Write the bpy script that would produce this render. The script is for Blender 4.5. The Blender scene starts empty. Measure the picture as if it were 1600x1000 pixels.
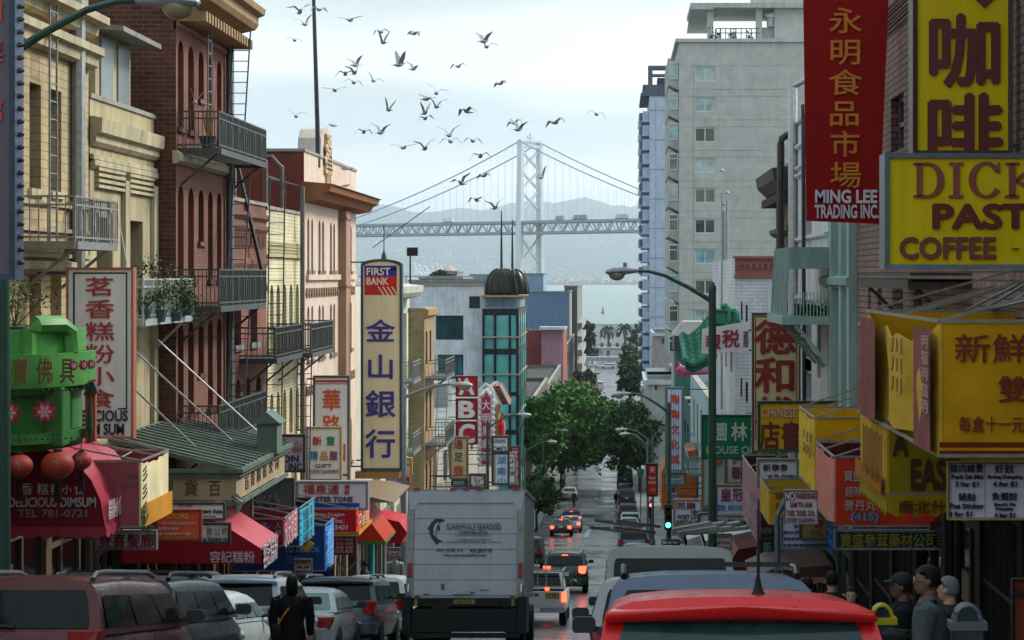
import bpy, bmesh, math, random
from mathutils import Vector, Matrix
S = bpy.context.scene
COL = S.collection
R = math.radians
F, CX, HY, EYE = 3000.0, 965.0, 430.0, 40.0      # photo pixels per radian, street axis, eye level row, eye height

# ---------------------------------------------------------------- camera
cam = bpy.data.cameras.new('camera'); camo = bpy.data.objects.new('camera', cam); COL.objects.link(camo)
camo.location = (0, 0, EYE); camo.rotation_euler = (R(90), 0, 0)
cam.sensor_width = 36; cam.lens = 36 * F / 1600
cam.shift_x = (800 - CX) / 1600; cam.shift_y = -(500 - HY) / 1600
cam.clip_start = 0.3; cam.clip_end = 40000
S.camera = camo
# ---------------------------------------------------------------- sky and sun
SUN_AZ, SUN_EL = 52, 36                           # degrees to the right of the street axis, above the horizon
W = bpy.data.worlds.new('World'); S.world = W; W.use_nodes = True
nt = W.node_tree; N = nt.nodes; L = nt.links; N.clear()
def nn(t, x=None, **k):
    n = x.nodes.new(t) if x else N.new(t)
    for a, b in k.items(): setattr(n, a, b)
    return n
out = nn('ShaderNodeOutputWorld'); bg = nn('ShaderNodeBackground'); L.new(bg.outputs[0], out.inputs[0])
bg.inputs[1].default_value = 0.078
sky = nn('ShaderNodeTexSky', sky_type='NISHITA', sun_disc=False, sun_elevation=R(SUN_EL), sun_rotation=R(SUN_AZ), altitude=50, air_density=1.0, dust_density=1.5)
tc = nn('ShaderNodeTexCoord')
def vm(op, a, b=None):
    n = nn('ShaderNodeVectorMath', operation=op)
    L.new(a, n.inputs[0])
    if b is not None: n.inputs[1].default_value = b
    return n
def mth(op, a, b, clamp=False):
    n = nn('ShaderNodeMath', operation=op, use_clamp=clamp)
    for i, q in enumerate((a, b)):
        if isinstance(q, (int, float)): n.inputs[i].default_value = q
        else: L.new(q, n.inputs[i])
    return n.outputs[0]
def ramp(fac, stops, tree=None):
    n = nn('ShaderNodeValToRGB', tree)
    (tree.links if tree else L).new(fac, n.inputs[0])
    e = n.color_ramp.elements
    while len(e) < len(stops): e.new(0.5)
    for q, (p, c) in zip(e, stops):
        q.position = p; q.color = (*c, 1) if len(c) == 3 else c
    return n.outputs[0]
sc = vm('MULTIPLY', tc.outputs['Generated'], (1, 1, 5.0))
n1 = nn('ShaderNodeTexNoise'); L.new(sc.outputs[0], n1.inputs['Vector'])
n1.inputs['Scale'].default_value = 3.3; n1.inputs['Detail'].default_value = 5; n1.inputs['Roughness'].default_value = .5
sep = nn('ShaderNodeSeparateXYZ'); L.new(tc.outputs['Generated'], sep.inputs[0])
hz = mth('MULTIPLY', sep.outputs[2], 5.5, True)          # elevation of the view ray, 0..1 over about 10 degrees
wob = mth('MULTIPLY_ADD', n1.outputs[0], .34); wob.node.inputs[2].default_value = -.17
band = mth('ADD', hz, wob)
cl = ramp(band, [(0, (12, 12.4, 12.8)), (.14, (9.2, 10.4, 11.6)), (.26, (12.6, 12.4, 12)), (.37, (8.4, 9.6, 10.2)), (.52, (8.2, 9.5, 9.9)), (.61, (12.6, 12.6, 12.5)), (.74, (11.6, 12, 12)), (.85, (6.6, 8.2, 8.6)), (1, (5.8, 7.2, 7.6))])
ahead = mth('ADD', mth('MULTIPLY', sep.outputs[1], .62), mth('MULTIPLY', sep.outputs[0], .38))
dark = ramp(mth('MULTIPLY_ADD', ahead, .5), [(0, (.62, .63, .66)), (.5, (.82, .83, .86)), (.68, (.7, .7, .7)), (.78, (.43, .43, .43))])
dark.node.inputs[0].links[0].from_node.inputs[2].default_value = .5
mul = nn('ShaderNodeMixRGB', blend_type='MULTIPLY'); mul.inputs[0].default_value = 1; L.new(cl, mul.inputs[1]); L.new(dark, mul.inputs[2])
glow = nn('ShaderNodeVectorMath', operation='DOT_PRODUCT'); L.new(tc.outputs['Generated'], glow.inputs[0])
glow.inputs[1].default_value = (math.sin(R(SUN_AZ)) * math.cos(R(SUN_EL)), math.cos(R(SUN_AZ)) * math.cos(R(SUN_EL)), math.sin(R(SUN_EL)))
gp_ = mth('MULTIPLY', mth('POWER', mth('MAXIMUM', glow.outputs['Value'], 0.0), 6.0), 3.6); ga = mth('ADD', gp_, 1.0)
gm_ = nn('ShaderNodeVectorMath', operation='SCALE'); L.new(mul.outputs[0], gm_.inputs[0]); L.new(ga, gm_.inputs['Scale'])
mixw = nn('ShaderNodeMixRGB'); mixw.inputs[0].default_value = .97; L.new(sky.outputs[0], mixw.inputs[1]); L.new(gm_.outputs[0], mixw.inputs[2])
L.new(mixw.outputs[0], bg.inputs[0])
sl = bpy.data.lights.new('sun', 'SUN'); sl.energy = 1.5; sl.angle = R(12); sl.color = (1, .94, .86)
so = bpy.data.objects.new('sun', sl); COL.objects.link(so)
sd = Vector((math.sin(R(SUN_AZ)) * math.cos(R(SUN_EL)), math.cos(R(SUN_AZ)) * math.cos(R(SUN_EL)), math.sin(R(SUN_EL))))
so.rotation_euler = sd.to_track_quat('Z', 'Y').to_euler()
so.location = (0, 0, 300)
S.view_settings.view_transform = 'Standard'; S.view_settings.look = 'None'; S.view_settings.gamma = 1
S.view_settings.exposure = 1.25
S.render.engine = 'CYCLES'
cy = S.cycles
cy.use_denoising = True; cy.denoiser = 'OPENIMAGEDENOISE'; cy.max_bounces = 5; cy.diffuse_bounces = 3; cy.glossy_bounces = 3
cy.transmission_bounces = 2; cy.transparent_max_bounces = 6; cy.volume_bounces = 1; cy.caustics_reflective = False; cy.caustics_refractive = False
cy.use_adaptive_sampling = True; cy.adaptive_threshold = 0.02; cy.sample_clamp_indirect = 6

# ---------------------------------------------------------------- materials
def hx(s):
    if not isinstance(s, str): return s
    return tuple((c / 255 / 12.92 if c / 255 <= .04045 else ((c / 255 + .055) / 1.055) ** 2.4) for c in bytes.fromhex(s.lstrip('#')))
MC = {}
def mat(col, kind='paint', rough=None, **k):
    key = (col, kind, rough, tuple(sorted(k.items())))
    if key in MC: return MC[key]
    m = bpy.data.materials.new(kind + '_' + str(len(MC))); m.use_nodes = True; MC[key] = m
    t = m.node_tree; p = t.nodes['Principled BSDF']; l = t.links
    c = hx(col); p.inputs['Base Color'].default_value = (*c, 1)
    P = dict(paint=.5, wall=.85, fabric=.8, metal=.45, glass=.06, brick=.9, light=.5, leaf=.6, road=.3, skin=.55, car=.22, letter=.5, rubber=.85, stone=.85)
    p.inputs['Roughness'].default_value = P.get(kind, .6) if rough is None else rough
    geo = nn('ShaderNodeNewGeometry', t)
    def noise(scale, det=4, vec=None, ro=.55):
        n = nn('ShaderNodeTexNoise', t); n.inputs['Scale'].default_value = scale; n.inputs['Detail'].default_value = det; n.inputs['Roughness'].default_value = ro
        if vec is None:
            o = nn('ShaderNodeTexCoord', t); vec = o.outputs['Object']
        l.new(vec, n.inputs['Vector']); return n.outputs[0]
    def vary(fac, lo, hi, src=None):
        r = ramp(fac, [(.25, (lo,) * 3), (.75, (hi,) * 3)], t)
        x = nn('ShaderNodeMixRGB', t, blend_type='MULTIPLY'); x.inputs[0].default_value = 1
        if src is None: x.inputs[1].default_value = (*c, 1)
        else: l.new(src, x.inputs[1])
        l.new(r, x.inputs[2]); return x.outputs[0]
    def bump(h, d, st=.5):
        b = nn('ShaderNodeBump', t); b.inputs['Distance'].default_value = d; b.inputs['Strength'].default_value = st
        l.new(h, b.inputs['Height']); l.new(b.outputs[0], p.inputs['Normal'])
    def streak(sx=2.2):
        mp = nn('ShaderNodeVectorMath', t, operation='MULTIPLY'); l.new(geo.outputs['Position'], mp.inputs[0]); mp.inputs[1].default_value = (sx, sx, .22)
        return noise(1.6, 5, mp.outputs[0], .65)
    base = p.inputs['Base Color']
    if kind == 'wall' or kind == 'stone':
        p.inputs['Specular IOR Level'].default_value = .2
        a = vary(noise(.9, 6), .82, 1.1); a = vary(streak(), k.get('dirt', .68), 1.06, a); l.new(a, base); bump(noise(14, 4), .01)
    elif kind == 'brick':
        s = nn('ShaderNodeSeparateXYZ', t); l.new(geo.outputs['Position'], s.inputs[0])
        s2 = nn('ShaderNodeSeparateXYZ', t); l.new(geo.outputs['Normal'], s2.inputs[0])
        ab = nn('ShaderNodeMath', t, operation='ABSOLUTE'); l.new(s2.outputs[0], ab.inputs[0])
        gt = nn('ShaderNodeMath', t, operation='GREATER_THAN'); l.new(ab.outputs[0], gt.inputs[0]); gt.inputs[1].default_value = .5
        mx = nn('ShaderNodeMix', t); l.new(gt.outputs[0], mx.inputs[0]); l.new(s.outputs[0], mx.inputs[2]); l.new(s.outputs[1], mx.inputs[3])
        cb = nn('ShaderNodeCombineXYZ', t); l.new(mx.outputs[0], cb.inputs[0]); l.new(s.outputs[2], cb.inputs[1])
        b = nn('ShaderNodeTexBrick', t); l.new(cb.outputs[0], b.inputs['Vector'])
        b.inputs['Scale'].default_value = 1; b.inputs['Brick Width'].default_value = k.get('bw', .3); b.inputs['Row Height'].default_value = k.get('bh', .1)
        b.inputs['Mortar Size'].default_value = k.get('ms', .011); b.inputs['Mortar Smooth'].default_value = .3
        b.inputs['Color1'].default_value = (*c, 1); b.inputs['Color2'].default_value = (*(x * k.get('c2', .7) for x in c), 1)
        b.inputs['Mortar'].default_value = (*hx(k.get('mortar', '#8a8078')), 1)
        a = vary(noise(.6, 5, geo.outputs['Position']), .68, 1.18, b.outputs['Color']); a = vary(streak(), .72, 1.08, a); l.new(a, base)
        iv = nn('ShaderNodeMath', t, operation='SUBTRACT'); iv.inputs[0].default_value = 1; l.new(b.outputs['Fac'], iv.inputs[1]); bump(iv.outputs[0], .02, .6)
    elif kind == 'fabric':
        a = vary(noise(2.2, 4), .8, 1.08); l.new(a, base); bump(noise(k.get('sc', 2.5), 3), .06, .55); p.inputs['Specular IOR Level'].default_value = .2
    elif kind == 'sign':
        p.inputs['Specular IOR Level'].default_value = .2
        a = vary(noise(1.8, 5), .9, 1.04); a = vary(streak(5), .84, 1.03, a); l.new(a, base)
    elif kind == 'paint' or kind == 'letter':
        a = vary(noise(6, 4), .84, 1.08); l.new(a, base)
    elif kind == 'metal':
        p.inputs['Metallic'].default_value = k.get('met', .5); a = vary(noise(9, 5), .65, 1.12); l.new(a, base)
    elif kind == 'car':
        if k.get('obj'):
            oi = nn('ShaderNodeObjectInfo', t); l.new(oi.outputs['Color'], base)
        p.inputs['Coat Weight'].default_value = .3; p.inputs['Coat Roughness'].default_value = .08; p.inputs['Metallic'].default_value = .05; p.inputs['Specular IOR Level'].default_value = .35
        d = vary(noise(30, 3), .2, .42); sp = nn('ShaderNodeSeparateColor', t); l.new(d, sp.inputs[0])
        r = ramp(noise(5, 5), [(.3, (.22,) * 3), (.75, (.5,) * 3)], t); l.new(r, p.inputs['Roughness'])
    elif kind == 'glass':
        p.inputs['Specular IOR Level'].default_value = .35
        p.inputs['Specular IOR Level'].default_value = k.get('spec', .35)
        if k.get('tint'):
            a = vary(noise(k.get('sc', .8), 3), .45, 1.3); l.new(a, base)
        bump(noise(1.3, 2), .03, .12)
    elif kind == 'light':
        p.inputs['Emission Color'].default_value = (*c, 1); p.inputs['Emission Strength'].default_value = k.get('e', 2)
    elif kind == 'leaf':
        a = vary(noise(k.get('sc', .7), 3), .5, 1.25); a = vary(noise(9, 2), .75, 1.2, a); l.new(a, base); p.inputs['Specular IOR Level'].default_value = .25
        p.inputs['Transmission Weight'].default_value = 0; p.inputs['Subsurface Weight'].default_value = 0
    elif kind == 'road':
        gp = geo.outputs['Position']
        mp = nn('ShaderNodeVectorMath', t, operation='MULTIPLY'); l.new(gp, mp.inputs[0]); mp.inputs[1].default_value = (1.1, .06, .1)
        tr = noise(1.0, 6, mp.outputs[0], .6)
        a = vary(tr, .5, 1.35); a = vary(noise(.33, 6, gp, .7), .72, 1.2, a); a = vary(noise(18, 2, gp), .85, 1.12, a); l.new(a, base)
        r = ramp(noise(.2, 3, gp, .6), [(.36, (k.get('r0', .13),) * 3), (.64, (k.get('r1', .4),) * 3)], t); l.new(r, p.inputs['Roughness'])
        bump(noise(40, 2, gp), .002, .3)
    return m

# ---------------------------------------------------------------- mesh builder
class MB:
    def __init__(s): s.v = []; s.f = []
    def add(s, vs, fs):
        k = len(s.v); s.v += [tuple(p) for p in vs]; s.f += [tuple(i + k for i in f) for f in fs]; return s
    def poly(s, pts): return s.add(pts, [tuple(range(len(pts)))])
    def box(s, x0, y0, z0, x1, y1, z1):
        return s.add([(x0, y0, z0), (x1, y0, z0), (x1, y1, z0), (x0, y1, z0), (x0, y0, z1), (x1, y0, z1), (x1, y1, z1), (x0, y1, z1)],
                     [(0, 3, 2, 1), (4, 5, 6, 7), (0, 1, 5, 4), (1, 2, 6, 5), (2, 3, 7, 6), (3, 0, 4, 7)])
    def prism(s, pts, vec):
        n = len(pts); vec = Vector(vec); a = [Vector(p) for p in pts]
        return s.add(a + [p + vec for p in a], [tuple(range(n))[::-1], tuple(range(n, 2 * n))] + [(i, (i + 1) % n, n + (i + 1) % n, n + i) for i in range(n)])
    def bar(s, p, q, w, h=None, up=(0, 0, 1)):
        p, q = Vector(p), Vector(q); d = (q - p).normalized(); h = w if h is None else h
        u = Vector(up)
        if abs(d.dot(u)) > .98: u = Vector((0, 1, 0))
        sx = d.cross(u).normalized(); su = sx.cross(d)
        return s.prism([p + sx * a * w / 2 + su * b * h / 2 for a, b in ((-1, -1), (1, -1), (1, 1), (-1, 1))], q - p)
    def tube(s, pts, r, n=6, caps=True):
        pts = [Vector(p) for p in pts]; rs = r if isinstance(r, (list, tuple)) else [r] * len(pts)
        rings = []
        for i, p in enumerate(pts):
            d = (pts[min(i + 1, len(pts) - 1)] - pts[max(i - 1, 0)]).normalized()
            u = Vector((0, 0, 1)) if abs(d.z) < .9 else Vector((0, 1, 0))
            a = d.cross(u).normalized(); b = a.cross(d)
            rings.append([p + (a * math.cos(2 * math.pi * j / n) + b * math.sin(2 * math.pi * j / n)) * rs[i] for j in range(n)])
        return s.loft(rings, caps)
    def loft(s, rings, caps=True, closed=True):
        n = len(rings[0]); vs = [p for r in rings for p in r]; fs = []
        for i in range(len(rings) - 1):
            for j in range(n if closed else n - 1):
                fs.append((i * n + j, i * n + (j + 1) % n, (i + 1) * n + (j + 1) % n, (i + 1) * n + j))
        if caps: fs += [tuple(range(n))[::-1], tuple((len(rings) - 1) * n + j for j in range(n))]
        return s.add(vs, fs)
    def lathe(s, prof, c, n=12, axis='z'):
        rings = []
        for r, h in prof:
            ring = []
            for j in range(n):
                a = 2 * math.pi * j / n; x, y = r * math.cos(a), r * math.sin(a)
                q = (x, y, h) if axis == 'z' else ((h, x, y) if axis == 'x' else (x, h, y))
                ring.append((c[0] + q[0], c[1] + q[1], c[2] + q[2]))
            rings.append(ring)
        return s.loft(rings)
    def ell(s, c, r, n=10, m=6):
        r = (r, r, r) if isinstance(r, (int, float)) else r
        rings = []
        for i in range(m + 1):
            t = math.pi * min(max(i / m, .02), .98)
            rings.append([(c[0] + r[0] * math.sin(t) * math.cos(2 * math.pi * j / n), c[1] + r[1] * math.sin(t) * math.sin(2 * math.pi * j / n), c[2] - r[2] * math.cos(t)) for j in range(n)])
        return s.loft(rings)
    def xf(s, M): s.v = [tuple(M @ Vector(p)) for p in s.v]; return s
    def done(s, name, m, parent=None, smooth=False, bevel=0, seg=2, fix=True, sub=0):
        me = bpy.data.meshes.new(name); me.from_pydata(s.v, [], s.f); me.validate()
        if fix or bevel:
            b = bmesh.new(); b.from_mesh(me)
            bmesh.ops.recalc_face_normals(b, faces=b.faces)
            if bevel:
                bmesh.ops.bevel(b, geom=[e for e in b.edges if len(e.link_faces) == 2 and e.calc_face_angle(0) > .5], offset=bevel, segments=seg, affect='EDGES', profile=.5)
            b.to_mesh(me); b.free()
        if smooth:
            for p in me.polygons: p.use_smooth = True
            if smooth != 'all':
                try: me.set_sharp_from_angle(angle=R(40))
                except Exception: pass
        me.materials.append(m)
        o = bpy.data.objects.new(name, me); COL.objects.link(o)
        if sub:
            md = o.modifiers.new('sub', 'SUBSURF'); md.levels = md.render_levels = sub
        if parent is not None:
            o.parent = parent
            if parent.type == 'EMPTY': o.matrix_parent_inverse = Matrix.Translation(-parent.location)
        return o
def tag(o, label=None, cat=None, group=None, kind=None):
    for a, b in (('label', label), ('category', cat), ('group', group), ('kind', kind)):
        if b: o[a] = b
    return o
def T(name, label, cat, loc=(0, 0, 0), group=None):
    o = bpy.data.objects.new(name, None); COL.objects.link(o); o.location = loc; o.empty_display_size = .3
    return tag(o, label, cat, group)
KIDS = {}
def kids(o):
    return list(o.children)
def dup(o, parent=None, color=None):
    c = o.copy(); COL.objects.link(c); c.parent = parent
    if color: c.color = (*hx(color), 1)
    for ch in kids(o): dup(ch, c, color)
    return c

# ---------------------------------------------------------------- planes, pixels, lettering
class PL:
    def __init__(s, o, u, v=(0, 0, 1)): s.o, s.u, s.v = Vector(o), Vector(u), Vector(v); s.n = s.u.cross(s.v)
    def p(s, a, b, c=0): return s.o + s.u * a + s.v * b + s.n * c
    def px(s, x, y):
        d = Vector(((x - CX) / F, 1, (HY - y) / F)); e = Vector((0, 0, EYE))
        t = (s.o - e).dot(s.n) / d.dot(s.n); q = e + d * t - s.o
        return q.dot(s.u), q.dot(s.v)
    def w(s, x, y, c=0): return s.p(*s.px(x, y), c)
def front(Y): return PL((0, Y, 0), (1, 0, 0))          # faces the camera
def leftw(X): return PL((X, 0, 0), (0, 1, 0))          # facade of the left side, faces the street
def rightw(X): return PL((X, 0, 0), (0, -1, 0))        # facade of the right side
def P(x, y, Y): return Vector(((x - CX) / F * Y, Y, EYE + (HY - y) / F * Y))
TC = {}
def glyphs(s, bold=.012):
    k = (s, bold)
    if k not in TC:
        cu = bpy.data.curves.new('t', 'FONT'); cu.body = s; cu.size = 1; cu.offset = bold; cu.extrude = .012; cu.resolution_u = 3
        ob = bpy.data.objects.new('t', cu); me = ob.to_mesh()
        vs = [tuple(v.co) for v in me.vertices]; fs = [tuple(p.vertices) for p in me.polygons]
        ob.to_mesh_clear(); bpy.data.objects.remove(ob); bpy.data.curves.remove(cu)
        TC[k] = (vs, fs)
    return TC[k]
def put(mb, pl, s, a0, b0, a1, b1, c=.006, mode='h', bold=.012, slant=0, th=.01):
    """fit the string s into the rectangle of plane pl; mode v: one character under the other"""
    if mode == 'v':
        n = len(s); h = (b1 - b0) / n
        for i, ch in enumerate(s):
            if ch != ' ': put(mb, pl, ch, a0, b1 - (i + 1) * h + h * .04, a1, b1 - i * h - h * .04, c, 'e', bold, slant, th)
        return
    fat = max(0, bold - .012) * (.55 if any(ord(q) > 0x2e80 for q in s) else .7); vs, fs = glyphs(s, 0 if any(ord(q) > 0x2e80 for q in s) else min(bold, .01))
    if not vs: return
    if mode == 'e': x0, x1, y0, y1 = 0, 1, -.13, .89
    else:
        x0, x1 = min(v[0] for v in vs), max(v[0] for v in vs); y0, y1 = min(v[1] for v in vs), max(v[1] for v in vs)
        if s and all(ch in '一-.·' for ch in s): y0, y1 = 0, .8
    for i, (dx, dy) in enumerate(((0, 0), (1, 0), (-1, 0), (0, 1), (0, -1)) if fat > 0 else ((0, 0),)):
        q = []
        for x, y, z in vs:
            fx, fy = (x - x0 + dx * fat) / (x1 - x0), (y - y0 + dy * fat) / (y1 - y0)
            q.append(pl.p(a0 + (a1 - a0) * fx, b0 + (b1 - b0) * fy, c + i * .0008 + (z / .012 + 1) * th / 2))
        mb.add(q, fs)
class Writer:
    """collects lettering by colour and builds one mesh per colour under a parent"""
    def __init__(s): s.m = {}
    def __call__(s, pl, st, box, col, mode='h', bold=.012, c=.006, slant=0, th=.01):
        x0, y0, x1, y1 = box
        a0, b1 = pl.px(x0, y0); a1, b0 = pl.px(x1, y1)
        put(s.m.setdefault(col, MB()), pl, st, a0, b0, a1, b1, c, mode, bold, slant, th)
    def done(s, parent, name='lettering', dirt=False):
        for col, mb in s.m.items():
            if mb.v: mb.done(name, mat(col, 'letter'), parent, fix=False)

# ---------------------------------------------------------------- terrain profile
GP = [(-60, 10), (0, -1.6), (10, -3.2), (50, -9.5), (80, -13.2), (180, -23.6), (210, -25), (300, -28), (425, -29), (520, -29.8), (800, -31.6), (870, -33)]
def gz(y):
    for (a, p), (b, q) in zip(GP, GP[1:]):
        if y <= b: return EYE + p + (q - p) * (y - a) / (b - a)
    return EYE - 33
def strip(mb, xa, xb, ys, dz, thick=0):
    for a, b in zip(ys, ys[1:]):
        mb.add([(xa, a, gz(a) + dz), (xb, a, gz(a) + dz), (xb, b, gz(b) + dz), (xa, b, gz(b) + dz)], [(0, 1, 2, 3)])
        if thick:
            for x in (xa, xb): mb.add([(x, a, gz(a) + dz), (x, b, gz(b) + dz), (x, b, gz(b) + dz - thick), (x, a, gz(a) + dz - thick)], [(0, 1, 2, 3)])
YS = [-60, -10, 0, 10, 30, 50, 65, 80, 100, 130, 160, 180, 195, 210, 250, 300, 360, 425, 520, 640, 800, 870]
KL, KR, XL, XR = -7.4, 2.05, -9.5, 4.7            # kerbs and facade lines
# ================================================================ ground, water, hills
g = MB(); strip(g, -600, 600, YS, -.14); tag(g.done('ground', mat('#55534f', 'wall')), kind='structure')
g = MB(); strip(g, KL, KR, YS, -.02); tag(g.done('road', mat((.062, .063, .066), 'road')), kind='structure')
g = MB(); strip(g, XL - .6, KL, YS, .12, .16); tag(g.done('pavement', mat((.16, .158, .15), 'road', r0=.3, r1=.6)), kind='structure')
g = MB(); strip(g, KR, XR + .6, YS, .12, .16); tag(g.done('pavement', mat((.16, .158, .15), 'road', r0=.3, r1=.6)), kind='structure')
g = MB()
for ya, yb in ((86, 86.5), (89, 89.5), (181, 181.6), (197, 197.6), (184, 184.5), (200.5, 201)):
    strip(g, KL + .3, KR - .3, [ya, yb], -.012)
for ya in range(95, 180, 9): strip(g, -2.45, -2.33, [ya, ya + 3], -.012)
strip(g, -2.7, -2.35, [150, 172], -.012); strip(g, -4.5, -2.9, [174, 175], -.012); strip(g, -2.2, .2, [206, 206.6], -.012)
for ya in range(215, 420, 9): strip(g, -2.45, -2.33, [ya, ya + 3], -.012)
tag(g.done('road_markings', mat((.32, .32, .31), 'road', r0=.3, r1=.5)), kind='structure')
w = MB(); w.poly([(-9000, 860, 0), (9000, 860, 0), (9000, 8500, 0), (-9000, 8500, 0)])
wm = mat('#6f7f78', 'glass', rough=.3, spec=.22); tag(w.done('water', wm), kind='structure')
pt = wm.node_tree; pr = pt.nodes['Principled BSDF']
for n in list(pt.nodes):
    if n.type == 'TEX_NOISE': n.inputs['Scale'].default_value = .12
    if n.type == 'BUMP': n.inputs['Distance'].default_value = 1.2; n.inputs['Strength'].default_value = .5
rnd = random.Random(3)
def ridge(x, base, amp, seed):
    return base + amp * (math.sin(x * .0011 + seed) * .5 + math.sin(x * .0031 + seed * 2) * .25 + math.sin(x * .0083 + seed * 3) * .14 + math.sin(x * .021 + seed) * .06 + math.sin(x * .047 + seed) * .05)
h = MB(); nx, ny = 220, 16
vs = []
for j in range(ny + 1):
    y = 7900 + 6400 * (j / ny)
    for i in range(nx + 1):
        x = -5200 + 10400 * i / nx
        f = max(0, (y - 9300) / 5000)
        z = 2 + 3 * j / ny + (f ** 1.15) * ridge(x, 540, 42, 1.3) * (1 + .04 * math.sin(x * .004 + y * .002)) + f * 16 * math.sin(x * .013 + y * .01) + (rnd.uniform(0, 13) if j > 12 else 0)
        vs.append((x, y, z))
h.add(vs, [(j * (nx + 1) + i, j * (nx + 1) + i + 1, (j + 1) * (nx + 1) + i + 1, (j + 1) * (nx + 1) + i) for j in range(ny) for i in range(nx)])
tag(h.done('hills', mat('#36423e', 'wall')), kind='structure')
# the far city on the flats and slopes: thousands of small houses nobody could count
c = MB(); c2 = MB()
for _ in range(5200):
    y = 8000 + 4200 * rnd.random() ** 4
    x = rnd.uniform(-.17, .05) * y
    z = 3 if y < 9300 else ((y - 9300) / 5000) ** 1.15 * ridge(x, 540, 42, 1.3)
    s = rnd.uniform(4, 13) * (1.3 if y < 9000 else .9); hh = rnd.uniform(5, 12) * (2.4 if rnd.random() < .06 else 1)
    (c if rnd.random() < .6 else c2).box(x, y, z - 4, x + s, y + 8, z + hh)
tag(c.done('far_city', mat('#cfcbc4', 'wall'), fix=False), 'pale far town spread over the flats below the hills', 'town', kind='stuff')
tag(c2.done('far_city', mat('#8d8780', 'wall'), fix=False), 'grey roofs of the far town between its pale houses', 'town', kind='stuff')
# dockside cranes on the far shore
def crane(x, col, jib, label, hgt=75, Y=7850):
    X = (x - CX) / F * Y; t = T('dock_crane', label, 'crane', (X, Y, 2), 'dock cranes on the far shore')
    m = MB()
    for a in (-11, 11):
        for b in (0, 18): m.bar((X + a, Y + b, 2), (X + a * .8, Y + b, 2 + hgt * .62), 3)
    m.bar((X - 11, Y, 24), (X + 11, Y, 24), 3); m.bar((X - 9, Y, 2 + hgt * .6), (X + 9, Y, 2 + hgt * .6), 3)
    m.bar((X - 10, Y, 24), (X + 9, Y, 2 + hgt * .6), 2)
    m.done('gantry', mat(col, 'paint'), t)
    m = MB(); m.bar((X + 14, Y, 2 + hgt * .62), (X - 10, Y, 2 + hgt * .62), 4); m.bar((X - 6, Y, 2 + hgt * .62), (X - 6 - jib[0], Y, 2 + hgt * .62 + jib[1]), 3)
    m.bar((X + 4, Y, 2 + hgt * .62), (X, Y, 2 + hgt), 2.5); m.bar((X, Y, 2 + hgt), (X - 6 - jib[0] * .8, Y, 2 + hgt * .62 + jib[1] * .8), 1)
    m.done('jib', mat(col, 'paint'), t)
crane(655, '#f4f4f0', (14, 42), 'white dock crane with raised jib, first beside the roof edge', 82)
crane(666, '#f4f4f0', (20, 36), 'white dock crane second along from the roof edge, jib tilted up', 78)
crane(676, '#f4f4f0', (30, 30), 'white dock crane in the middle of the white cluster', 80)
crane(690, '#f4f4f0', (16, 40), 'white dock crane at the end of the white cluster nearest the bridge', 80)
crane(648, '#d8dcc8', (60, 26), 'pale dock crane with long low jib behind the bank roof', 70)
crane(682, '#b06058', (4, 100), 'tall thin red crane with upright jib above the white cranes', 90)
crane(868, '#c05048', (20, 6), 'low red crane across the water by the far port sheds', 40)
crane(884, '#c05048', (24, 4), 'low red crane by the far port sheds, closest to open water', 38)
m = MB()
for i in range(46):
    x = 842 + i * 3.4 + rnd.uniform(-1, 1); a = P(x, 444, 7960)
    m.box(a.x, 7960, 1, a.x + rnd.uniform(5, 16), 7975, 6 + rnd.random() * 14)
tag(m.done('port_containers', mat('#a35a4e', 'paint'), fix=False), 'stacked red containers along the far shore', 'containers', kind='stuff')
b = P(942, 478, 2000); t = T('buoy', 'small dark buoy afloat on the open bay', 'buoy', (b.x, 2000, 0))
m = MB(); m.lathe([(1.5, -.5), (1.8, 1), (.9, 2), (.5, 6), (.1, 8)], (b.x, 2000, 0), 8); m.done('float', mat('#2a2a2a', 'paint'), t)
# ================================================================ the suspension bridge
bm_ = mat('#c6c8cc', 'paint', rough=.6); bc = P(828, 430, 1700)
D = Vector((-.82, .572, 0)); Q = Vector((.572, .82, 0)); HWd = 15.0; ZT = 159
br = T('suspension_bridge', 'grey two deck suspension bridge with a braced steel tower across the bay', 'bridge', (bc.x, 1700, 0))
c0 = Vector((bc.x, 1700, 0))
tw = MB()
for s in (-1, 1):
    b0 = c0 + Q * s * (HWd + 1.2); t0 = c0 + Q * s * (HWd - 1.5)
    tw.loft([[Vector((b.x, b.y, z)) + D * (dx * w) + Q * (dy * w * .8) for dx, dy in ((-1, -1), (1, -1), (1, 1), (-1, 1))] for b, z, w in ((b0, -4, 3.1), (b0.lerp(t0, .5), 80, 2.7), (t0, ZT, 2.3))])
tw.bar(c0 + Q * -HWd + Vector((0, 0, ZT - 5)), c0 + Q * HWd + Vector((0, 0, ZT - 5)), 4, 3); tw.bar(c0 + Q * -HWd + Vector((0, 0, ZT - .5)), c0 + Q * HWd + Vector((0, 0, ZT - .5)), 4, 2)
for k in range(-3, 4): tw.bar(c0 + Q * k * 3.6 + Vector((0, 0, ZT - 5)), c0 + Q * k * 3.6 + Vector((0, 0, ZT)), 1.2)
tw.bar(c0 + Vector((0, 0, ZT)), c0 + Vector((0, 0, ZT + 7)), 1.4); tw.bar(c0 + Q * -4 + Vector((0, 0, ZT + 3)), c0 + Q * 4 + Vector((0, 0, ZT + 3)), 1.6)
zs = [(ZT - 8, ZT - 26), (ZT - 26, ZT - 44), (ZT - 44, ZT - 62), (74, 50), (50, 26), (26, 4)]
for za, zb in zs:
    for s in (-1, 1): tw.bar(c0 + Q * s * (HWd - 1) + Vector((0, 0, za)), c0 - Q * s * (HWd - 1) + Vector((0, 0, zb)), 1.7, 1.8)
tw.done('tower', bm_, br)
def deckpt(t, s, z): return c0 + D * t + Q * s * HWd + Vector((0, 0, z))
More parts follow.
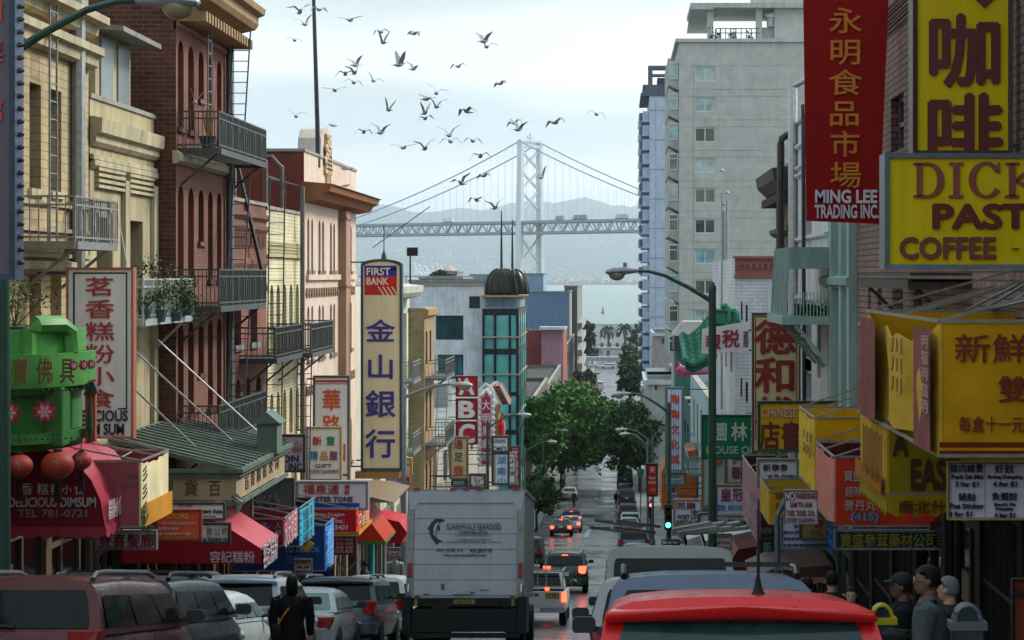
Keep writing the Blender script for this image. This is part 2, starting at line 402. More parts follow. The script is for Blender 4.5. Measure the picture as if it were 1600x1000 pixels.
T0, T1, ZD0, ZD1 = -420, 700, 77, 86.5
d = MB()
for s in (-1, 1):
    for z, w in ((ZD0, 1.6), (ZD1, 1.8)): d.bar(deckpt(T0, s, z), deckpt(T1, s, z), 1.4, w)
    t = T0
    while t < T1:
        d.bar(deckpt(t, s, ZD0), deckpt(t, s, ZD1), .6); d.bar(deckpt(t, s, ZD0), deckpt(t + 6, s, ZD1), .75); d.bar(deckpt(t + 6, s, ZD1), deckpt(t + 12, s, ZD0), .75); t += 12
d.done('deck_truss', mat('#80868e', 'paint'), br)
d = MB()
for z in (ZD0 + .6, ZD1 + .6): d.prism([deckpt(T0, -1, z), deckpt(T0, 1, z), deckpt(T0, 1, z + .7), deckpt(T0, -1, z + .7)], D * (T1 - T0))
d.done('roadway', mat('#6f757d', 'paint'), br)
def cz(t): return ZT - 1 - (.42 * t - .00045 * t * t if t > 0 else -.46 * t - .00045 * t * t)
for s in (-1, 1):
    cb = MB(); hg = MB()
    for a, e in ((0, 466), (0, -420)):
        cb.tube([deckpt(a + (e - a) * i / 30, s, cz(a + (e - a) * i / 30)) for i in range(31)], .55, 6)
    cb.done('cable', mat('#8b9098', 'paint'), br)
    t = -408
    while t < 466:
        if abs(t) > 5 and cz(t) > ZD1 + 1: hg.bar(deckpt(t, s, ZD1), deckpt(t, s, cz(t)), .16)
        t += 8
    hg.done('suspender', mat('#a4a9b0', 'paint'), br)
# traffic on the upper deck
for x, w, hh, colr, lab in ((714, 9, 3.6, '#d8d6c8', 'long pale coach on the bridge deck, nearest the roofs'), (887, 7, 3.2, '#8a8f96', 'grey box lorry on the bridge just past the tower'), (923, 13, 3.6, '#7d838b', 'long dark lorry on the bridge, middle of the three beyond the tower'), (988, 11, 3.4, '#aab0b5', 'pale lorry on the bridge beside the tall blue block')):
    k = (x - CX) / F; t = (k * 1700 - bc.x) / (D.x - k * D.y); p = deckpt(t, -.4, ZD1 + 1.3)
    v = T('bridge_lorry', lab, 'lorry', p, 'traffic on the bridge')
    q = p + D * w
    MB().bar(p + Vector((0, 0, hh / 2 + .8)), q + Vector((0, 0, hh / 2 + .8)), 2.6, hh).done('box_body', mat(colr, 'paint'), v)
    MB().bar(q + D * .3 + Vector((0, 0, 1.9)), q + D * 2.2 + Vector((0, 0, 1.9)), 2.4, 2.4).done('cab', mat('#c8c8c8', 'paint'), v)
    MB().bar(p + D * .5 + Vector((0, 0, .4)), q + D * 1.8 + Vector((0, 0, .4)), 2.2, .8).done('wheel_set', mat('#222222', 'rubber'), v)
# ================================================================ building kit
GL = ['#20262a', '#2b3234', '#14181a', '#3a4244', '#1c2022']
def arch_pts(a0, b0, a1, b1, kind, n=8):
    if not kind: return [(a0, b0), (a1, b0), (a1, b1), (a0, b1)]
    r = (a1 - a0) / 2; am = (a0 + a1) / 2; k = 1.5 if kind == 'p' else 1
    return [(a0, b0), (a1, b0)] + [(am + r * math.cos(math.pi * i / n), b1 - r * k + r * k * math.sin(math.pi * i / n)) for i in range(n + 1)]
def wall(root, pl, a0, b0, a1, b1, wins, m, rec=.16, name='wall', frm='#8a8680', pane=None, fw=.05, mull=(0, 1), sill=None, parts=True):
    """one wall with real openings; wins: (a0,b0,a1,b1,arch[,glass colour])"""
    if pl.u.y < 0: a0, a1 = min(a0, a1), max(a0, a1)
    wins = [(max(min(w[0], w[2]), a0), w[1], min(max(w[0], w[2]), a1), w[3]) + tuple(w[4:]) for w in wins]
    xs = sorted({a0, a1} | {w[0] for w in wins} | {w[2] for w in wins}); ys = sorted({b0, b1} | {w[1] for w in wins} | {w[3] for w in wins})
    mb = MB()
    for x, X in zip(xs, xs[1:]):
        run = None
        for y, Y in zip(ys, ys[1:]):
            cx, cy_ = (x + X) / 2, (y + Y) / 2
            if any(w[0] < cx < w[2] and w[1] < cy_ < w[3] for w in wins):
                if run is not None: mb.poly([pl.p(x, run), pl.p(X, run), pl.p(X, y), pl.p(x, y)]); run = None
            elif run is None: run = y
        if run is not None: mb.poly([pl.p(x, run), pl.p(X, run), pl.p(X, ys[-1]), pl.p(x, ys[-1])])
    for w in wins:
        k = w[4] if len(w) > 4 else None
        o = arch_pts(*w[:4], k)
        for i in range(len(o)):
            p, q = o[i], o[(i + 1) % len(o)]
            mb.poly([pl.p(*p), pl.p(*q), pl.p(*q, -rec), pl.p(*p, -rec)])
        if k:
            t = o[2:]; h = len(t) // 2
            mb.poly([pl.p(w[2], w[3])] + [pl.p(*q) for q in t[h::-1]] ); mb.poly([pl.p(w[0], w[3])] + [pl.p(*q) for q in t[:h - 1:-1]])
    wl = mb.done(name, m, root)
    if not parts: return wl
    for i, w in enumerate(wins):
        k = w[4] if len(w) > 4 else None
        o = arch_pts(*w[:4], k); c = -rec + .02
        am, bmid = (w[0] + w[2]) / 2, (w[1] + w[3]) / 2; f = fw
        inn = [(am + (x - am) * max(.1, 1 - 2 * f / (w[2] - w[0])), bmid + (y - bmid) * max(.1, 1 - 2 * f / (w[3] - w[1]))) for x, y in o]
        fm = MB()
        for j in range(len(o)):
            j2 = (j + 1) % len(o)
            fm.add([pl.p(*o[j], c), pl.p(*o[j2], c), pl.p(*inn[j2], c), pl.p(*inn[j], c), pl.p(*inn[j2], c - .05), pl.p(*inn[j], c - .05)], [(0, 1, 2, 3), (3, 2, 4, 5)])
        wid, hei = w[2] - w[0], w[3] - w[1]
        for q in range(1, mull[0] + 1):
            x = w[0] + wid * q / (mull[0] + 1); fm.prism([pl.p(x - f / 2, w[1] + f, c), pl.p(x + f / 2, w[1] + f, c), pl.p(x + f / 2, w[3] - f, c), pl.p(x - f / 2, w[3] - f, c)], -pl.n * .06)
        for q in range(1, mull[1] + 1):
            y = w[1] + hei * q / (mull[1] + 1); fm.prism([pl.p(w[0] + f, y - f / 2, c + .006), pl.p(w[2] - f, y - f / 2, c + .006), pl.p(w[2] - f, y + f / 2, c + .006), pl.p(w[0] + f, y + f / 2, c + .006)], -pl.n * .06)
        if sill:
            fm.prism([pl.p(w[0] - .08, w[1] - sill, .07), pl.p(w[2] + .08, w[1] - sill, .07), pl.p(w[2] + .08, w[1], .07), pl.p(w[0] - .08, w[1], .07)], -pl.n * (rec + .05))
        fo = fm.done('window', mat(frm, 'paint'), root, fix=False)
        g = w[5] if len(w) > 5 else (pane or GL[(i * 7 + int(abs(w[0]) * 3)) % 5])
        MB().poly([pl.p(*q, c - .045) for q in o]).done('pane', mat(g, 'glass', tint=1), fo, fix=False)
    return wl
def cyl_ladder(mb, p, q, side, w=.4, step=.3, r=.02):
    p, q, s = Vector(p), Vector(q), Vector(side) * w / 2
    mb.bar(p - s, q - s, r * 1.6); mb.bar(p + s, q + s, r * 1.6)
    n = int((q - p).length / step)
    for i in range(1, n): c = p.lerp(q, i / n); mb.bar(c - s, c + s, r)
def fire_escape(root, X, out, y0, y1, z, rh=.9, col='#4a4c4c', gap=.13, ladder=None, mesh=False, sgn=1, name='fire_escape'):
    """iron balcony on a street wall at X reaching out metres towards the street; sgn +1 left side, -1 right side"""
    m = mat(col, 'metal', rough=.6); xo = X + sgn * out; a, b = sorted((X, xo))
    pf = MB()
    pf.box(a, y0, z - .1, b, y0 + .07, z + .03); pf.box(a, y1 - .07, z - .1, b, y1, z + .03); pf.box(xo - .035, y0 + .07, z - .1, xo + .035, y1 - .07, z + .03)
    n = int(out / .09)
    for i in range(n): x = a + (b - a) * (i + .5) / n; pf.box(x - .022, y0 + .07, z - .03, x + .022, y1 - .07, z)
    for y in (y0 + .3, y1 - .3): pf.bar((X, y, z - .75), (xo - sgn * .1, y, z - .08), .05)
    o = pf.done(name, m, root)
    rl = MB()
    for zz in (z + rh, z + rh * .82, z + .1):
        rl.bar((a, y0, zz), (b, y0, zz), .035); rl.bar((a, y1, zz), (b, y1, zz), .035); rl.bar((xo, y0, zz), (xo, y1, zz), .035)
    k = int((y1 - y0) / gap)
    for i in range(k + 1): y = y0 + (y1 - y0) * i / k; rl.bar((xo, y, z), (xo, y, z + rh), .018 if i % 8 else .04)
    k = int(out / gap)
    for i in range(k + 1):
        x = X + (xo - X) * i / k
        for y in (y0, y1): rl.bar((x, y, z), (x, y, z + rh), .018)
    if mesh:
        for i in range(int((y1 - y0) / .9)):
            y = y0 + .45 + i * .9
            for q in range(8):
                t0, t1 = q * math.pi / 4, (q + 1) * math.pi / 4
                rl.bar((xo, y + .14 * math.sin(t0), z + rh * .42 + .3 * math.cos(t0)), (xo, y + .14 * math.sin(t1), z + rh * .42 + .3 * math.cos(t1)), .03)
    rl.done('railing', m, o, fix=False)
    if ladder:
        l = MB(); cyl_ladder(l, *ladder); l.done('ladder', m, o, fix=False)
    return o
def cornice(root, X, y0, y1, z, prof, m, sgn=1, ends=.0, name='cornice', dent=0):
    """moulding along a street wall; prof: (out, height) points, closed back to the wall"""
    pts = [Vector((X - sgn * .05, y0 - ends, z + prof[0][1]))] + [Vector((X + sgn * o, y0 - ends, z + h)) for o, h in prof] + [Vector((X - sgn * .05, y0 - ends, z + prof[-1][1]))]
    mb = MB().prism(pts, (0, y1 - y0 + 2 * ends, 0))
    if dent:
        o, h0, h1 = max(p[0] for p in prof) * .72, prof[0][1] - .22, prof[0][1] - .003; y = y0 + .1
        while y < y1: mb.box(*[min(X, X + sgn * o)], y, z + h0, max(X, X + sgn * o), y + dent * .5, z + h1); y += dent
    return mb.done(name, m, root)
def shell(root, X, y0, y1, zt, m_side, depth, sgn, roofz=.5, zb=None, mroof=None):
    """side, back and roof of a building whose street wall is at X; sgn +1 left side of the street"""
    zb = (gz(y1) if zb is None else zb) - .3; xb = X - sgn * depth
    MB().poly([(X, y0, zb), (xb, y0, zb), (xb, y0, zt), (X, y0, zt)]).done('side_wall', m_side, root)
    s = MB(); s.poly([(X, y1, zb), (xb, y1, zb), (xb, y1, zt), (X, y1, zt)]); s.poly([(xb, y0, zb), (xb, y1, zb), (xb, y1, zt), (xb, y0, zt)]); s.done('back_wall', m_side, root)
    MB().poly([(X - sgn * .02, y0 + .02, zt - roofz), (xb, y0 + .02, zt - roofz), (xb, y1 - .02, zt - roofz), (X - sgn * .02, y1 - .02, zt - roofz)]).done('roof', mroof or mat('#4c4a48', 'wall'), root)
    cp = MB(); a, b = sorted((X, X - sgn * .3)); cp.box(a - .04, y0 - .04, zt + .001, b + .04, y1 + .04, zt + .09)
    a, b = sorted((X - sgn * .35, xb)); cp.box(a, y0 - .04, zt + .001, b, y0 + .26, zt + .09); cp.done('coping', mat('#9c968c', 'stone'), root)
def shopfront(root, pl, a0, a1, zf, h=3.0, frm='#4b3c34', n=3, dark='#0c0d0e', grille=True):
    """stepped shop fronts down the hill: per bay a frame, dark glass or a ribbed gate, a riser and a fascia board"""
    a0, a1 = min(a0, a1), max(a0, a1); w = (a1 - a0) / n; rn = random.Random(int(abs(a0) * 10)); f, g, r, d = MB(), MB(), MB(), MB()
    def bx(mb, u0, v0, u1, v1, c, t): mb.prism([pl.p(u0, v0, c), pl.p(u1, v0, c), pl.p(u1, v1, c), pl.p(u0, v1, c)], pl.n * t)
    for i in range(n):
        a, b = a0 + w * i, a0 + w * (i + 1); ys = [pl.p(q, 0).y for q in (a, b)]; hi, lo = gz(min(ys)), gz(max(ys)); top = hi + h - .1
        bx(f, a, lo - .2, a + .16, top, .005, .1); bx(f, b - .16, lo - .2, b - .003, top, .005, .1); bx(f, a, top + .002, b - .003, top + .34, .005, .16); bx(f, a + .163, top - .62, b - .163, top - .55, .005, .07)
        bx(g, a + .163, lo - .2, b - .163, top, .004, .006); k = rn.random()
        if k < .45:
            u = a + .22
            while u < b - .2: bx(r, u, hi - .1, u + .03, top - .65, .02, .03); u += .15
            for v in (hi + .3, hi + 1.2): bx(r, a + .165, v, b - .165, v + .05, .052, .012)
        elif k < .8:
            bx(f, a + .163, lo - .2, b - .163, hi + .45, .012, .08); m_ = (a + b) / 2; bx(f, m_ - .04, hi + .452, m_ + .04, top - .622, .012, .06)
            for q in range(9): u = a + .25 + rn.random() * (w - .6); v = hi + .5 + rn.choice((0, .5, .95)); bx(d, u, v, u + .1 + .16 * rn.random(), v + .12 + .25 * rn.random(), .014, .02)
        else: bx(f, a + w * .3, lo - .2, a + w * .3 + .09, top - .622, .012, .06); bx(f, a + w * .72, lo - .2, a + w * .72 + .09, top - .622, .012, .06); bx(d, a + w * .4, hi + 1.1, a + w * .6, hi + 1.5, .014, .01)
    fo = f.done('shopfront', mat(frm, 'wall'), root, fix=False); g.done('shop_window', mat(dark, 'glass'), fo, fix=False)
    if r.v: r.done('gate', mat('#1a1a1a', 'metal'), fo, fix=False)
    if d.v: d.done('window_display', mat('#5a4a38', 'paint'), fo, fix=False)
def colrow(pl, cols, rows, X, k=None, g=None):
    """windows from pixel columns and real height rows"""
    out = []
    for zb, zt in rows:
        for c in cols:
            a = pl.px(c[0], 430)[0]; b = pl.px(c[1], 430)[0]; e = (min(a, b), zb, max(a, b), zt, k)
            out.append(e + ((g,) if g else ()))
    return out
def zof(X, x, y):
    Y = X * F / (x - CX); return EYE + (HY - y) / F * Y
def yof(X, x): return X * F / (x - CX)
def zrow(X, x, yt, yb): return (zof(X, x, yb), zof(X, x, yt))
def flank(root, pl, y0, y1, zt, wins, m, zb=None, **k):
    zb = (gz(y1) - .3) if zb is None else zb
    a0, a1 = (y0, y1) if pl.u.y > 0 else (-y1, -y0)
    return wall(root, pl, a0, zb, a1, zt, wins, m, **k)
cream_b = mat('#bfa87e', 'brick', bw=.5, bh=.15, mortar='#9c8a68', c2=.9)
cream = mat('#bfae8a', 'wall', dirt=.5); creamtrim = mat('#c2b392', 'stone', dirt=.5)
brick = mat('#733c2c', 'brick', mortar='#6b5a50', c2=.5, bw=.3, bh=.1, ms=.012); redf = mat('#7c4a3a', 'brick', bw=.22, bh=.07, mortar='#8a5848', c2=.9)
redpaint = mat('#7a3328', 'brick', bw=.3, bh=.1, mortar='#6d3228', c2=.85); tan = mat('#d4bca8', 'wall', dirt=.8)
iron = mat('#4a4c4c', 'metal')
# ---------------------------------------------------------------- left side, near to far
XA = -9.95; pa = leftw(XA)
b0 = T('brick_building', 'cream brick building with rusticated courses and tall dark windows, nearest on the left side', 'building', (XA, 28, gz(28)))
zr1 = zrow(XA, 60, 132, 296); zr2 = zrow(XA, 60, 428, 560); cols0 = [(46, 64), (79, 96), (119, 129)]
w0 = colrow(pa, cols0, [zr1, zr2], XA) + [(25 + i * 1.6, z[0], 25.7 + i * 1.6, z[1], None) for i in range(4) for z in (zr1, zr2)]
flank(b0, pa, 12, 36.1, 46.2, w0, cream_b, frm='#b9a888', rec=.22, sill=.12)
shell(b0, XA, 12, 36.1, 46.2, cream_b, 14, 1)
bands = MB(); z = gz(36) + 4
while z < 43.2:
    if not any(z0 - .1 < z < z1 + .1 for z0, z1 in (zr1, zr2)): bands.box(XA + .002, 12, z, XA + .06, 36.08, z + .07)
    z += .45
bands.done('brick_course', mat('#b8a684', 'stone'), b0)
for x, y, o in ((138, 88, .3), (138, 40, .4)):
    cornice(b0, XA, 12, 36.12, zof(XA, x, y), [(.1, -.25), (.18, -.2), (.2, -.05), (o, 0), (o, .14), (.05, .2)], creamtrim)
cornice(b0, XA, 12, 36.12, zof(XA, 60, 420), [(.06, -.1), (.14, 0), (.14, .12), (.02, .14)], creamtrim)
yA0, yA1 = yof(XA + .9, 60), yof(XA + .9, 183)
fire_escape(b0, XA, .9, 32, yA1, zof(XA + .9, 140, 381), .78, '#8c8c88', ladder=((XA + .25, 33.0, zof(XA, 60, 383)), (XA + .25, 33.0, 47), (0, 1, 0), .42, .3), mesh=True)
MB().tube([(XA + .12, yof(XA, 112), gz(35) + 3), (XA + .12, yof(XA, 112), 47)], .13, 8).done('drain_pipe', mat('#a3a3a0', 'metal'), b0, smooth=True)
shopfront(b0, pa, 14, 36, gz(34), 2.8, '#5a4a3a', 8)

XB = -9.95; b1 = T('plaster_building', 'low cream plaster building with moulded parapet between two brick buildings', 'building', (XB, 38, gz(38)))
cw = zrow(XB, 210, 345, 500); cw2 = (cw[0], cw[1])
flank(b1, pa, 36.2, 41.2, 43.35, colrow(pa, [(151, 176), (202, 223)], [cw2], XB), cream, frm='#9c9684', rec=.35, mull=(1, 1))
shell(b1, XB, 36.2, 41.2, 43.35, cream, 12, 1)
cornice(b1, XB, 36.2, 41.2, 42.75, [(.05, -.3), (.12, -.22), (.12, -.1), (.22, -.05), (.24, .22), (.05, .26)], creamtrim, name='parapet_moulding')
cornice(b1, XB, 36.2, 41.2, 42.2, [(.03, -.05), (.08, 0), (.08, .08), (.02, .1)], creamtrim, name='string_course')
cornice(b1, XB, 36.2, 41.2, zof(XB, 190, 268), [(.03, -.07), (.1, 0), (.1, .1), (.02, .12)], creamtrim, name='string_course')
for i in range(4):
    for xa, xb in ((148, 190), (198, 235)):
        a, b = pa.px(xa, 430)[0], pa.px(xb, 430)[0]; z = cw[1] + .55 + i * .11
        MB().prism([pa.p(a, z, .003), pa.p(b, z, .003), pa.p(b, z + .06, .003), pa.p(a, z + .06, .003)], pa.n * .08).done('louvre_moulding', creamtrim, b1)
for xa in (193, 238):
    a = pa.px(xa, 430)[0]; MB().prism([pa.p(a - .17, gz(40) + 3.4, .003), pa.p(a + .17, gz(40) + 3.4, .003), pa.p(a + .17, 41.9, .003), pa.p(a - .17, 41.9, .003)], pa.n * .09).done('pilaster', creamtrim, b1)
fire_escape(b1, XB, .8, 37.0, yof(XB + .8, 301), zof(XB + .8, 260, 498), .8, '#b4b6b4', gap=.09)
shopfront(b1, pa, 36.3, 41.1, gz(41), 2.7, '#4a3c34', 3)
pz = 43.0; dm = MB(); dm.box(XB - 2.6, 37.5, 42.9, XB - .25, 40.2, 44.9)
dmo = dm.done('roof_cabin', cream, b1); d2 = MB(); d2.prism([(XB - 2.7, 37.3, 45.0), (XB + .35, 37.3, 44.75), (XB + .35, 37.3, 44.85), (XB - 2.7, 37.3, 45.1)], (0, 3.1, 0)); d2.done('roof_slab', mat('#8d8a82', 'wall'), dmo)
d3 = MB()
for ya in (37.8, 39.1): d3.prism([(XB - .245, ya, 43.5), (XB - .245, ya + .9, 43.5), (XB - .245, ya + .9, 44.7), (XB - .245, ya, 44.7)], (.03, 0, 0))
d3.prism([(XB - 1.9, 37.495, 43.5), (XB - .7, 37.495, 43.5), (XB - .7, 37.495, 44.7), (XB - 1.9, 37.495, 44.7)], (0, -.03, 0))
d3.done('louvre_window', mat('#7b8484', 'glass', rough=.3), dmo)

pl5 = leftw(XL); Yb0, Yb1 = yof(XL, 275), yof(XL, 353)
b2 = T('brick_building', 'tall dark red brick building with arched windows, bracketed cornice and iron fire escapes', 'building', (XL, 44, gz(44)))
acols = [(278, 287), (294, 303), (310, 318.5), (325, 332.5), (339, 346)]
r_a, r_b, r_c = (43.2, 45.1), (39.9, 41.95), (36.9, 38.96)
ws = colrow(pl5, acols, [r_a, r_b, r_c], XL, 'r')
ws = [(w if (i % 5 != 2) else (w[0], w[1] + (w[3] - w[1]) * .42, w[2], w[3], 'r')) for i, w in enumerate(ws)]
flank(b2, pl5, Yb0, Yb1, 46.9, ws, redf, frm='#5a2a20', rec=.28, fw=.04, sill=.1)
shell(b2, XL, Yb0, Yb1, 46.9, brick, 9, 1)
cornice(b2, XL, Yb0, Yb1, 46.0, [(.12, -.3), (.2, -.1), (.62, 0), (.7, .12), (.7, .3), (.85, .36), (.88, .5), (.05, .56)], mat('#a58763', 'wall'), ends=.5, dent=.3)
cornice(b2, XL, Yb0, Yb1, 42.52, [(.03, -.12), (.12, -.05), (.12, .1), (.03, .16)], mat('#c2b196', 'stone'), ends=.12, name='belt_course')
cornice(b2, XL, Yb0, Yb1, 45.35, [(.02, -.05), (.07, 0), (.07, .1), (.02, .12)], mat('#8a4a36', 'brick'), name='belt_course')
for z, mm in ((42.72, True), (39.3, True), (36.35, True)):
    fire_escape(b2, XL, .88, Yb0 + .2, 47.0, z, .82, '#525453', gap=.085, mesh=mm, ladder=((XL + .55, 44.8, z), (XL + .45, 46.3, z + 3.2), (1, 0, 0), .4, .28))
lad = MB(); cyl_ladder(lad, (XL + .3, 43.3, 42.7), (XL + .3, 43.3, 47.6), (0, 1, 0), .36, .28); lad.done('roof_ladder', mat('#80817f', 'metal'), b2, fix=False)
MB().tube([(XL + .12, Yb1 - .1, gz(46) + 3), (XL + .12, Yb1 - .1, 47.5)], .1, 8).done('drain_pipe', mat('#6e7472', 'metal'), b2, smooth=True)
shopfront(b2, pl5, Yb0 + .1, Yb1 - .1, gz(46), 2.7, '#5a3028', 3)
pot = T('potted_plant', 'dry grass plant in a dark pot on the top iron balcony', 'plant', (XL + .45, 42.4, 42.76))
MB().lathe([(.12, 0), (.19, .28), (.21, .3), (.16, .31)], (XL + .45, 42.4, 42.76), 10).done('pot', mat('#3a4a48', 'paint'), pot)
g = MB(); rnd = random.Random(8)
for _ in range(16):
    a = rnd.uniform(0, 6.3); q = Vector((math.cos(a), math.sin(a), 0)) * rnd.uniform(.05, .22); g.tube([(XL + .45, 42.4, 43.05), Vector((XL + .45, 42.4, 43.35)) + q * .5, Vector((XL + .45, 42.4, 43.75)) + q], [.014, .011, .004], 4)
g.done('grass_blades', mat('#a87c48', 'leaf'), pot, fix=False)

Yc1 = yof(XL, 416); b3 = T('brick_building', 'low orange brick building with corbelled parapet under the iron balconies', 'building', (XL, 49, gz(49)))
rr = [zrow(XL, 370, 432, 540), zrow(XL, 375, 592, 640)]
flank(b3, pl5, Yb1 + .05, Yc1, 41.85, colrow(pl5, [(366, 377), (391, 402)], [rr[0]], XL) + colrow(pl5, [(368, 376), (384, 391), (400, 408)], [rr[1]], XL, 'r'), redf, frm='#7c8480', rec=.2, sill=.14)
shell(b3, XL, Yb1 + .05, Yc1, 41.85, brick, 9, 1)
for i, z in enumerate((41.5, 41.2, 40.3)): cornice(b3, XL, Yb1 + .05, Yc1, z, [(.02, -.08), (.1 - i * .02, 0), (.1 - i * .02, .1), (.02, .12)], redf, name='corbel_course')
dc = MB()
for i in range(26): y = Yb1 + .1 + i * .19; dc.box(XL + .002, y, 40.75, XL + .07, y + .09, 41.08)
dc.done('corbel_course', redf, b3)
fire_escape(b3, XL, .9, 48.2, 52.2, zof(-8.6, 415, 566), .8, '#525453', ladder=((XL + .5, 50.2, 35), (XL + .5, 50.8, 42.6), (1, 0, 0), .4, .3))
shopfront(b3, pl5, Yb1 + .1, Yc1 - .1, gz(51), 2.6, '#5a3028', 3)

Yd0, Yd1 = Yc1 + .05, yof(XL, 473); b4 = T('brick_building', 'pale yellow brick building with pointed arch windows and honeycomb parapet band', 'building', (XL, 55, gz(55)))
cb4 = mat('#ddcfa6', 'brick', bw=.3, bh=.1, mortar='#b5a882', c2=.9)
c4 = [(422, 427.5), (432, 437.5), (442, 447.5), (452, 457.5), (462, 467)]
flank(b4, pl5, Yd0, Yd1, 41.8, colrow(pl5, c4, [zrow(XL, 440, 444, 552), (35.4, 36.75)], XL, 'p'), cb4, frm='#a3997c', rec=.26, pane='#4b463a')
shell(b4, XL, Yd0, Yd1, 41.8, cb4, 9, 1)
hc = MB()
for j in range(5):
    for i in range(34): y = Yd0 + .15 + (i + .5 * (j % 2)) * .165; hc.box(XL + .003, y, 40.55 + j * .085, XL + .06, y + .1, 40.6 + j * .085)
hc.done('honeycomb_band', mat('#d2c49c', 'stone'), b4)
cornice(b4, XL, Yd0, Yd1, 40.5, [(.02, -.04), (.08, 0), (.08, .05), (.02, .06)], mat('#b9ac86', 'stone'), name='string_course')
MB().tube([(XL + .2, yof(XL, 462), gz(55) + 3), (XL + .2, yof(XL, 462), 42.6), (XL - .9, yof(XL, 462), 42.9)], .07, 8).done('vent_pipe', mat('#6d6a66', 'metal'), b4, smooth=True)
fire_escape(b4, XL, .95, 53.5, 57.6, zof(-8.6, 470, 557), .85, '#5c5e5c', ladder=((XL + .6, 54.2, 34.2), (XL + .6, 54.6, 37.8), (1, 0, 0), .4, .3))
shopfront(b4, pl5, Yd0 + .1, Yd1 - .1, gz(57), 2.6, '#6a5a48', 3)

Ye0, Ye1 = yof(XL, 475), yof(XL, 556); b5 = T('stucco_building', 'tall tan stucco building with paired slit windows, brown cornice and arched crest', 'building', (XL, 64, gz(64)))
c5 = [(480, 483.4), (486.2, 489.4), (497.5, 501), (503.2, 506.3), (515.5, 518.7), (520.6, 523.6), (542, 544.6), (547.2, 549.6)]
flank(b5, pl5, Ye0, Ye1, 43.75, colrow(pl5, c5, [(40.15, 41.75), (37.4, 39.05), (33.4, 34.9)], XL, 'r'), tan, frm='#7d6250', rec=.2, fw=.04, pane='#33291f', sill=.12)
shell(b5, XL, Ye0, Ye1, 43.75, redpaint, 9, 1)
cornice(b5, XL, Ye0 + .2, Ye1, 42.5, [(.1, -.28), (.5, -.2), (.6, -.02), (.78, .05), (.82, .22), (.9, .26), (.02, .34)], mat('#8f5a3a', 'wall'), ends=.3)
a0 = yof(XL, 529); pp = MB(); pp.box(XL + .002, a0, gz(66) + 4, XL + .26, a0 + 1.1, 42.2); pp.done('pilaster', mat('#b08d78', 'wall'), b5)
for z in (36.4, 39.6, 41.9): MB().box(XL + .003, a0 - .1, z, XL + .3, a0 + 1.2, z + .07).done('pilaster_band', mat('#a07d68', 'wall'), b5)
sl_ = MB(); sl_.box(XL + .003, Ye0 + .35, 39.85, XL + .1, a0 - .1, 40.02); sl_.box(XL + .003, a0 + 1.25, 39.85, XL + .1, Ye1 - .3, 40.02); sl_.done('sill_course', tan, b5)
dd = MB()
for i in range(22):
    y = Ye0 + .35 + i * .5
    if a0 - .2 < y < a0 + 1.2: continue
    for zz in (39.3, 36.3):
        dd.box(XL + .003, y, zz, XL + .05, y + .09, zz + .3); dd.box(XL + .003, y - .09, zz + .11, XL + .045, y + .18, zz + .19)
dd.done('cross_ornament', mat('#9c7f6c', 'wall'), b5)
cr = MB(); ym = yof(XL, 511); prof = [(-1.75, 43.7), (-1.75, 44.1), (-1.2, 44.25), (-1.05, 45.6), (-.65, 46.4), (0, 46.75), (.65, 46.4), (1.05, 45.6), (1.2, 44.25), (1.75, 44.1), (1.75, 43.7)]
zs_ = (zof(XL, 511, 198) - 43.7) / 3.05
cr.prism([(XL - .02, ym + y, 43.7 + (z - 43.7) * zs_) for y, z in prof], (-.75, 0, 0)); cr.done('crest', mat('#c9b8ae', 'wall'), b5)
c2_ = MB()
for k in range(7):
    z = 43.9 + k * .36 * zs_; hw = .75 - k * .07
    c2_.box(XL, ym - hw, z - .6, XL + .09, ym + hw, z - .42); c2_.lathe([(.02, 0), (.16, .05), (.1, .1), (.02, .12)], (XL + .02, ym - hw + .2 * (k % 3), z - .2), 7, 'x')
for q in (-.35, 0, .35): c2_.bar((XL + .03, ym + q, 42.95), (XL + .03, ym + q, 44.6), .12)
c2_.done('crest_relief', mat('#d9bb9a', 'stone'), b5)
fp = P(490, 190, 60.4); MB().tube([P(497, 262, 61), P(496, 197, 61), P(489, -40, 61)], [.08, .075, .055], 8).done('flagpole', mat('#3b3d3e', 'metal'), b5)
shopfront(b5, pl5, Ye0 + .2, Ye1 - .2, gz(69), 3, '#8c7464', 4)
frm = MB()
for q in (0, 1):
    xx = XL - .4; y = 54 + q * 2.6
    frm.tube([(xx, y, 41.3), (xx, y, 43.2), (xx - .3, y + .1, 43.5), (xx - 1.6, y + .2, 43.5), (xx - 1.9, y + .2, 43.2), (xx - 1.9, y + .2, 41.3)], .07, 6)
frm.tube([(XL - 1.3, 54.2, 41.3), (XL - 1.3, 54.2, 43.5)], .05, 6); frm.done('roof_frame', mat('#6a5c54', 'metal'), b4)
cyl = MB(); cyl.bar((XL - .1, 48.0, 41.8), (XL - .1, 48.0, 43.2), .1); cyl.bar((XL - 1.6, 48.0, 43.15), (XL - .1, 48.0, 43.15), .1); cyl.bar((XL - .1, 48.0, 43.2), (XL + .3, 50.3, 39.6), .08); cyl.done('roof_frame', mat('#4f4b48', 'metal'), b3)

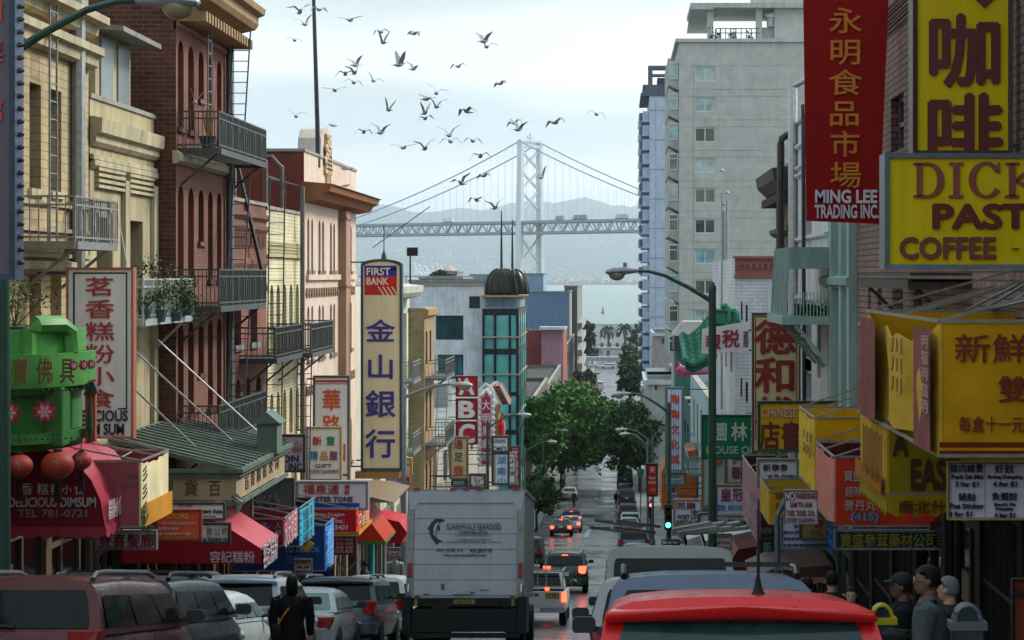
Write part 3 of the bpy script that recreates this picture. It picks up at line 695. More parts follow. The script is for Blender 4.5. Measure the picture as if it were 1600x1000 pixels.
XF = -10.3; pf = leftw(XF); b6 = T('corniced_building', 'pale stone building with heavy classical cornice behind the tall bank sign', 'building', (XF, 80, gz(80)))
flank(b6, pf, Ye1 + .05, 92, 39.6, colrow(pf, [(571, 577), (583, 589), (596, 602), (640, 643)], [(36, 38), (32.4, 34.4)], XF), mat('#cfc8b0', 'wall'), frm='#8b8a7e')
shell(b6, XF, Ye1 + .05, 92, 39.6, mat('#c3bca4', 'wall'), 9, 1)
cornice(b6, XF, 80, 92, 39.2, [(.15, -1.0), (.2, -.35), (.8, -.2), (.95, 0), (1.0, .3), (.05, .4)], mat('#c8c3b4', 'stone'), ends=.2)
for y in (81, 86, 91): MB().box(XF + .01, y, gz(91) + 3, XF + .3, y + .7, 38.2).done('pilaster', mat('#d5cfb8', 'stone'), b6)
fl = MB(); fl.bar((XF + .6, 89.8, 39.6), (XF + .6, 89.8, 40.9), .07); fl.box(XF + .45, 89.7, 40.9, XF + .95, 89.95, 41.3); fl.done('flood_lamp', mat('#1f2022', 'metal'), b6)
shopfront(b6, pf, Ye1 + .2, 91.8, gz(90), 3, '#7a746a', 5)
ad = MB(); ap = P(600, 400, 84); ad.tube([(ap.x, 84, 39.2), (ap.x, 84, 42.2)], [.04, .02], 5); ad.bar((ap.x - .5, 84, 41.2), (ap.x + 2.0, 84, 43.0), .035); ad.lathe([(.02, 0), (.16, .2), (.1, .5), (.02, .7)], (ap.x, 84, 40.4), 6); ad.done('aerial', mat('#3b3d40', 'metal'), b6)

Yg0, Yg1 = yof(XL, 663), yof(XL, 678); b7 = T('brick_building', 'narrow yellow brick building with orange front and iron balconies, beyond the bank sign', 'building', (XL, 98, gz(98)))
yb7 = mat('#aa9c78', 'brick', bw=.34, bh=.13, mortar='#8b7a52', c2=.8)
flank(b7, pl5, Yg0, Yg1, 38.3, colrow(pl5, [(665, 668), (671, 674)], [(35.6, 37.2), (32.2, 34.2), (28.4, 30.6)], XL), mat('#c09a72', 'brick', bw=.24, bh=.08, mortar='#8f6e48'), frm='#6f5a40')
shell(b7, XL, Yg0, Yg1, 38.3, yb7, 6, 1)
cornice(b7, XL, Yg0, Yg1, 38.0, [(.05, -.1), (.2, 0), (.22, .3), (.03, .34)], mat('#b08858', 'stone'), ends=.1)
for z in (34.9, 31.6, 28.2): fire_escape(b7, XL, 1.0, Yg0 + .5, Yg1 + .6, z, .9, '#777a7a', gap=.15, ladder=((XL + .6, Yg0 + 2, z - 3), (XL + .6, Yg0 + 4, z), (1, 0, 0), .5, .35))
for z in (35.1, 31.8): fire_escape(b6, XF, .9, 88.2, 91.5, z, .9, '#8b8d8b', gap=.15)
shopfront(b7, pl5, Yg0 + .1, Yg1 - .1, gz(103), 3, '#5a4a3a', 3)

b8 = T('low_building', 'low grey flat roofed building row behind the red letter sign', 'building', (-9.8, 130, gz(130)))
flank(b8, leftw(-9.8), 104, 158, 31.2, [(108 + i * 5, 28.2, 110.2 + i * 5, 30, None) for i in range(9)], mat('#b7aea0', 'wall'), frm='#8a857c')
shell(b8, -9.8, 104, 158, 31.2, mat('#a59c8e', 'wall'), 18, 1, mroof=mat('#8e908e', 'wall'))
rt = MB(); rt.box(-16.5, 112, 30.7, -14.2, 115, 32.1); rt.box(-13.4, 120, 30.7, -12.4, 121, 31.9); rt.box(-15, 135, 30.7, -12, 139, 32.4); rt.done('roof_vent', mat('#9a9c9a', 'metal'), b8)
shopfront(b8, leftw(-9.8), 105, 157, gz(150), 2.8, '#5a4a40', 12)

# corner block with glazed bay and two ribbed domes
pw = front(190); b9 = T('corner_building', 'white brick corner building with teal glazed bay under two ribbed black domes', 'building', (-14, 192, gz(192)))
wb = mat((.78, .8, .83), 'brick', bw=.5, bh=.16, mortar=(.6, .62, .65), c2=.93)
def fw(x0, y0, x1, y1, g=None): a, t = pw.px(x0, y0); b, q = pw.px(x1, y1); return (a, q, b, t, None) + ((g,) if g else ())
tl = '#2e6d72'
la, lb = pw.px(651, 430)[0], pw.px(757, 430)[0]
wall(b9, pw, -26, gz(192) - .3, lb, pw.px(700, 446)[1], [fw(681, 493, 724, 531, '#1d4a52'), fw(684, 554, 724, 592, tl), fw(733, 463, 750, 482, '#3a3a3c'), fw(681, 612, 724, 650, tl)], wb, frm='#1f2a30', mull=(3, 0), fw=.12, rec=.25)
zt9 = pw.px(700, 446)[1]
MB().poly([(-26, 190.02, zt9 - .5), (lb, 190.02, zt9 - .5), (lb, 214, zt9 - .5), (-26, 214, zt9 - .5)]).done('roof', mat('#8c8f92', 'wall'), b9)
pr = MB()
for x in (-24, -21, -18.5, -16): pr.bar((x, 190.3, zt9), (x, 190.3, zt9 + .9), .09)
pr.bar((-26, 190.3, zt9 + .9), (lb, 190.3, zt9 + .9), .1); pr.box(-26.1, 189.8, zt9 + .002, lb, 190.15, zt9 + .16); pr.done('roof_railing', mat('#a79b80', 'metal'), b9)
ra = pw.px(810, 430)[0]; yb_ = 206
bay = MB(); bay.box(lb, 188.6, gz(192), ra, yb_, pw.px(780, 482)[1]); bayo = bay.done('glazed_bay', mat('#66b4b0', 'glass', tint=1, sc=.35, rough=.12), b9)
mm = MB()
def hband(y0, y1, o=.05): zz0, zz1 = pw.px(780, y1)[1], pw.px(780, y0)[1]; mm.box(lb - o, 188.6 - o, zz0, ra + o, yb_ + o, zz1)
for y0, y1 in ((482, 492), (544, 553), (611, 617), (670, 677), (725, 735)): hband(y0, y1)
zb_, zt_ = gz(192), pw.px(780, 482)[1]
for x in (757, 775, 798, 809.5):
    X_ = pw.px(x, 430)[0]; mm.box(X_ - .12, 188.42, zb_, X_ + .12, 188.6, zt_)
for y in (190.5, 194, 198, 202, 206): mm.box(ra, y - .14, zb_, ra + .04, y + .14, zt_)
mm.done('mullions', mat('#1c2228', 'metal'), bayo)
tr = MB()
for y in (527, 585, 647): z = pw.px(780, y)[1]; tr.box(lb - .2, 188.35, z, ra + .12, 188.58, z + .16); tr.box(ra + .05, 188.59, z, ra + .12, yb_, z + .16)
tr.done('bay_trim', mat('#a9a48e', 'stone'), bayo)
up = MB(); up.box(lb + .1, 188.8, pw.px(780, 481.9)[1], ra - .1, yb_ - .2, pw.px(780, 463)[1]); up.done('drum', mat('#98a4b4', 'wall'), b9)
ud = MB()
for i in range(20): x = lb + .3 + i * (ra - lb - .6) / 19; ud.box(x, 188.7, pw.px(780, 479)[1], x + .06, 188.8, pw.px(780, 466)[1])
ud.done('drum_ribs', mat('#7e8a9a', 'wall'), b9)
ez = pw.px(780, 464)[1]; ee = MB(); ee.box(lb - .25, 188.2, ez, ra + .3, yb_, ez + .18); ee.done('eave', mat('#b59a68', 'stone'), b9)
for cx_, cy_ in ((783.5, 190.6), (800.5, 199.5)):
    q = P(cx_, 460, cy_); r_ = 1.66; z0 = ez + .18; H_ = 2.65
    dp = [(r_ * math.cos(t) ** .8 if t < 1.5 else .06, H_ * math.sin(t)) for t in [i * math.pi / 2 / 9 for i in range(10)]]
    do = MB().lathe(dp, (q.x, cy_, z0), 24).done('dome', mat('#2b2522', 'metal', rough=.4), b9, smooth='all')
    rb = MB()
    for k in range(14):
        t = 2 * math.pi * k / 14; rb.tube([(q.x + (r + .03) * math.cos(t), cy_ + (r + .03) * math.sin(t), z0 + h) for r, h in dp[:-1]], .06, 4)
    rb.done('dome_rib', mat('#3a332e', 'metal'), do, fix=False)
    ztop = P(cx_, 329 if cx_ < 795 else 343, cy_).z
    MB().tube([(q.x, cy_, z0 + H_ - .1), (q.x, cy_, z0 + H_ + 2.5), (q.x, cy_, ztop)], [.13, .1, .05], 6).done('finial', mat('#2a2828', 'metal'), do)

def far_block(label, x0, x1, yt, Y, depth, m, Xf=None, sidem=None, wins=None, name='far_building', roofm=None, zb=None, cat='building'):
    """block whose camera-facing face spans pixels x0..x1 at distance Y, top at row yt"""
    a, b = P(x0, yt, Y), P(x1, yt, Y); z1 = a.z; z0 = (gz(Y) if zb is None else zb) - .5
    r = T(name, label, cat, ((a.x + b.x) / 2, Y, z0))
    pf_ = front(Y); wall(r, pf_, a.x, z0, b.x, z1, [(P(w[0], w[1], Y).x, P(w[0], w[3], Y).z, P(w[2], w[1], Y).x, P(w[0], w[1], Y).z, None) + tuple(w[4:]) for w in (wins or [])], m, frm='#808080')
    s = MB()
    for x in (a.x, b.x): s.poly([(x, Y, z0), (x, Y + depth, z0), (x, Y + depth, z1), (x, Y, z1)])
    s.done('side_wall', sidem or m, r, fix=False)
    MB().poly([(a.x, Y + .01, z1 - .3), (b.x, Y + .01, z1 - .3), (b.x, Y + depth, z1 - .3), (a.x, Y + depth, z1 - .3)]).done('roof', roofm or mat('#77787a', 'wall'), r)
    c = MB(); c.box(min(a.x, b.x) - .15, Y - .15, z1 + .001, max(a.x, b.x) + .15, Y + .4, z1 + .3); c.box(b.x - .3, Y + .4, z1 + .001, b.x + .15, Y + depth, z1 + .3); c.done('coping', mat('#8f9296', 'wall'), r)
    return r
blu = mat('#6d86a4', 'wall')
far_block('blank slate blue wall of a block beyond the domes, nearest the water', 790, 889, 457, 400, 30, blu, sidem=mat('#b8b3a8', 'wall'))
far_block('pale blue upper block standing behind the domes, below the bridge tower', 815, 849, 429, 440, 20, mat('#92a8c2', 'wall'))
far_block('grey blue rooftop block just left of the black domes', 735, 800, 431, 330, 25, mat('#8aa0b6', 'wall'), wins=[(742, 440, 752, 447, '#40505c'), (760, 440, 770, 447, '#40505c')])
far_block('slate rooftop plant room below the grey blue block', 726, 770, 442, 260, 10, mat('#6f8294', 'wall'))
pk = far_block('pink stucco house with white parapet and small side windows', 846, 880, 518, 322, 24, mat('#b98b98', 'wall'), sidem=mat('#a0604e', 'wall'))
far_block('dull red house wall left of the pink stucco house', 822, 847, 517, 330, 20, mat('#9c4a48', 'wall'))
fx = MB(); q = P(846, 518, 321); q2 = P(880, 518, 321); fx.box(q.x - .3, 320, q.z + .31, q2.x + .4, 323, q.z + .8); fx.done('white_parapet', mat('#cfd3d6', 'wall'), pk)
g_ = far_block('grey concrete block with balconies lining the far left kerb', 882, 902, 448, 425, 60, mat('#6c6f70', 'wall'), sidem=mat('#8c8a84', 'wall'))
bx = MB()
for z in (34, 31, 28, 25, 22): bx.box(-9.0, 427, z - 6, -7.9, 480, z - 4.6)
bx.done('balcony', mat('#a8a39a', 'wall'), g_)
far_block('brown flat roofed house behind the white brick parapet', 655, 722, 436, 290, 20, mat('#8d6f60', 'wall'), roofm=mat('#6b4a40', 'wall'))
h_ = far_block('small grey house with pale hipped roof beside dark shrubs on the skyline', 690, 714, 426, 320, 12, mat('#9a9694', 'wall'))
q = P(702, 424, 326); MB().add([(q.x - 1.6, 319.5, q.z - .4), (q.x + 1.6, 319.5, q.z - .4), (q.x + 1.6, 332, q.z - .4), (q.x - 1.6, 332, q.z - .4), (q.x, 324, q.z + .9), (q.x, 328, q.z + .9)], [(0, 1, 4), (1, 2, 5, 4), (2, 3, 5), (3, 0, 4, 5)]).done('hipped_roof', mat('#a8968c', 'wall'), h_)
far_block('long grey flat roof with pale rail behind the white brick corner block', 640, 760, 441, 235, 14, mat('#a3aab2', 'wall'))
# waterfront hall with rows of windows
hl = []
for x in list(range(914, 1000, 12)):
    hl += [(x, 519, x + 4, 527, '#2c3034'), (x, 536, x + 5, 543, '#2c3034')]
far_block('long white waterfront hall behind the two palms', 880, 1040, 508, 820, 25, mat('#d8d6d0', 'wall'), wins=hl, name='waterfront_hall')
for Y, y0, y1, lab in ((640, 558, 564, 'lower grey footbridge deck across the far end of the street'), (700, 543, 548, 'upper grey footbridge deck across the far end of the street')):
    zt = P(900, y0, Y).z; zb2 = P(900, y1, Y).z; t = T('footbridge', lab, 'bridge', (-8, Y, gz(Y)))
    MB().box(-40, Y, zb2, 20, Y + 6, zt).done('deck', mat('#9aa0a2', 'wall'), t)
    p_ = MB()
    for x in (-30, -17, 8): p_.lathe([(.7, 0), (.6, zb2 - gz(Y))], (x, Y + 3, gz(Y)), 8)
    p_.done('pier', mat('#84888a', 'wall'), t)
    r_ = MB(); r_.box(-40, Y - .1, zt + .9, 20, Y - .02, zt + 1.1)
    for i in range(40): r_.box(-40 + i * 1.5, Y - .1, zt, -39.9 + i * 1.5, Y - .02, zt + .9)
    r_.done('railing', mat('#7c8284', 'metal'), t)
# more fabric along the left kerb behind the trees
for i, (ya, yb, zt, c, lab) in enumerate(((214, 262, 26, '#6c625a', 'brown house front half hidden behind the big round street trees'), (262, 321, 25, '#7d7a74', 'grey house front behind the second street trees, before the pink house'), (345, 424, 27, '#5c5550', 'dark house front in front of the grey concrete block'))):
    t = T('terrace_house', lab, 'building', (XL, ya, gz(ya)))
    flank(t, pl5, ya, yb, zt, [(ya + 3 + k * 7, zt - 4, ya + 6 + k * 7, zt - 1.6, None) for k in range(int((yb - ya) / 7) - 0)], mat(c, 'wall')); shell(t, XL, ya, yb, zt, mat(c, 'wall'), 12, 1)
# ---------------------------------------------------------------- right side, near to far
pr4 = rightw(XR)
pinkb = mat('#9c7a70', 'brick', bw=.32, bh=.11, mortar='#57494a', c2=.75, ms=.016)
r0 = T('brick_building', 'dark pinkish brick building with honeycomb band behind the yellow signs, nearest on the right', 'building', (XR, 28, gz(28)))
rz1, rz2 = zrow(XR, 1400, 150, 236), zrow(XR, 1400, 455, 500)
rw = [(-yof(XR, x0), z0, -yof(XR, x1), z1, None) for x0, x1 in ((1356, 1361), (1371, 1378), (1394, 1411), (1428, 1440)) for z0, z1 in (zrow(XR, x0, 440, 500),)]
rw += [(-yof(XR, 1392), rz1[0], -yof(XR, 1412), rz1[1], None), (-19.0, 38.9, -20.2, 41, None), (-16.5, 38.9, -17.7, 41, None)]
flank(r0, pr4, 8, 37.6, 49, rw, pinkb, frm='#5d6670', fw=.07)
shell(r0, XR, 8, 37.6, 49, pinkb, 10, -1)
hb = MB()
for j in range(7):
    for i in range(70): y = 30 + (i + .5 * (j % 2)) * .11; hb.box(XR - .05, y, zof(XR, 1400, 45) + j * .07, XR - .002, y + .06, zof(XR, 1400, 45) + j * .07 + .035)
hb.done('honeycomb_band', pinkb, r0)
shopfront(r0, pr4, -37.5, -9, gz(32), 2.9, '#2a221e', 11, '#08090a')
fire_escape(r0, XR, .8, 25.5, 31, zof(4.0, 1420, 440), .02, '#4c4844', sgn=-1)
cbl = MB()
for (x0, y0, Y0), (x1, y1, Y1) in (((1440, 520, 30), (1620, 430, 20)), ((1500, 505, 26), (1610, 440, 20)), ((1530, 500, 24), (1615, 452, 20)), ((1470, 500, 28), (1605, 470, 20))):
    cbl.tube([P(x0, y0, Y0), P(x1, y1, Y1)], .018, 5)
cbl.done('stay_rod', mat('#7b8894', 'metal'), r0)
teal = mat('#8da8a2', 'wall'); tealt = mat('#a2bab4', 'stone')
r1 = T('plaster_building', 'tall narrow grey green building with pilasters and boxed balcony, under the hanging red banner', 'building', (XR, 40, gz(40)))
flank(r1, pr4, 37.7, 42.8, 42.4, [(-yof(XR, x1), z0, -yof(XR, x0), z1, None) for x0, x1 in ((1298, 1303), (1311, 1317)) for z0, z1 in (zrow(XR, 1300, 500, 640), zrow(XR, 1300, 345, 440))], teal, frm='#40504e')
shell(r1, XR, 37.7, 42.8, 42.4, teal, 9, -1)
for x in (1308, 1324, 1337):
    y = yof(XR, x); MB().box(XR - .16, y - .2, gz(42) + 3, XR - .002, y + .2, 42.3).done('pilaster', tealt, r1)
cornice(r1, XR, 37.7, 42.8, zof(XR, 1320, 445), [(.05, -.1), (.2, 0), (.22, .15), (.03, .2)], tealt, -1, name='string_course')
bz = P(1270, 420, 41.2); bx = MB(); x0_ = P(1236, 420, 41.2).x; x1_ = XR
bx.box(x0_, 41.2, bz.z, x1_ - .01, 41.3, P(1270, 386, 41.2).z); bx.box(x0_ - .02, 41.31, bz.z, x0_ + .06, 45.2, P(1270, 386, 41.2).z); bx.box(x0_ + .07, 41.31, P(1270, 388, 41.2).z, x1_ - .01, 45.2, P(1270, 386, 41.2).z)
bo = bx.done('boxed_balcony', teal, r1)
sl2 = MB()
for i in range(5): y = 41.5 + i * .8; sl2.bar((x0_ - .12, y, bz.z - 1.1), (x0_ - .03, y, P(1270, 386, 41.2).z), .09)
sl2.box(x0_ - .2, 41.2, bz.z - 1.2, x1_ - .02, 45.2, bz.z - 1.02)
for y in (41.3, 43.2, 45): sl2.bar((x1_ - .05, y, bz.z - 2.2), (x0_ + .1, y, bz.z - 1.2), .08)
for i in range(12): x = x0_ + .05 + i * (x1_ - x0_ - .1) / 12; sl2.bar((x, 41.22, bz.z - 1.02), (x, 41.22, bz.z - .5), .025)
sl2.done('balcony_frame', tealt, bo)
pt_ = MB(); rnd = random.Random(5)
for _ in range(240): c = Vector((rnd.uniform(x0_ + .1, x1_ - .1), rnd.uniform(41.3, 41.7), bz.z - 1.0 + rnd.uniform(0, .22))); a = Vector((rnd.uniform(-1, 1), rnd.uniform(-1, 1), rnd.uniform(-1, 1))).normalized() * .07; b = Vector((a.y, -a.x, a.z)) * .7; pt_.poly([c - a, c + b, c + a, c - b])
tag(pt_.done('planter_leaves', mat('#4c5a2c', 'leaf'), fix=False), 'low green plants along the boxed grey green balcony', 'plants', kind='stuff')
shopfront(r1, pr4, -42.7, -37.8, gz(42), 2.6, '#3c4644', 2, '#08090a')
white = mat('#d6d4d6', 'wall'); r2 = T('plaster_building', 'white painted building with thin mouldings and pipes beside the red banner', 'building', (XR, 47, gz(47)))
flank(r2, pr4, 42.9, 51, 43.9, [(-yof(XR, 1268), z0, -yof(XR, 1258), z1, None) for z0, z1 in (zrow(XR, 1260, 560, 625), (37.6, 39.2), (41.0, 42.3))] + [(-yof(XR, 1283), 37.6, -yof(XR, 1277), 39.2, None)], white, frm='#b0b2b4')
shell(r2, XR, 42.9, 51, 43.9, white, 9, -1)
for z in (43.3, 42.75, 42.55, 40.9, 39.4): cornice(r2, XR, 42.9, 51, z, [(.02, -.05), (.09, 0), (.09, .06), (.02, .08)], white, -1, name='moulding')
MB().tube([(XR - .12, 50.2, gz(50) + 3), (XR - .12, 50.2, 44.9), (XR + .5, 50.2, 45.3)], .12, 8).done('vent_pipe', mat('#bfc2c2', 'metal'), r2, smooth=True)
MB().tube([(XR - .1, 47.2, gz(50) + 3), (XR - .14, 47.2, 44.2)], .05, 6).done('drain_pipe', mat('#3d3f40', 'metal'), r2)
shopfront(r2, pr4, -50.9, -43, gz(50), 2.6, '#3a3432', 3, '#08090a')
r3 = T('brick_building', 'brown brick building front with projecting bracketed cornice, seen edge on', 'building', (XR, 54, gz(54)))
brb = mat('#6d5c54', 'brick', mortar='#544a46', c2=.8)
flank(r3, pr4, 51.1, 57, 43.0, [(-52.2 - i * 1.6, 38.6, -51.4 - i * 1.6, 40.6, 'r') for i in range(3)], brb, frm='#44403c')
shell(r3, XR, 51.1, 57, 43.0, brb, 9, -1)
cornice(r3, XR, 51.1, 57, 42.6, [(.1, -.4), (.3, -.3), (.55, -.05), (.6, .25), (.02, .32)], mat('#5b5450', 'wall'), -1, ends=.1, dent=.4); cornice(r3, XR, 51.1, 57, 41.2, [(.05, -.1), (.2, 0), (.2, .12), (.02, .14)], mat('#5b5450', 'wall'), -1, name='string_course')
MB().tube([P(1250, 211, 50.5), P(1230, 211, 50.5), P(1222, 216, 50.5), P(1220, 226, 50.5), P(1219, 470, 50.5)], .1, 8).done('vent_pipe', mat('#3f3a3a', 'metal'), r3, smooth=True)
shopfront(r3, pr4, -56.9, -51.2, gz(56), 2.6, '#3a3432', 3, '#08090a')
r3b = T('low_building', 'low grey shop building hidden behind the crowded hanging signs on the right', 'building', (XR, 66, gz(66)))
flank(r3b, pr4, 57.1, 76.9, 34.5, [(-60 - i * 4, 31.6, -58.4 - i * 4, 33.4, None) for i in range(4)], mat('#8c8a86', 'wall')); shell(r3b, XR, 57.1, 76.9, 34.5, mat('#8c8a86', 'wall'), 9, -1)
shopfront(r3b, pr4, -76.8, -57.2, gz(76), 2.6, '#3a3432', 6, '#08090a')
# white painted brick flank with red band on top
r4 = T('brick_building', 'white painted brick building with slit windows and a red brick band along its top', 'building', (XR, 80, gz(80)))
wbk = mat('#cfcfd4', 'brick', bw=.4, bh=.14, mortar='#a5a5aa', c2=.93)
p77 = front(77); zt = P(1150, 404, 77).z; zm = P(1150, 432, 77).z
def f77(x0, y0, x1, y1): a, t = p77.px(x0, y0); b, q = p77.px(x1, y1); return (a, q, b, t, 'p')
wall(r4, p77, XR, gz(80) - .3, XR + 10, zm, [f77(1157.5, 471, 1160.5, 500), f77(1165, 476, 1168.5, 504), f77(1157, 590, 1160, 620), f77(1165, 597, 1169, 628)], wbk, frm='#70757c', fw=.03)
MB().poly([(XR, 77, zm), (XR + 10, 77, zm), (XR + 10, 77, zt), (XR, 77, zt)]).done('brick_band', mat('#a3685c', 'brick', bw=.3, bh=.1, mortar='#8d6a62'), r4)
rb = MB()
for i in range(26): x = XR + .1 + i * .24; rb.box(x, 76.9, zm + .3, x + .1, 76.996, zm + .52)
rb.box(XR - .05, 76.88, zm - .06, XR + 10, 76.997, zm + .03); rb.box(XR - .05, 76.88, zt + .002, XR + 10, 77.2, zt + .1); rb.done('corbel_course', mat('#97605a', 'stone'), r4)
flank(r4, pr4, 77.01, 95, zt, [(-80 - i * 4, 36, -78.6 - i * 4, 38, 'r') for i in range(4)], wbk, frm='#70757c'); MB().poly([(XR, 77.05, zt - .4), (XR + 10, 77.05, zt - .4), (XR + 10, 95, zt - .4), (XR, 95, zt - .4)]).done('roof', mat('#777777', 'wall'), r4)
shopfront(r4, pr4, -94.9, -77.1, gz(94), 2.8, '#3a3432', 5, '#08090a')
po = MB()
for x, yt_ in ((1128, 300), (1136, 312), (1131, 330)):
    q = P(x, yt_, 86); po.tube([(q.x + 0, 86, 34), (q.x, 86, q.z)], [.07, .05], 6); po.lathe([(.02, 0), (.09, .06), (.02, .16)], (q.x, 86, q.z + .9 if x == 1128 else q.z + .25), 7)
pso = tag(T('flagpoles_stand', 'slim bare grey flagpole cluster rising before the tall grey apartment block', 'flagpole', (P(1131, 600, 86).x, 86, 30)), None)
po.done('pole', mat('#9a9ea0', 'metal'), pso)
# pagoda topped building
r5 = T('pagoda_building', 'pale building with fire escapes and a pink scroll eave beyond the green pagoda canopy', 'building', (XR, 108, gz(108)))
flank(r5, pr4, 95.1, 124, 33.6, [(-99 - i * 5, 30, -97 - i * 5, 32.4, None) for i in range(5)], mat('#9db2b4', 'wall'), frm='#56706e'); shell(r5, XR, 95.1, 124, 33.6, mat('#bfc6d2', 'wall'), 10, -1)
grn = mat('#3c7a62', 'wall'); grd = mat('#285646', 'wall')
def pagoda(root, Yp):
    """hipped corner of a tiled roof: concave rows of tile tubes falling towards the street, scroll ridge on top"""
    rows = []
    for k in range(7):
        Y = Yp + 3 - k * .7; row = []
        for i in range(9):
            t = i / 8; x = 1120 - (56 - k * 1.2) * t; y = 486 + k * 10.5 + (50 - k * 4) * (1 - (1 - t) ** 1.7) - (6 * max(0, t - .75) / .25) ** 1.2
            row.append(P(x, y, Y))
        rows.append(row)
    ro = MB().loft([r_ + [q - Vector((0, 0, .25)) for q in r_[::-1]] for r_ in rows]).done('pagoda_roof', grd, root)
    tl_ = MB()
    for r_ in rows: tl_.tube([q + Vector((0, 0, .1)) for q in r_], [.14] * 8 + [.2], 6)
    for i in (2, 4, 6, 8): tl_.tube([r_[i] + Vector((0, 0, .1)) for r_ in rows], .1, 5)
    tl_.done('roof_tile', grn, ro, fix=False)
    rg = MB(); a, b = P(1112, 520, Yp), P(1150, 482, Yp)
    rg.box(a.x, Yp, a.z - .3, b.x, Yp + 8, a.z + .35); rg.box(P(1116, 0, Yp).x, Yp - .2, a.z + .351, P(1133, 0, Yp).x, Yp + .3, P(0, 486, Yp).z); rg.box(P(1114, 0, Yp).x, Yp - .3, P(0, 486, Yp).z + .001, P(1136, 0, Yp).x, Yp + .4, P(0, 483, Yp).z)
    for cx_, yb in ((1136, 478), (1149, 486)): rg.tube([P(cx_ - 2, 508, Yp), P(cx_ + 2, 500, Yp), P(cx_ + 1, yb + 6, Yp), P(cx_ - 3, yb, Yp), P(cx_ - 8, yb + 1, Yp), P(cx_ - 9, yb + 5, Yp), P(cx_ - 5, yb + 7, Yp)], [.2, .18, .16, .14, .12, .1, .06], 8)
    rg.done('ridge_scroll', grn, ro)
pgc = T('pagoda_canopy', 'green tiled pagoda canopy with upturned eave and scroll ridge behind the white cloth banner', 'canopy', (4, 73, 33)); pagoda(pgc, 73)
m = MB(); m.bar((XR + .3, 73.5, P(0, 512, 73).z), (3.4, 73.5, P(0, 512, 73).z), .1); m.bar((XR + .3, 75.5, P(0, 520, 75).z), (3.2, 75.5, P(0, 520, 75).z), .1); m.done('bracket', tealt, pgc)
shopfront(r5, pr4, -123.8, -95.2, gz(122), 2.8, '#3a3432', 8, '#08090a')
ft = MB(); a = P(1074, 565, 95); ft.box(a.x, 95.0, P(0, 580, 95).z, P(1150, 0, 95).x, 95.08, P(0, 553, 95).z); fo = ft.done('eave_panel', mat('#aab4c8', 'wall'), r5)
fm = MB(); 
for x0, y0, x1, y1 in ((1099, 559, 1118, 571), (1117, 580, 1125, 586)):
    p_, q_ = P(x0, y0, 94.97), P(x1, y1, 94.97)
    for u0, u1 in (((p_.x, p_.z), (q_.x, p_.z)), ((q_.x, p_.z), (q_.x, q_.z)), ((q_.x, q_.z), (p_.x, q_.z)), ((p_.x, q_.z), (p_.x, p_.z))): fm.bar((u0[0], 94.96, u0[1]), (u1[0], 94.96, u1[1]), .06)
fm.done('fret_ornament', mat('#2a5a4c', 'paint'), fo)
pk2 = MB(); q = P(1062, 574, 95); pk2.tube([P(1058, 566, 95), P(1060, 576, 95), P(1068, 581, 95), P(1080, 582, 95), P(1110, 582, 95)], [.1, .26, .3, .14, .1], 7); pk2.done('eave_scroll', mat('#b05070', 'paint'), r5)
low = T('theatre_building', 'dark fronted building with grey domed canopy left of the pagoda roof', 'building', (XR, 140, gz(140)))
flank(low, pr4, 124.1, 160, 31.5, [(-130 - i * 5, 28, -127 - i * 5, 30, None) for i in range(6)], mat('#41685f', 'wall')); shell(low, XR, 124.1, 160, 31.5, mat('#4a5a58', 'wall'), 10, -1)
q = P(1050, 523, 128); cn = MB(); cn.loft([[(q.x, 126, q.z), (q.x + 4, 126, q.z), (q.x + 4, 131, q.z), (q.x, 131, q.z)], [(q.x + .7, 126.5, q.z + .9), (q.x + 3.6, 126.5, q.z + .9), (q.x + 3.6, 130.5, q.z + .9), (q.x + .7, 130.5, q.z + .9)]]); cn.done('domed_canopy', mat('#a5a09a', 'wall'), low)
cn = MB(); cn.box(q.x + .1, 126.1, q.z - 1.0, q.x + 3.9, 130.9, q.z - .002); cn.done('canopy_fascia', mat('#23282b', 'paint'), low)
cn = MB(); cn.box(q.x + .2, 126.2, q.z - 4, q.x + 3.9, 130.8, q.z - 1.01); cn.done('upper_storey', mat('#3b6a60', 'wall'), low)
fire_escape(r5, XR, 1.0, 100, 108, 29.6, .9, '#7a8f90', gap=.2, sgn=-1); fire_escape(r5, XR, 1.0, 111, 118, 29.4, .9, '#7a8f90', gap=.2, sgn=-1, ladder=((XR - .6, 112, 26.4), (XR - .6, 115, 29.4), (1, 0, 0), .5, .35))
fire_escape(low, XR, 1.0, 127, 134, 27.6, .9, '#6a8f8a', gap=.2, sgn=-1)
r6 = T('terrace_house', 'narrow pale shop houses below the tall grey apartment block', 'building', (XR, 170, gz(170)))
flank(r6, pr4, 160.1, 180.9, 29, [(-164 - i * 4, 26, -162.5 - i * 4, 28, None) for i in range(4)], mat('#a8b2b4', 'wall')); shell(r6, XR, 160.1, 180.9, 29, mat('#a8a4a0', 'wall'), 10, -1)
# tall grey apartment block
apt = mat('#b8b7b0', 'wall', dirt=.9); Ya = 181.0; pA = front(Ya)
r7 = T('apartment_block', 'tall pale grey apartment block with paired windows and roof terrace canopy', 'building', (11, 190, gz(190)))
aX0 = P(1061, 0, Ya).x; aX1 = aX0 + 16; zt7 = P(0, 66, Ya).z
wz = []
cur = ['#a9bcba', '#9fb2b4', '#5b5f50', '#b4c4c2', '#6b6a60', '#3f4a4c', '#8fb6bc', '#5d625c', '#a6b6b4', '#77807a', '#9ab0b0']
for i in range(11):
    yt, yb = 104 + i * 47.6, 127 + i * 47.6
    wz.append((P(1085.5, 0, Ya).x, P(0, yb, Ya).z, P(1118, 0, Ya).x, P(0, yt, Ya).z, None, cur[i]))
wall(r7, pA, aX0, gz(Ya) - .3, aX1, zt7, wz, apt, frm='#c2c6c0', mull=(1, 0), fw=.12, rec=.12)
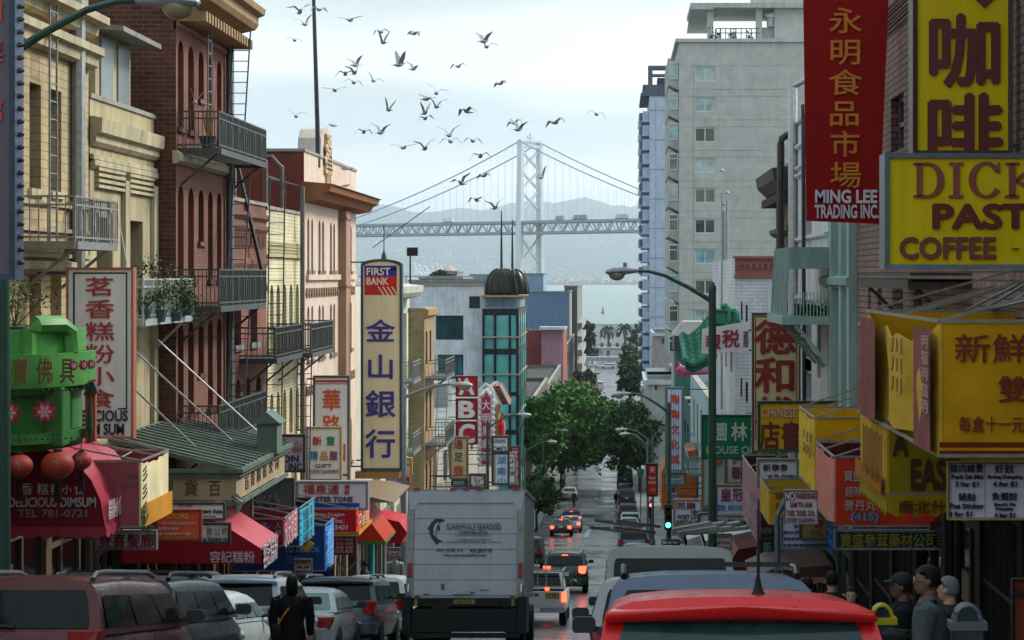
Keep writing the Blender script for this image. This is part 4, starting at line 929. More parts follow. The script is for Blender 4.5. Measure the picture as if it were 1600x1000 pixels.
MB().poly([(aX0, Ya, gz(190)), (aX0, Ya + 26, gz(190)), (aX0, Ya + 26, zt7), (aX0, Ya, zt7)]).done('street_wall', apt, r7)
MB().poly([(aX0, Ya + .1, zt7 - .6), (aX1, Ya + .1, zt7 - .6), (aX1, Ya + 26, zt7 - .6), (aX0, Ya + 26, zt7 - .6)]).done('roof', mat('#80827e', 'wall'), r7)
jt = MB()
for i in range(12):
    for dy in (0, 37):
        z = P(0, 103 + i * 47.6 + (0 if dy == 0 else 37), Ya).z; jt.box(aX0, Ya - .012, z, aX1, Ya - .002, z + .045)
jt.box(P(1083, 0, Ya).x, Ya - .013, gz(Ya), P(1083, 0, Ya).x + .05, Ya - .003, zt7 - 2)
jt.done('panel_joint', mat('#a2a39c', 'wall'), r7)
MB().box(aX0 - .35, Ya - .3, zt7 + .002, aX1, Ya + 26, zt7 + .32).done('coping', mat('#c2c5bf', 'wall'), r7)
for i in range(10):                                     # square bays stepping up the street corner
    z1 = P(0, 92 + i * 47.6, Ya).z; z0 = P(0, 131 + i * 47.6, Ya).z; x_ = aX0 - .001; s = MB()
    s.prism([(x_, Ya + .5, z0 - .55), (x_ - 1.0, Ya + .75, z0), (x_ - 1.0, Ya + 14, z0), (x_, Ya + 15, z0 - .55)], (0, 0, z1 - z0 + .2)); bo = s.done('bay', mat('#b0b2aa', 'wall'), r7)
    f = MB(); q = lambda u, z, c: (x_ - .08 - .84 * u, Ya + .52 + .21 * u - c, z)
    for u0, u1, za, zb in ((0, .07, z0 + .5, z1 - .25), (.93, 1, z0 + .5, z1 - .25), (.07, .93, z0 + .5, z0 + .6), (.07, .93, z1 - .35, z1 - .25), (.07, .93, z1 - .8, z1 - .72)): f.prism([q(u0, za, .02), q(u1, za, .02), q(u1, zb, .02), q(u0, zb, .02)], (0, -.06, 0))
    wo = f.done('bay_window', mat('#c8ccc6', 'paint'), bo); MB().poly([q(.05, z0 + .55, .03), q(.95, z0 + .55, .03), q(.95, z1 - .3, .03), q(.05, z1 - .3, .03)]).done('pane', mat(cur[(i * 3) % 11], 'glass', tint=1), bo)
cp = MB(); cz0 = P(0, 9, Ya + 5).z; xa_ = P(1079, 0, Ya + 3).x
cp.box(xa_, Ya + 3, cz0 - .45, aX1, Ya + 13, cz0); cp.prism([(xa_ - .02, Ya + 3, cz0 - .45), (xa_ + 2.2, Ya + 3, cz0 - .45), (xa_ + 2.2, Ya + 12.5, cz0 - 1.6), (xa_ - .02, Ya + 12.5, cz0 - 1.6)], (0, 0, -.15))
cp.done('terrace_canopy', mat('#b3b7b0', 'wall'), r7)
ps = MB()
for x in (1110, 1186): q = P(x, 0, Ya + 4); ps.box(q.x - .3, Ya + 4, zt7, q.x + .3, Ya + 4.5, cz0 - .46)
q = P(1210, 0, Ya + 4); ps.box(q.x, Ya + 4, zt7 + .3, aX1, Ya + 13, cz0 - .46); q = P(1187, 0, Ya + 4); ps.box(q.x, Ya + 4.6, zt7 + .3, q.x + 1.4, Ya + 8, zt7 + 2)
q = P(1178, 0, Ya + 8); ps.box(q.x, Ya + 8, cz0 + .02, aX1, Ya + 13, cz0 + 4); ps.done('penthouse', apt, r7)
ra_ = MB(); z0 = zt7 + .32
for x in range(1118, 1190, 8): q = P(x, 0, Ya + 1); ra_.box(q.x - .04, Ya + 1, z0, q.x + .04, Ya + 1.08, P(0, 43, Ya).z)
for y in (43, 50): z = P(0, y, Ya).z; ra_.box(P(1118, 0, Ya + 1).x, Ya + 1.001, z, P(1187, 0, Ya + 1).x, Ya + 1.07, z + .08)
ra_.done('terrace_railing', mat('#4d5250', 'metal'), r7)
vt = MB(); q = P(1201, 30, Ya + 6); vt.lathe([(.35, 0), (.35, .8), (.55, .85), (.55, 1.2), (.3, 1.4)], (q.x, Ya + 4.2, zt7 + 2.0), 10); vt.done('roof_vent', mat('#a3a8a6', 'metal'), r7)
pln = MB(); rnd = random.Random(11)
for _ in range(500):
    q = P(rnd.choice((1112, 1122, 1142, 1146, 1172)) + rnd.uniform(-5, 5), 0, Ya + 2); c = Vector((q.x, Ya + 2 + rnd.uniform(-.3, .3), z0 + abs(rnd.gauss(0, .5)))); a = Vector((rnd.uniform(-1, 1), rnd.uniform(-1, 1), rnd.uniform(-1, 1))).normalized() * .13; b = Vector((a.y, -a.x, a.z)) * .7; pln.poly([c - a, c + b, c + a, c - b])
tag(pln.done('terrace_shrubs', mat('#3a4430', 'leaf'), fix=False), 'dark shrubs in pots on the apartment block roof terrace', 'plants', kind='stuff')
# pale blue tower further down
Yt = 390.0; r8 = T('tower_block', 'slender pale blue tower with stacked window bays, beyond the grey apartment block', 'building', (10, 400, gz(400)))
tx0 = P(1001, 0, Yt).x; tx1 = P(1015, 0, Yt).x; tx2 = P(1090, 0, Yt).x; zt8 = P(0, 150, Yt).z
pb = mat('#b4bece', 'wall', dirt=.92)
MB().box(tx1, Yt, gz(Yt), tx2, Yt + 30, zt8).done('wall', pb, r8)
s = MB(); i = 0
while zt8 - 6 - i * 2.86 > 14:
    z = zt8 - 3 - i * 2.86; s.box(tx0 + .4, Yt + 1, z - 1.9, tx1 - .001, Yt + 28, z); s.box(tx0 + .25, Yt + .8, z - 2.2, tx1 + .25, Yt + 28, z - 1.91); i += 1
s.done('bay_stack', mat('#b4c2d6', 'wall'), r8)
s = MB(); i = 0
while zt8 - 6 - i * 2.86 > 14: z = zt8 - 3 - i * 2.86; s.box(tx0 - .3, Yt + 2, z - 1.8, tx0 + .38, Yt + 27, z - .3); i += 1
s.done('bay_window', mat('#4a5560', 'glass', rough=.2), r8)
s = MB()
for k in (0, 1, 2): s.box(tx1 + 1.2 + k * 2.6, Yt - .06, gz(Yt) + 2, tx1 + 1.28 + k * 2.6, Yt - .01, zt8 - 1)
for k in range(9): s.box(tx1, Yt - .07, zt8 - 3 - k * 6, tx2, Yt - .02, zt8 - 2.8 - k * 6)
s.done('panel_joint', mat('#8fa0bc', 'wall'), r8)
s = MB(); s.box(tx0, Yt - .3, zt8 + .01, tx2, Yt + 28, zt8 + .6); s.box(tx0 + .5, Yt + 3, zt8 + .61, tx2, Yt + 24, zt8 + 2.6); zc = P(0, 100, Yt).z
s.box(P(1013, 0, Yt).x, Yt + 3, zt8 + 2.61, P(1020, 0, Yt).x, Yt + 5, zc); s.box(P(1020, 0, Yt).x, Yt + 3, zc - .8, tx2, Yt + 5, zc); s.box(P(1020, 0, Yt).x, Yt + 3.1, zc - 2.2, tx2, Yt + 4.8, zc - 1.7); s.box(P(1028, 0, Yt).x, Yt + 5.1, zt8 + 2.61, tx2, Yt + 12, zc - 2.3)
s.done('roof_crown', mat('#59616a', 'wall'), r8)
for i, (x0, x1, yt, Y, c, lab) in enumerate(((1024, 1070, 517, 300, '#a8a09c', 'small cream house with white cornice below the pale blue tower'), (1013, 1060, 590, 225, '#b5b7b2', 'pale two storey shop house beside the dark right hand trees'), (1006, 1040, 600, 350, '#c2c8cc', 'low white shop house at the foot of the pale blue tower'))):
    r = far_block(lab, x0, x1, yt, Y, 30, mat(c, 'wall'), wins=[(x0 + 10, yt + 12, x0 + 14, yt + 20)]); a = P(x0, yt, Y); c_ = MB(); c_.box(a.x - .5, Y - .5, a.z - .8, P(x1, 0, Y).x, Y + 20, a.z - .3); c_.done('cornice', mat('#c9cdd0', 'wall'), r)
    sh = MB()
    for k in range(3): sh.box(a.x - 1.1, Y + 2 + k * 9, gz(Y) + 3, a.x - .01, Y + 8 + k * 9, gz(Y) + 3.3)
    sh.done('shop_canopy', mat('#d2d4d4', 'fabric'), r)
# ================================================================ hanging signs
FACE_GAIN = 1.5          # sign faces are pale plastic and paint: their real colour is lighter than the picture's
def sign(label, Y, rect, face, frame='#6d6a64', texts=(), bands=(), fw=2.2, th=.16, side=1, name='hanging_sign', cat='sign', bracket=True, group=None, shape=None, face_kind='sign', pole_to=None):
    x0, y0, x1, y1 = rect; pl = front(Y); a, b = pl.px(x0, y0), pl.px(x1, y1); k = Y / F
    r = T(name, label, cat, ((a[0] + b[0]) / 2, Y, b[1]), group)
    f = fw * k; face = tuple(min(.85, q * FACE_GAIN) for q in hx(face))
    pan = MB()
    if shape == 'arch':
        n = 10; cx, w_, h_ = (a[0] + b[0]) / 2, (b[0] - a[0]) / 2, (b[0] - a[0]) * .14
        pts = [(a[0], b[1]), (b[0], b[1])] + [(cx + w_ * math.cos(math.pi * i / n), a[1] - h_ + h_ * math.sin(math.pi * i / n)) for i in range(n + 1)]
    elif shape == 'round':
        n = 6; q = min(b[0] - a[0], a[1] - b[1]) * .16; pts = []
        for cx, cy_, s in ((b[0] - q, b[1] + q, -90), (b[0] - q, a[1] - q, 0), (a[0] + q, a[1] - q, 90), (a[0] + q, b[1] + q, 180)):
            pts += [(cx + q * math.cos(R(s + 90 * i / n)), cy_ + q * math.sin(R(s + 90 * i / n))) for i in range(n + 1)]
    elif shape: pts = [pl.px(*q) for q in shape]
    else: pts = [(a[0], b[1]), (b[0], b[1]), (b[0], a[1]), (a[0], a[1])]
    pan.prism([pl.p(*q) for q in pts], -pl.n * th); pan.done('panel', mat(face, face_kind), r)
    if frame:
        fm = MB(); cx, cy_ = (a[0] + b[0]) / 2, (a[1] + b[1]) / 2; W_, H_ = b[0] - a[0], a[1] - b[1]
        out_ = [(cx + (x - cx) * (1 + f / W_), cy_ + (y - cy_) * (1 + f / H_)) for x, y in pts]; in_ = [(cx + (x - cx) * (1 - 2 * f / W_), cy_ + (y - cy_) * (1 - 2 * f / H_)) for x, y in pts]
        n = len(pts)
        for i in range(n):
            j = (i + 1) % n
            fm.add([pl.p(*out_[i], .035), pl.p(*out_[j], .035), pl.p(*in_[j], .03), pl.p(*in_[i], .03), pl.p(*out_[i], -th - .02), pl.p(*out_[j], -th - .02), pl.p(*in_[j], .002), pl.p(*in_[i], .002)], [(0, 1, 2, 3), (1, 0, 4, 5), (3, 2, 6, 7)])
        fm.done('frame', mat(frame, 'metal', met=.2), r, fix=False)
    for i, bd in enumerate(bands):
        p_, q_ = pl.px(bd[0], bd[1]), pl.px(bd[2], bd[3])
        MB().prism([pl.p(p_[0], q_[1], .004), pl.p(q_[0], q_[1], .004), pl.p(q_[0], p_[1], .004), pl.p(p_[0], p_[1], .004)], -pl.n * .003).done('colour_band', mat(bd[4], 'sign'), r)
    w = Writer()
    for t in texts: w(pl, t[0], t[1:5], t[5], t[6] if len(t) > 6 else 'h', t[7] if len(t) > 7 else .02, c=.007 + (.0 if len(t) < 9 else t[8]), th=min(.02, 4 * k))
    w.done(r)
    if bracket:
        X = (XL - .4) if side > 0 else XR; xs = a[0] + .05 if side > 0 else b[0] - .05; m = MB()
        if abs(X - xs) > .1:
            for z in (a[1] - .08, b[1] + .1): m.bar((X, Y + th / 2, z), (xs, Y + th / 2, z), .05)
            m.done('bracket', iron, r)
    return r
# ---- left side
RB = '#a8323c'
sign('tall white blade sign with thin green border and red characters, over the green shop front', 32.6, (105, 419, 208, 684), '#d4cfda', '#b06a50',
     [('茗香糕粉小食', 132, 430, 180, 640, RB, 'v', .02), ('DELICIOUS', 112, 641, 200, 658, '#1d3a38', 'h', .03), ('DIM SUM', 128, 662, 194, 679, '#1d3a38', 'h', .03)],
     [(114, 428, 117, 640, '#1d4a44'), (114, 425.5, 199, 428, '#1d4a44'), (196.5, 428, 199, 640, '#1d4a44'), (184, 637.5, 199, 640, '#1d4a44')])
sign('tall cream bank sign with arched top, red and blue crest and blue characters', 67.4, (565, 406, 627, 734), '#cdbb98', '#3a4a58',
     [('FIRST', 573, 418.5, 610, 430, '#e6dcc8', 'h', .03), ('BANK', 573, 434, 607, 445, '#e6dcc8', 'h', .035), ('金', 571, 498, 618, 536, '#2b2f86', 'e', .045), ('山', 571, 552, 618, 594, '#2b2f86', 'e', .045), ('銀', 570, 608, 619, 654, '#2b2f86', 'e', .045), ('行', 570, 669, 619, 717, '#2b2f86', 'e', .045)],
     [(569.5, 415, 620, 431.5, '#3a3a9a'), (569.5, 431.5, 620, 461, '#d03028'), (600, 419, 620, 421.5, '#e6dcc8')], fw=2.6, th=.4, shape='arch')
bs = MB(); pl = front(67.4)
for x in (590, 597, 604, 611): bs.prism([pl.w(x, 448, .008), pl.w(x + 2.4, 448, .008), pl.w(x + 11, 461, .008), pl.w(x + 8.4, 461, .008)], (0, .003, 0))
bso = bs.done('crest_stripes', mat('#e6dcc8', 'sign')); bso.parent = [o for o in COL.objects if o.get('label', '').startswith('tall cream bank')][0]; bso.matrix_parent_inverse = Matrix.Translation(-bso.parent.location)
bk = P(596, 740, 67.6); bw = MB(); bw.box(P(556, 0, 67.6).x, 67.4, P(0, 747, 67.6).z, P(625, 0, 67.6).x, 67.8, P(0, 736, 67.6).z); bwo = bw.done('sign_foot', mat('#a98a58', 'metal')); bwo.parent = bso.parent; bwo.matrix_parent_inverse = bso.matrix_parent_inverse
sign('white vertical sign with red bands and big orange red characters, beside the bank sign', 58.6, (490, 588, 545, 760), '#d6d2d0', '#5a5450',
     [('華', 503, 607, 533, 643, '#d8481c', 'e', .04), ('路', 503, 647, 533, 682, '#d8481c', 'e', .04), ('山', 515, 684, 542, 722, '#d8481c', 'e', .04)],
     [(492, 594, 543, 597.5, '#c43038'), (492, 599, 543, 600.5, '#c43038'), (492, 740, 543, 744, '#c43038')])
sign('white gift shop sign with rainbow characters over a purple strip', 56.9, (479, 668, 533, 764), '#c9c6d4', '#a89468',
     [('新', 488, 681, 503, 697, '#b82c24', 'e', .045), ('意', 509, 681, 524, 697, '#1f8a3c', 'e', .045), ('精', 483, 704, 497, 720, '#2a78b8', 'e', .045), ('品', 499, 704, 513, 720, '#c08a28', 'e', .045), ('屋', 514, 704, 528, 720, '#8a2a5c', 'e', .045), ('GIFT', 492, 725, 519, 731, '#55555e', 'h', .01), ('ENTERTAINMENT', 483, 734, 529, 740, '#66666e', 'h', .0), ('415-773-1151', 494, 750.5, 530, 755, '#e8e4f0'), ('415-773-1151', 494, 757, 530, 761.5, '#e8e4f0')],
     [(480, 748.5, 532, 763, '#5a48a0')])
sign('grey square sign with faded red figures over dark letters, behind the green canopy', 52.4, (421, 680, 476, 737), '#a5a2ac', '#3c3c40',
     [('ON', 441, 711, 467, 722, '#1c2440', 'h', .035), ('& INC.', 440, 724, 474, 735, '#1c2440', 'h', .035), ('人參', 455, 686, 473, 708, '#b08078', 'v', .02)],
     [(433, 686, 447, 691, '#a84a4c'), (438, 694, 452, 708, '#a84a4c')])
sign('grey white board with dark red characters hanging under the red barrel awning', 31.2, (150, 829, 244, 858), '#dcd4da', '#7c7478', [('雙喜髮廊', 154, 834, 241, 855, '#8c2030', 'h', .03), ('SALON', 222, 821, 240, 828, '#303030')], th=.06, bracket=False)
sign('orange shop board with yellow heading and rows of small white characters', 33.2, (246, 797, 314, 843), '#b8452c', '#8a3424', [('STORE', 262, 802, 295, 810, '#d8a030', 'h', .03), ('一家大眾滋補海味', 248, 815, 304, 820, '#d8b0a0'), ('各種品海產', 246, 823, 280, 828, '#d8b0a0'), ('全 永隆海味大藥行', 248, 831, 304, 836, '#d8b0a0'), ('電話訂購歡迎光臨', 256, 838, 306, 842, '#d09030')], th=.08)
sign('narrow white board lettered for a cemetery society, above the trading plaque', 34.8, (268, 786, 351, 812), '#b8bcc0', '#3a3a3e', [('Chinese Cemetery Assn.', 274, 795, 349, 804, '#20242c', 'h', .02), ('聯安', 278, 787, 301, 791, '#b0402c')], [(318, 806, 338, 808, '#a05a3a')], th=.08)
sign('small grey plaque reading trading co. under the cemetery board', 34.3, (312, 818, 359, 849), '#a6a8a8', '#1e1e20', [('貿公司', 322, 824, 356, 836, '#7a7c7c', 'h', .01), ('NG TRADING CO.', 316, 840, 357, 846, '#202226', 'h', .03)], th=.07)
sign('white telephone shop sign with red heading, dark blue letters and blue stripe', 52.8, (464, 753, 574, 796), '#cfcdd2', '#8a8a8c', [('MASTER TONE', 478, 776, 551, 784, '#26305e', 'h', .03), ('福泉通', 474, 757, 530, 772, '#b84038', 'h', .03), ('傳訊', 538, 757, 547, 773, '#b84038', 'v', .03)], [(478, 786, 562, 793, '#2a58b0')], th=.3)
sign('cream vertical foot massage sign with red, green and orange characters', 100, (703, 683, 731, 748), '#c9b48c', '#8f7c5c', [('過', 709, 686, 724, 702, '#b8302c', 'e', .03), ('足', 709, 706, 724, 722, '#1f6a4c', 'e', .03), ('癮', 708, 726, 725, 744, '#d06038', 'e', .03)])
sign('small dark blue board reading foot reflexology under the cream massage sign', 100, (706, 749.5, 731, 766), '#41546c', '#30404e', [('FOOT', 709, 751.5, 725, 757, '#c8ccd0', 'h', .03), ('REFLEXOLOGY', 707, 759, 730, 765, '#c8ccd0', 'h', .02)], bracket=False)
sg = sign('small white restaurant sign with a line drawn cook hat', 97, (734, 741, 758, 763.5), '#c8ccc8', '#4a4440', [('RANT', 736, 757, 756, 762, '#203028', 'h', .02)])
pl = front(97); ch = MB()
def loop(pts, w=.03):
    for p_, q_ in zip(pts, pts[1:]): ch.bar(pl.w(*p_, .02), pl.w(*q_, .02), w)
loop([(742, 750), (741, 746), (745, 743.5), (750, 743.5), (755, 745.5), (754, 749), (750, 750), (742, 750)]); loop([(743, 750), (744, 755), (749, 755), (750, 750)])
cho = ch.done('cook_hat', mat('#8a3434', 'paint')); cho.parent = sg; cho.matrix_parent_inverse = Matrix.Translation(-sg.location)
for i, (ch_, y0, y1, lb) in enumerate((('A', 588.5, 619, 'top red box letter A of the stacked red letter sign'), ('B', 624, 655, 'middle red box letter B of the stacked red letter sign'), ('C', 660, 694, 'lowest red box letter C of the stacked red letter sign'))):
    sign(lb, 112, (713, y0, 745, y1), '#9c1c22', '#701418', [(ch_, 717.5, y0 + 3, 741, y1 - 2, '#d0ccd0', 'h', .05)], th=.6, group='stacked red letter boxes')
sign('tall crimson theatre sign with white scalloped border beside the red letters', 116, (750, 612, 769, 728), '#9c2c3c', '#c9c4cc', [('大', 753, 624, 766, 641, '#dcd8dc', 'e', .03), ('明', 753, 645, 766, 661, '#dcd8dc', 'e', .03), ('星', 753, 665, 766, 681, '#dcd8dc', 'e', .03), ('戲', 753, 685, 766, 701, '#dcd8dc', 'e', .03), ('院', 753, 705, 766, 721, '#dcd8dc', 'e', .03)], fw=2.6, shape=[(750, 728), (769, 728), (769, 619), (765, 617), (760, 610), (755, 617), (750, 619)])
sc_ = MB(); pl = front(115.9)
for y in range(618, 730, 9):
    for x in (748.5, 770.5): p_ = pl.w(x, y); sc_.ell(p_, (.13, .08, .16), 6, 4)
for x in range(748, 774, 5): p_ = pl.w(x, 731); sc_.bar(p_, pl.w(x, 740), .06)
for x in (752, 768): sc_.tube([pl.w(760, 600), pl.w(x, 606), pl.w(x + (4 if x > 760 else -4), 614)], .08, 5)
r_ = T('sign_ornament', 'white scroll ornament edging the tall crimson theatre sign', 'ornament', pl.w(760, 740)); sc_.done('scroll', mat('#c9ccd2', 'paint'), r_)
# small pagoda eave on top of the theatre sign
r_ = T('theatre_marquee', 'small slanted red tiled eave with cream edge above the theatre sign', 'marquee', P(782, 632, 118))
m = MB(); m.prism([P(768, 604, 118), P(781, 602, 118), P(796, 631, 118), P(783, 633, 118)], (0, 3, 0)); m.done('tiled_eave', mat('#8c4434', 'brick', bw=.5, bh=.2), r_)
m = MB(); m.bar(P(768, 603, 117.9), P(784, 634, 117.9), .12); m.bar(P(781, 601, 117.9), P(797, 632, 117.9), .16)
for i in range(9): m.ell(P(782 + i * 1.7, 604 + i * 3.3, 117.8), .08, 5, 4)
m.done('cream_edge', mat('#b9b09c', 'paint'), r_)
m = MB(); m.prism([P(771, 634, 118), P(779, 634, 118), P(779, 690, 118), P(771, 690, 118)], (0, 2, 0)); m.done('post', mat('#9a7a4a', 'paint'), r_)
sign('white italic restaurant sign, upper board above the blue character board', 108, (769, 682, 795, 707), '#c0c4d0', '#404448', [('HUNAN', 766.5, 686, 789, 692.5, '#34384e', 'h', .01), ("HOME'S", 765, 697, 791, 705, '#34384e', 'h', .01)])
sign('white board with big blue characters and pink rings below the italic sign', 108, (769, 708, 795, 757), '#b8bcc8', '#404448', [('湖', 776, 712, 791, 726, '#3c74b8', 'e', .03), ('南', 776, 729, 791, 743, '#3c74b8', 'e', .03), ('小', 776, 745, 791, 757, '#3c74b8', 'e', .03)], [(770, 709, 774.5, 756, '#a89c94')])
sign('rounded white sign with brown logo half hidden beside the red vertical sign', 113, (788, 708, 806, 756), '#c2c2c4', '#8f8f90', [('G', 794, 714, 802, 724, '#6a2c28', 'h', .03), ('N', 796, 728, 801, 734, '#333333', 'h', .03), ('飯館', 793, 736, 804, 743, '#6a2c28')], shape='round')
sign('red vertical sign with white brush characters, nearest the round green tree', 122, (798, 698, 812, 762), '#a02024', '#6a4030', [('江', 800, 703, 811, 715, '#d4ccd0', 'e', .03), ('南', 800, 718, 811, 730, '#d4ccd0', 'e', .03), ('春', 800, 733, 811, 745, '#d4ccd0', 'e', .03), ('館', 800, 747, 811, 758, '#d4ccd0', 'e', .03)], [(799, 699.5, 811, 701.5, '#c8c0c0')])
fg = T('hanging_flag', 'furled red flag hanging before the glazed bay', 'flag', P(784, 682, 118)); m = MB()
m.tube([P(783, 650, 118), P(782.5, 664, 118), P(783, 682, 118)], [.06, .22, .1], 7); m.done('cloth', mat('#c42c24', 'fabric'), fg); m = MB(); m.tube([P(779, 690, 118), P(785, 645, 118)], .04, 5); m.done('staff', iron, fg)
fg = T('hanging_flag', 'furled striped red and white flag right of the furled red flag', 'flag', P(788, 682, 118)); m = MB(); m.tube([P(787, 655, 118.4), P(787, 668, 118.4), P(787.5, 682, 118.4)], [.05, .12, .06], 7); m.done('cloth', mat('#c09898', 'fabric'), fg); m = MB(); m.tube([P(785, 690, 118.4), P(788, 650, 118.4)], .04, 5); m.done('staff', iron, fg)
# ---- right side
sign('long hanging dark red cloth banner with gold characters and white letters', 32.4, (1257, -14, 1389, 349), '#7c0604', None,
     [('永', 1294, 10, 1348, 54, '#c87818', 'e', .03), ('明', 1294, 59, 1347, 103, '#c87818', 'e', .03), ('食', 1293, 107, 1348, 151, '#c87818', 'e', .03), ('品', 1293, 155, 1345, 199, '#c87818', 'e', .03), ('市', 1296, 203, 1345, 247, '#c87818', 'e', .03), ('場', 1296, 251, 1347, 295, '#c87818', 'e', .03), ('MING LEE', 1274, 297, 1370, 317, '#d0d0dc', 'h', .045), ('TRADING INC.', 1273, 320, 1373, 341, '#d0d0dc', 'h', .035)],
     th=.03, side=-1, name='cloth_banner', cat='banner', shape=[(1260, 345), (1374, 350), (1389, -14), (1255, -14)], face_kind='sign')
sign('tall yellow blade sign with huge dark red brush characters, top right', 22.4, (1428, -30, 1580, 240), '#b8a008', '#4a2c22', [('咖', 1445, 18, 1568, 140, '#5c1c1c', 'e', .06), ('啡', 1443, 142, 1568, 262, '#5c1c1c', 'e', .06), ('▾', 1515, -10, 1560, 12, '#5c1c1c')], fw=5, th=.28, side=-1)
dk = sign('wide yellow coffee shop sign with blue grey frame and dark red letters', 20, (1384, 242, 1660, 418), '#bfa708', '#6a7a86', [('PASTRY', 1458, 319, 1690, 357, '#6a1c14', 'h', .05), ('COFFEE', 1406, 371, 1555, 404, '#7a3a30', 'h', .045), ('·', 1580, 384, 1592, 392, '#6a1c14'), ('TEA', 1610, 371, 1690, 404, '#7a3a30', 'h', .045)], fw=5, th=.35, side=-1)
# big slab serif letters on the coffee sign
pl = front(20); sf = MB()
def seg(x0, y0, x1, y1): sf.prism([pl.w(x0, y1, .022), pl.w(x1, y1, .022), pl.w(x1, y0, .022), pl.w(x0, y0, .022)], (0, .016, 0))
def ringseg(cx, cy, rx, ry, t0, t1, w, n=16):
    for i in range(n):
        a, b = R(t0 + (t1 - t0) * i / n), R(t0 + (t1 - t0) * (i + 1) / n); k0 = w * (.5 + .5 * abs(math.cos(a))); k1 = w * (.5 + .5 * abs(math.cos(b)))
        sf.prism([pl.w(cx + rx * math.cos(a), cy + ry * math.sin(a), .023), pl.w(cx + rx * math.cos(b), cy + ry * math.sin(b), .023), pl.w(cx + (rx - k1) * math.cos(b), cy + (ry - k1 * .7) * math.sin(b), .023), pl.w(cx + (rx - k0) * math.cos(a), cy + (ry - k0 * .7) * math.sin(a), .023)], (0, .016, 0))
seg(1432, 256, 1441, 307); seg(1427, 254, 1449, 258); seg(1427, 305, 1449, 309); ringseg(1449, 281.5, 26, 27.5, -90, 90, 11)
seg(1489, 258, 1499, 305); seg(1482, 254, 1505, 258); seg(1482, 305, 1505, 309)
ringseg(1540, 281, 27, 28.5, 35, 325, 11); seg(1558, 254, 1562, 270)
seg(1576, 256, 1586, 307); seg(1570, 254, 1592, 258); seg(1570, 305, 1592, 309)
sf.prism([pl.w(1586, 284, .024), pl.w(1590, 280, .024), pl.w(1632, 309, .024), pl.w(1622, 309, .024)], (0, .016, 0)); sf.prism([pl.w(1586, 286, .024), pl.w(1586, 279, .024), pl.w(1618, 254, .024), pl.w(1626, 254, .024)], (0, .016, 0))
sfo = sf.done('serif_letters', mat('#8c4434', 'letter'), fix=True); sfo.parent = dk; sfo.matrix_parent_inverse = Matrix.Translation(-dk.location)
sign('tall cream blade sign with big dark red brush characters, right of the green lamp post', 48, (1176, 490, 1250, 706), '#b8a97c', '#6a3a34', [('德', 1178, 498, 1245, 555, '#8c2824', 'e', .06), ('和', 1178, 556, 1246, 616, '#8c2824', 'e', .06), ('棧', 1180, 618, 1246, 676, '#8c2824', 'e', .06)], [(1180, 496, 1181.4, 690, '#2e4638'), (1244, 496, 1245.4, 690, '#2e4638'), (1180, 494, 1245, 495.4, '#2e4638')], fw=2, side=-1)
sign('yellow bookshop sign in dark green frame with dark red characters', 40, (1185, 628, 1318, 704), '#b88c10', '#2e4a34', [('CHINESE BOOK', 1190, 637, 1290, 652, '#c8a898', 'h', .02), ('CHINESE', 1191, 638, 1243, 652.5, '#b84c34', 'h', .01), ('店書', 1187, 659, 1251, 701, '#6a2018', 'h', .05)], fw=2.6, side=-1)
sign('green house of noodles sign with white characters behind the green lamp post', 55, (1097, 649, 1221, 717), '#0f6a44', '#123c30', [('園', 1115, 659, 1137, 690, '#c4d0cc', 'e', .05), ('林', 1142, 659, 1168, 690, '#c4d0cc', 'e', .05), ('酒', 1172, 659, 1198, 690, '#c4d0cc', 'e', .05), ('HOUSE OF DIM SUM', 1104, 697, 1245, 709, '#b4c4c0', 'h', .01)], fw=1.5, th=.4, side=-1)
bn = sign('white cloth banner with two red characters strung below the pagoda roof', 62, (1098, 512, 1172, 552), '#b8b2b4', None, [('報', 1102, 521, 1127, 547, '#8c1c2c', 'e', .05), ('税', 1128, 514, 1156, 544, '#8c1c2c', 'e', .05), ('明星稅務所', 1161, 517, 1170, 543, '#5a4048', 'v', .02)], th=.02, side=-1, name='cloth_banner', cat='banner', shape=[(1096, 553), (1171, 548), (1172, 502), (1097, 514)])
sign('tall pale blue striped sign with orange red characters, by the green signal post', 100, (1040, 606, 1068, 736), '#a9b2cc', '#5a7a72', [(c, 1047, 616 + i * 23.4, 1062, 632 + i * 23.4, '#c8441c', 'e', .06) for i, c in enumerate('陶陶文化城')], [(x, 610, x + .8, 733, '#3c4c90') for x in (1042.5, 1048.5, 1052, 1055.5, 1059.5, 1065)], side=-1)
sign('white book and music sign with orange open book, under the striped sign', 100.5, (1038, 739, 1070, 759), '#a8b4c0', '#6d6a66', [('MUSIC', 1043, 742, 1065, 747, '#34507c', 'h', .02), ('BOOKS', 1043, 750, 1066, 756, '#34507c', 'h', .02)], [(1038, 756, 1070, 759, '#c08428')], side=-1)
sign('small square sign with one red framed character under the music sign', 101, (1044, 760.5, 1060, 778), '#b8b8bc', '#8a8a8a', [('團', 1047, 762, 1057, 771, '#a83438', 'e', .03)], [(1045, 773, 1059, 777, '#4878a8')], side=-1)
sign('white restaurant board with two red characters and dark slab letters', 72, (1053, 781, 1096, 820), '#a9adbe', '#8a8468', [('同樂', 1057, 785, 1087, 796, '#7a1c2c', 'h', .03), ('NEW', 1080, 797, 1094, 803, '#22283c', 'h', .04), ('WOEY LOY', 1058, 804, 1092, 811, '#22283c', 'h', .04), ('RESTAURANT', 1057, 813, 1110, 819, '#22283c', 'h', .04)], side=-1)
cpz = sign('grey board in orange frame with an orange cup, left of the white character board', 58, (1097, 703, 1134, 792), '#8f989c', '#9a6a34', [('▢', 1121, 711, 1128, 724, '#b8642c', 'h', .02)], side=-1)
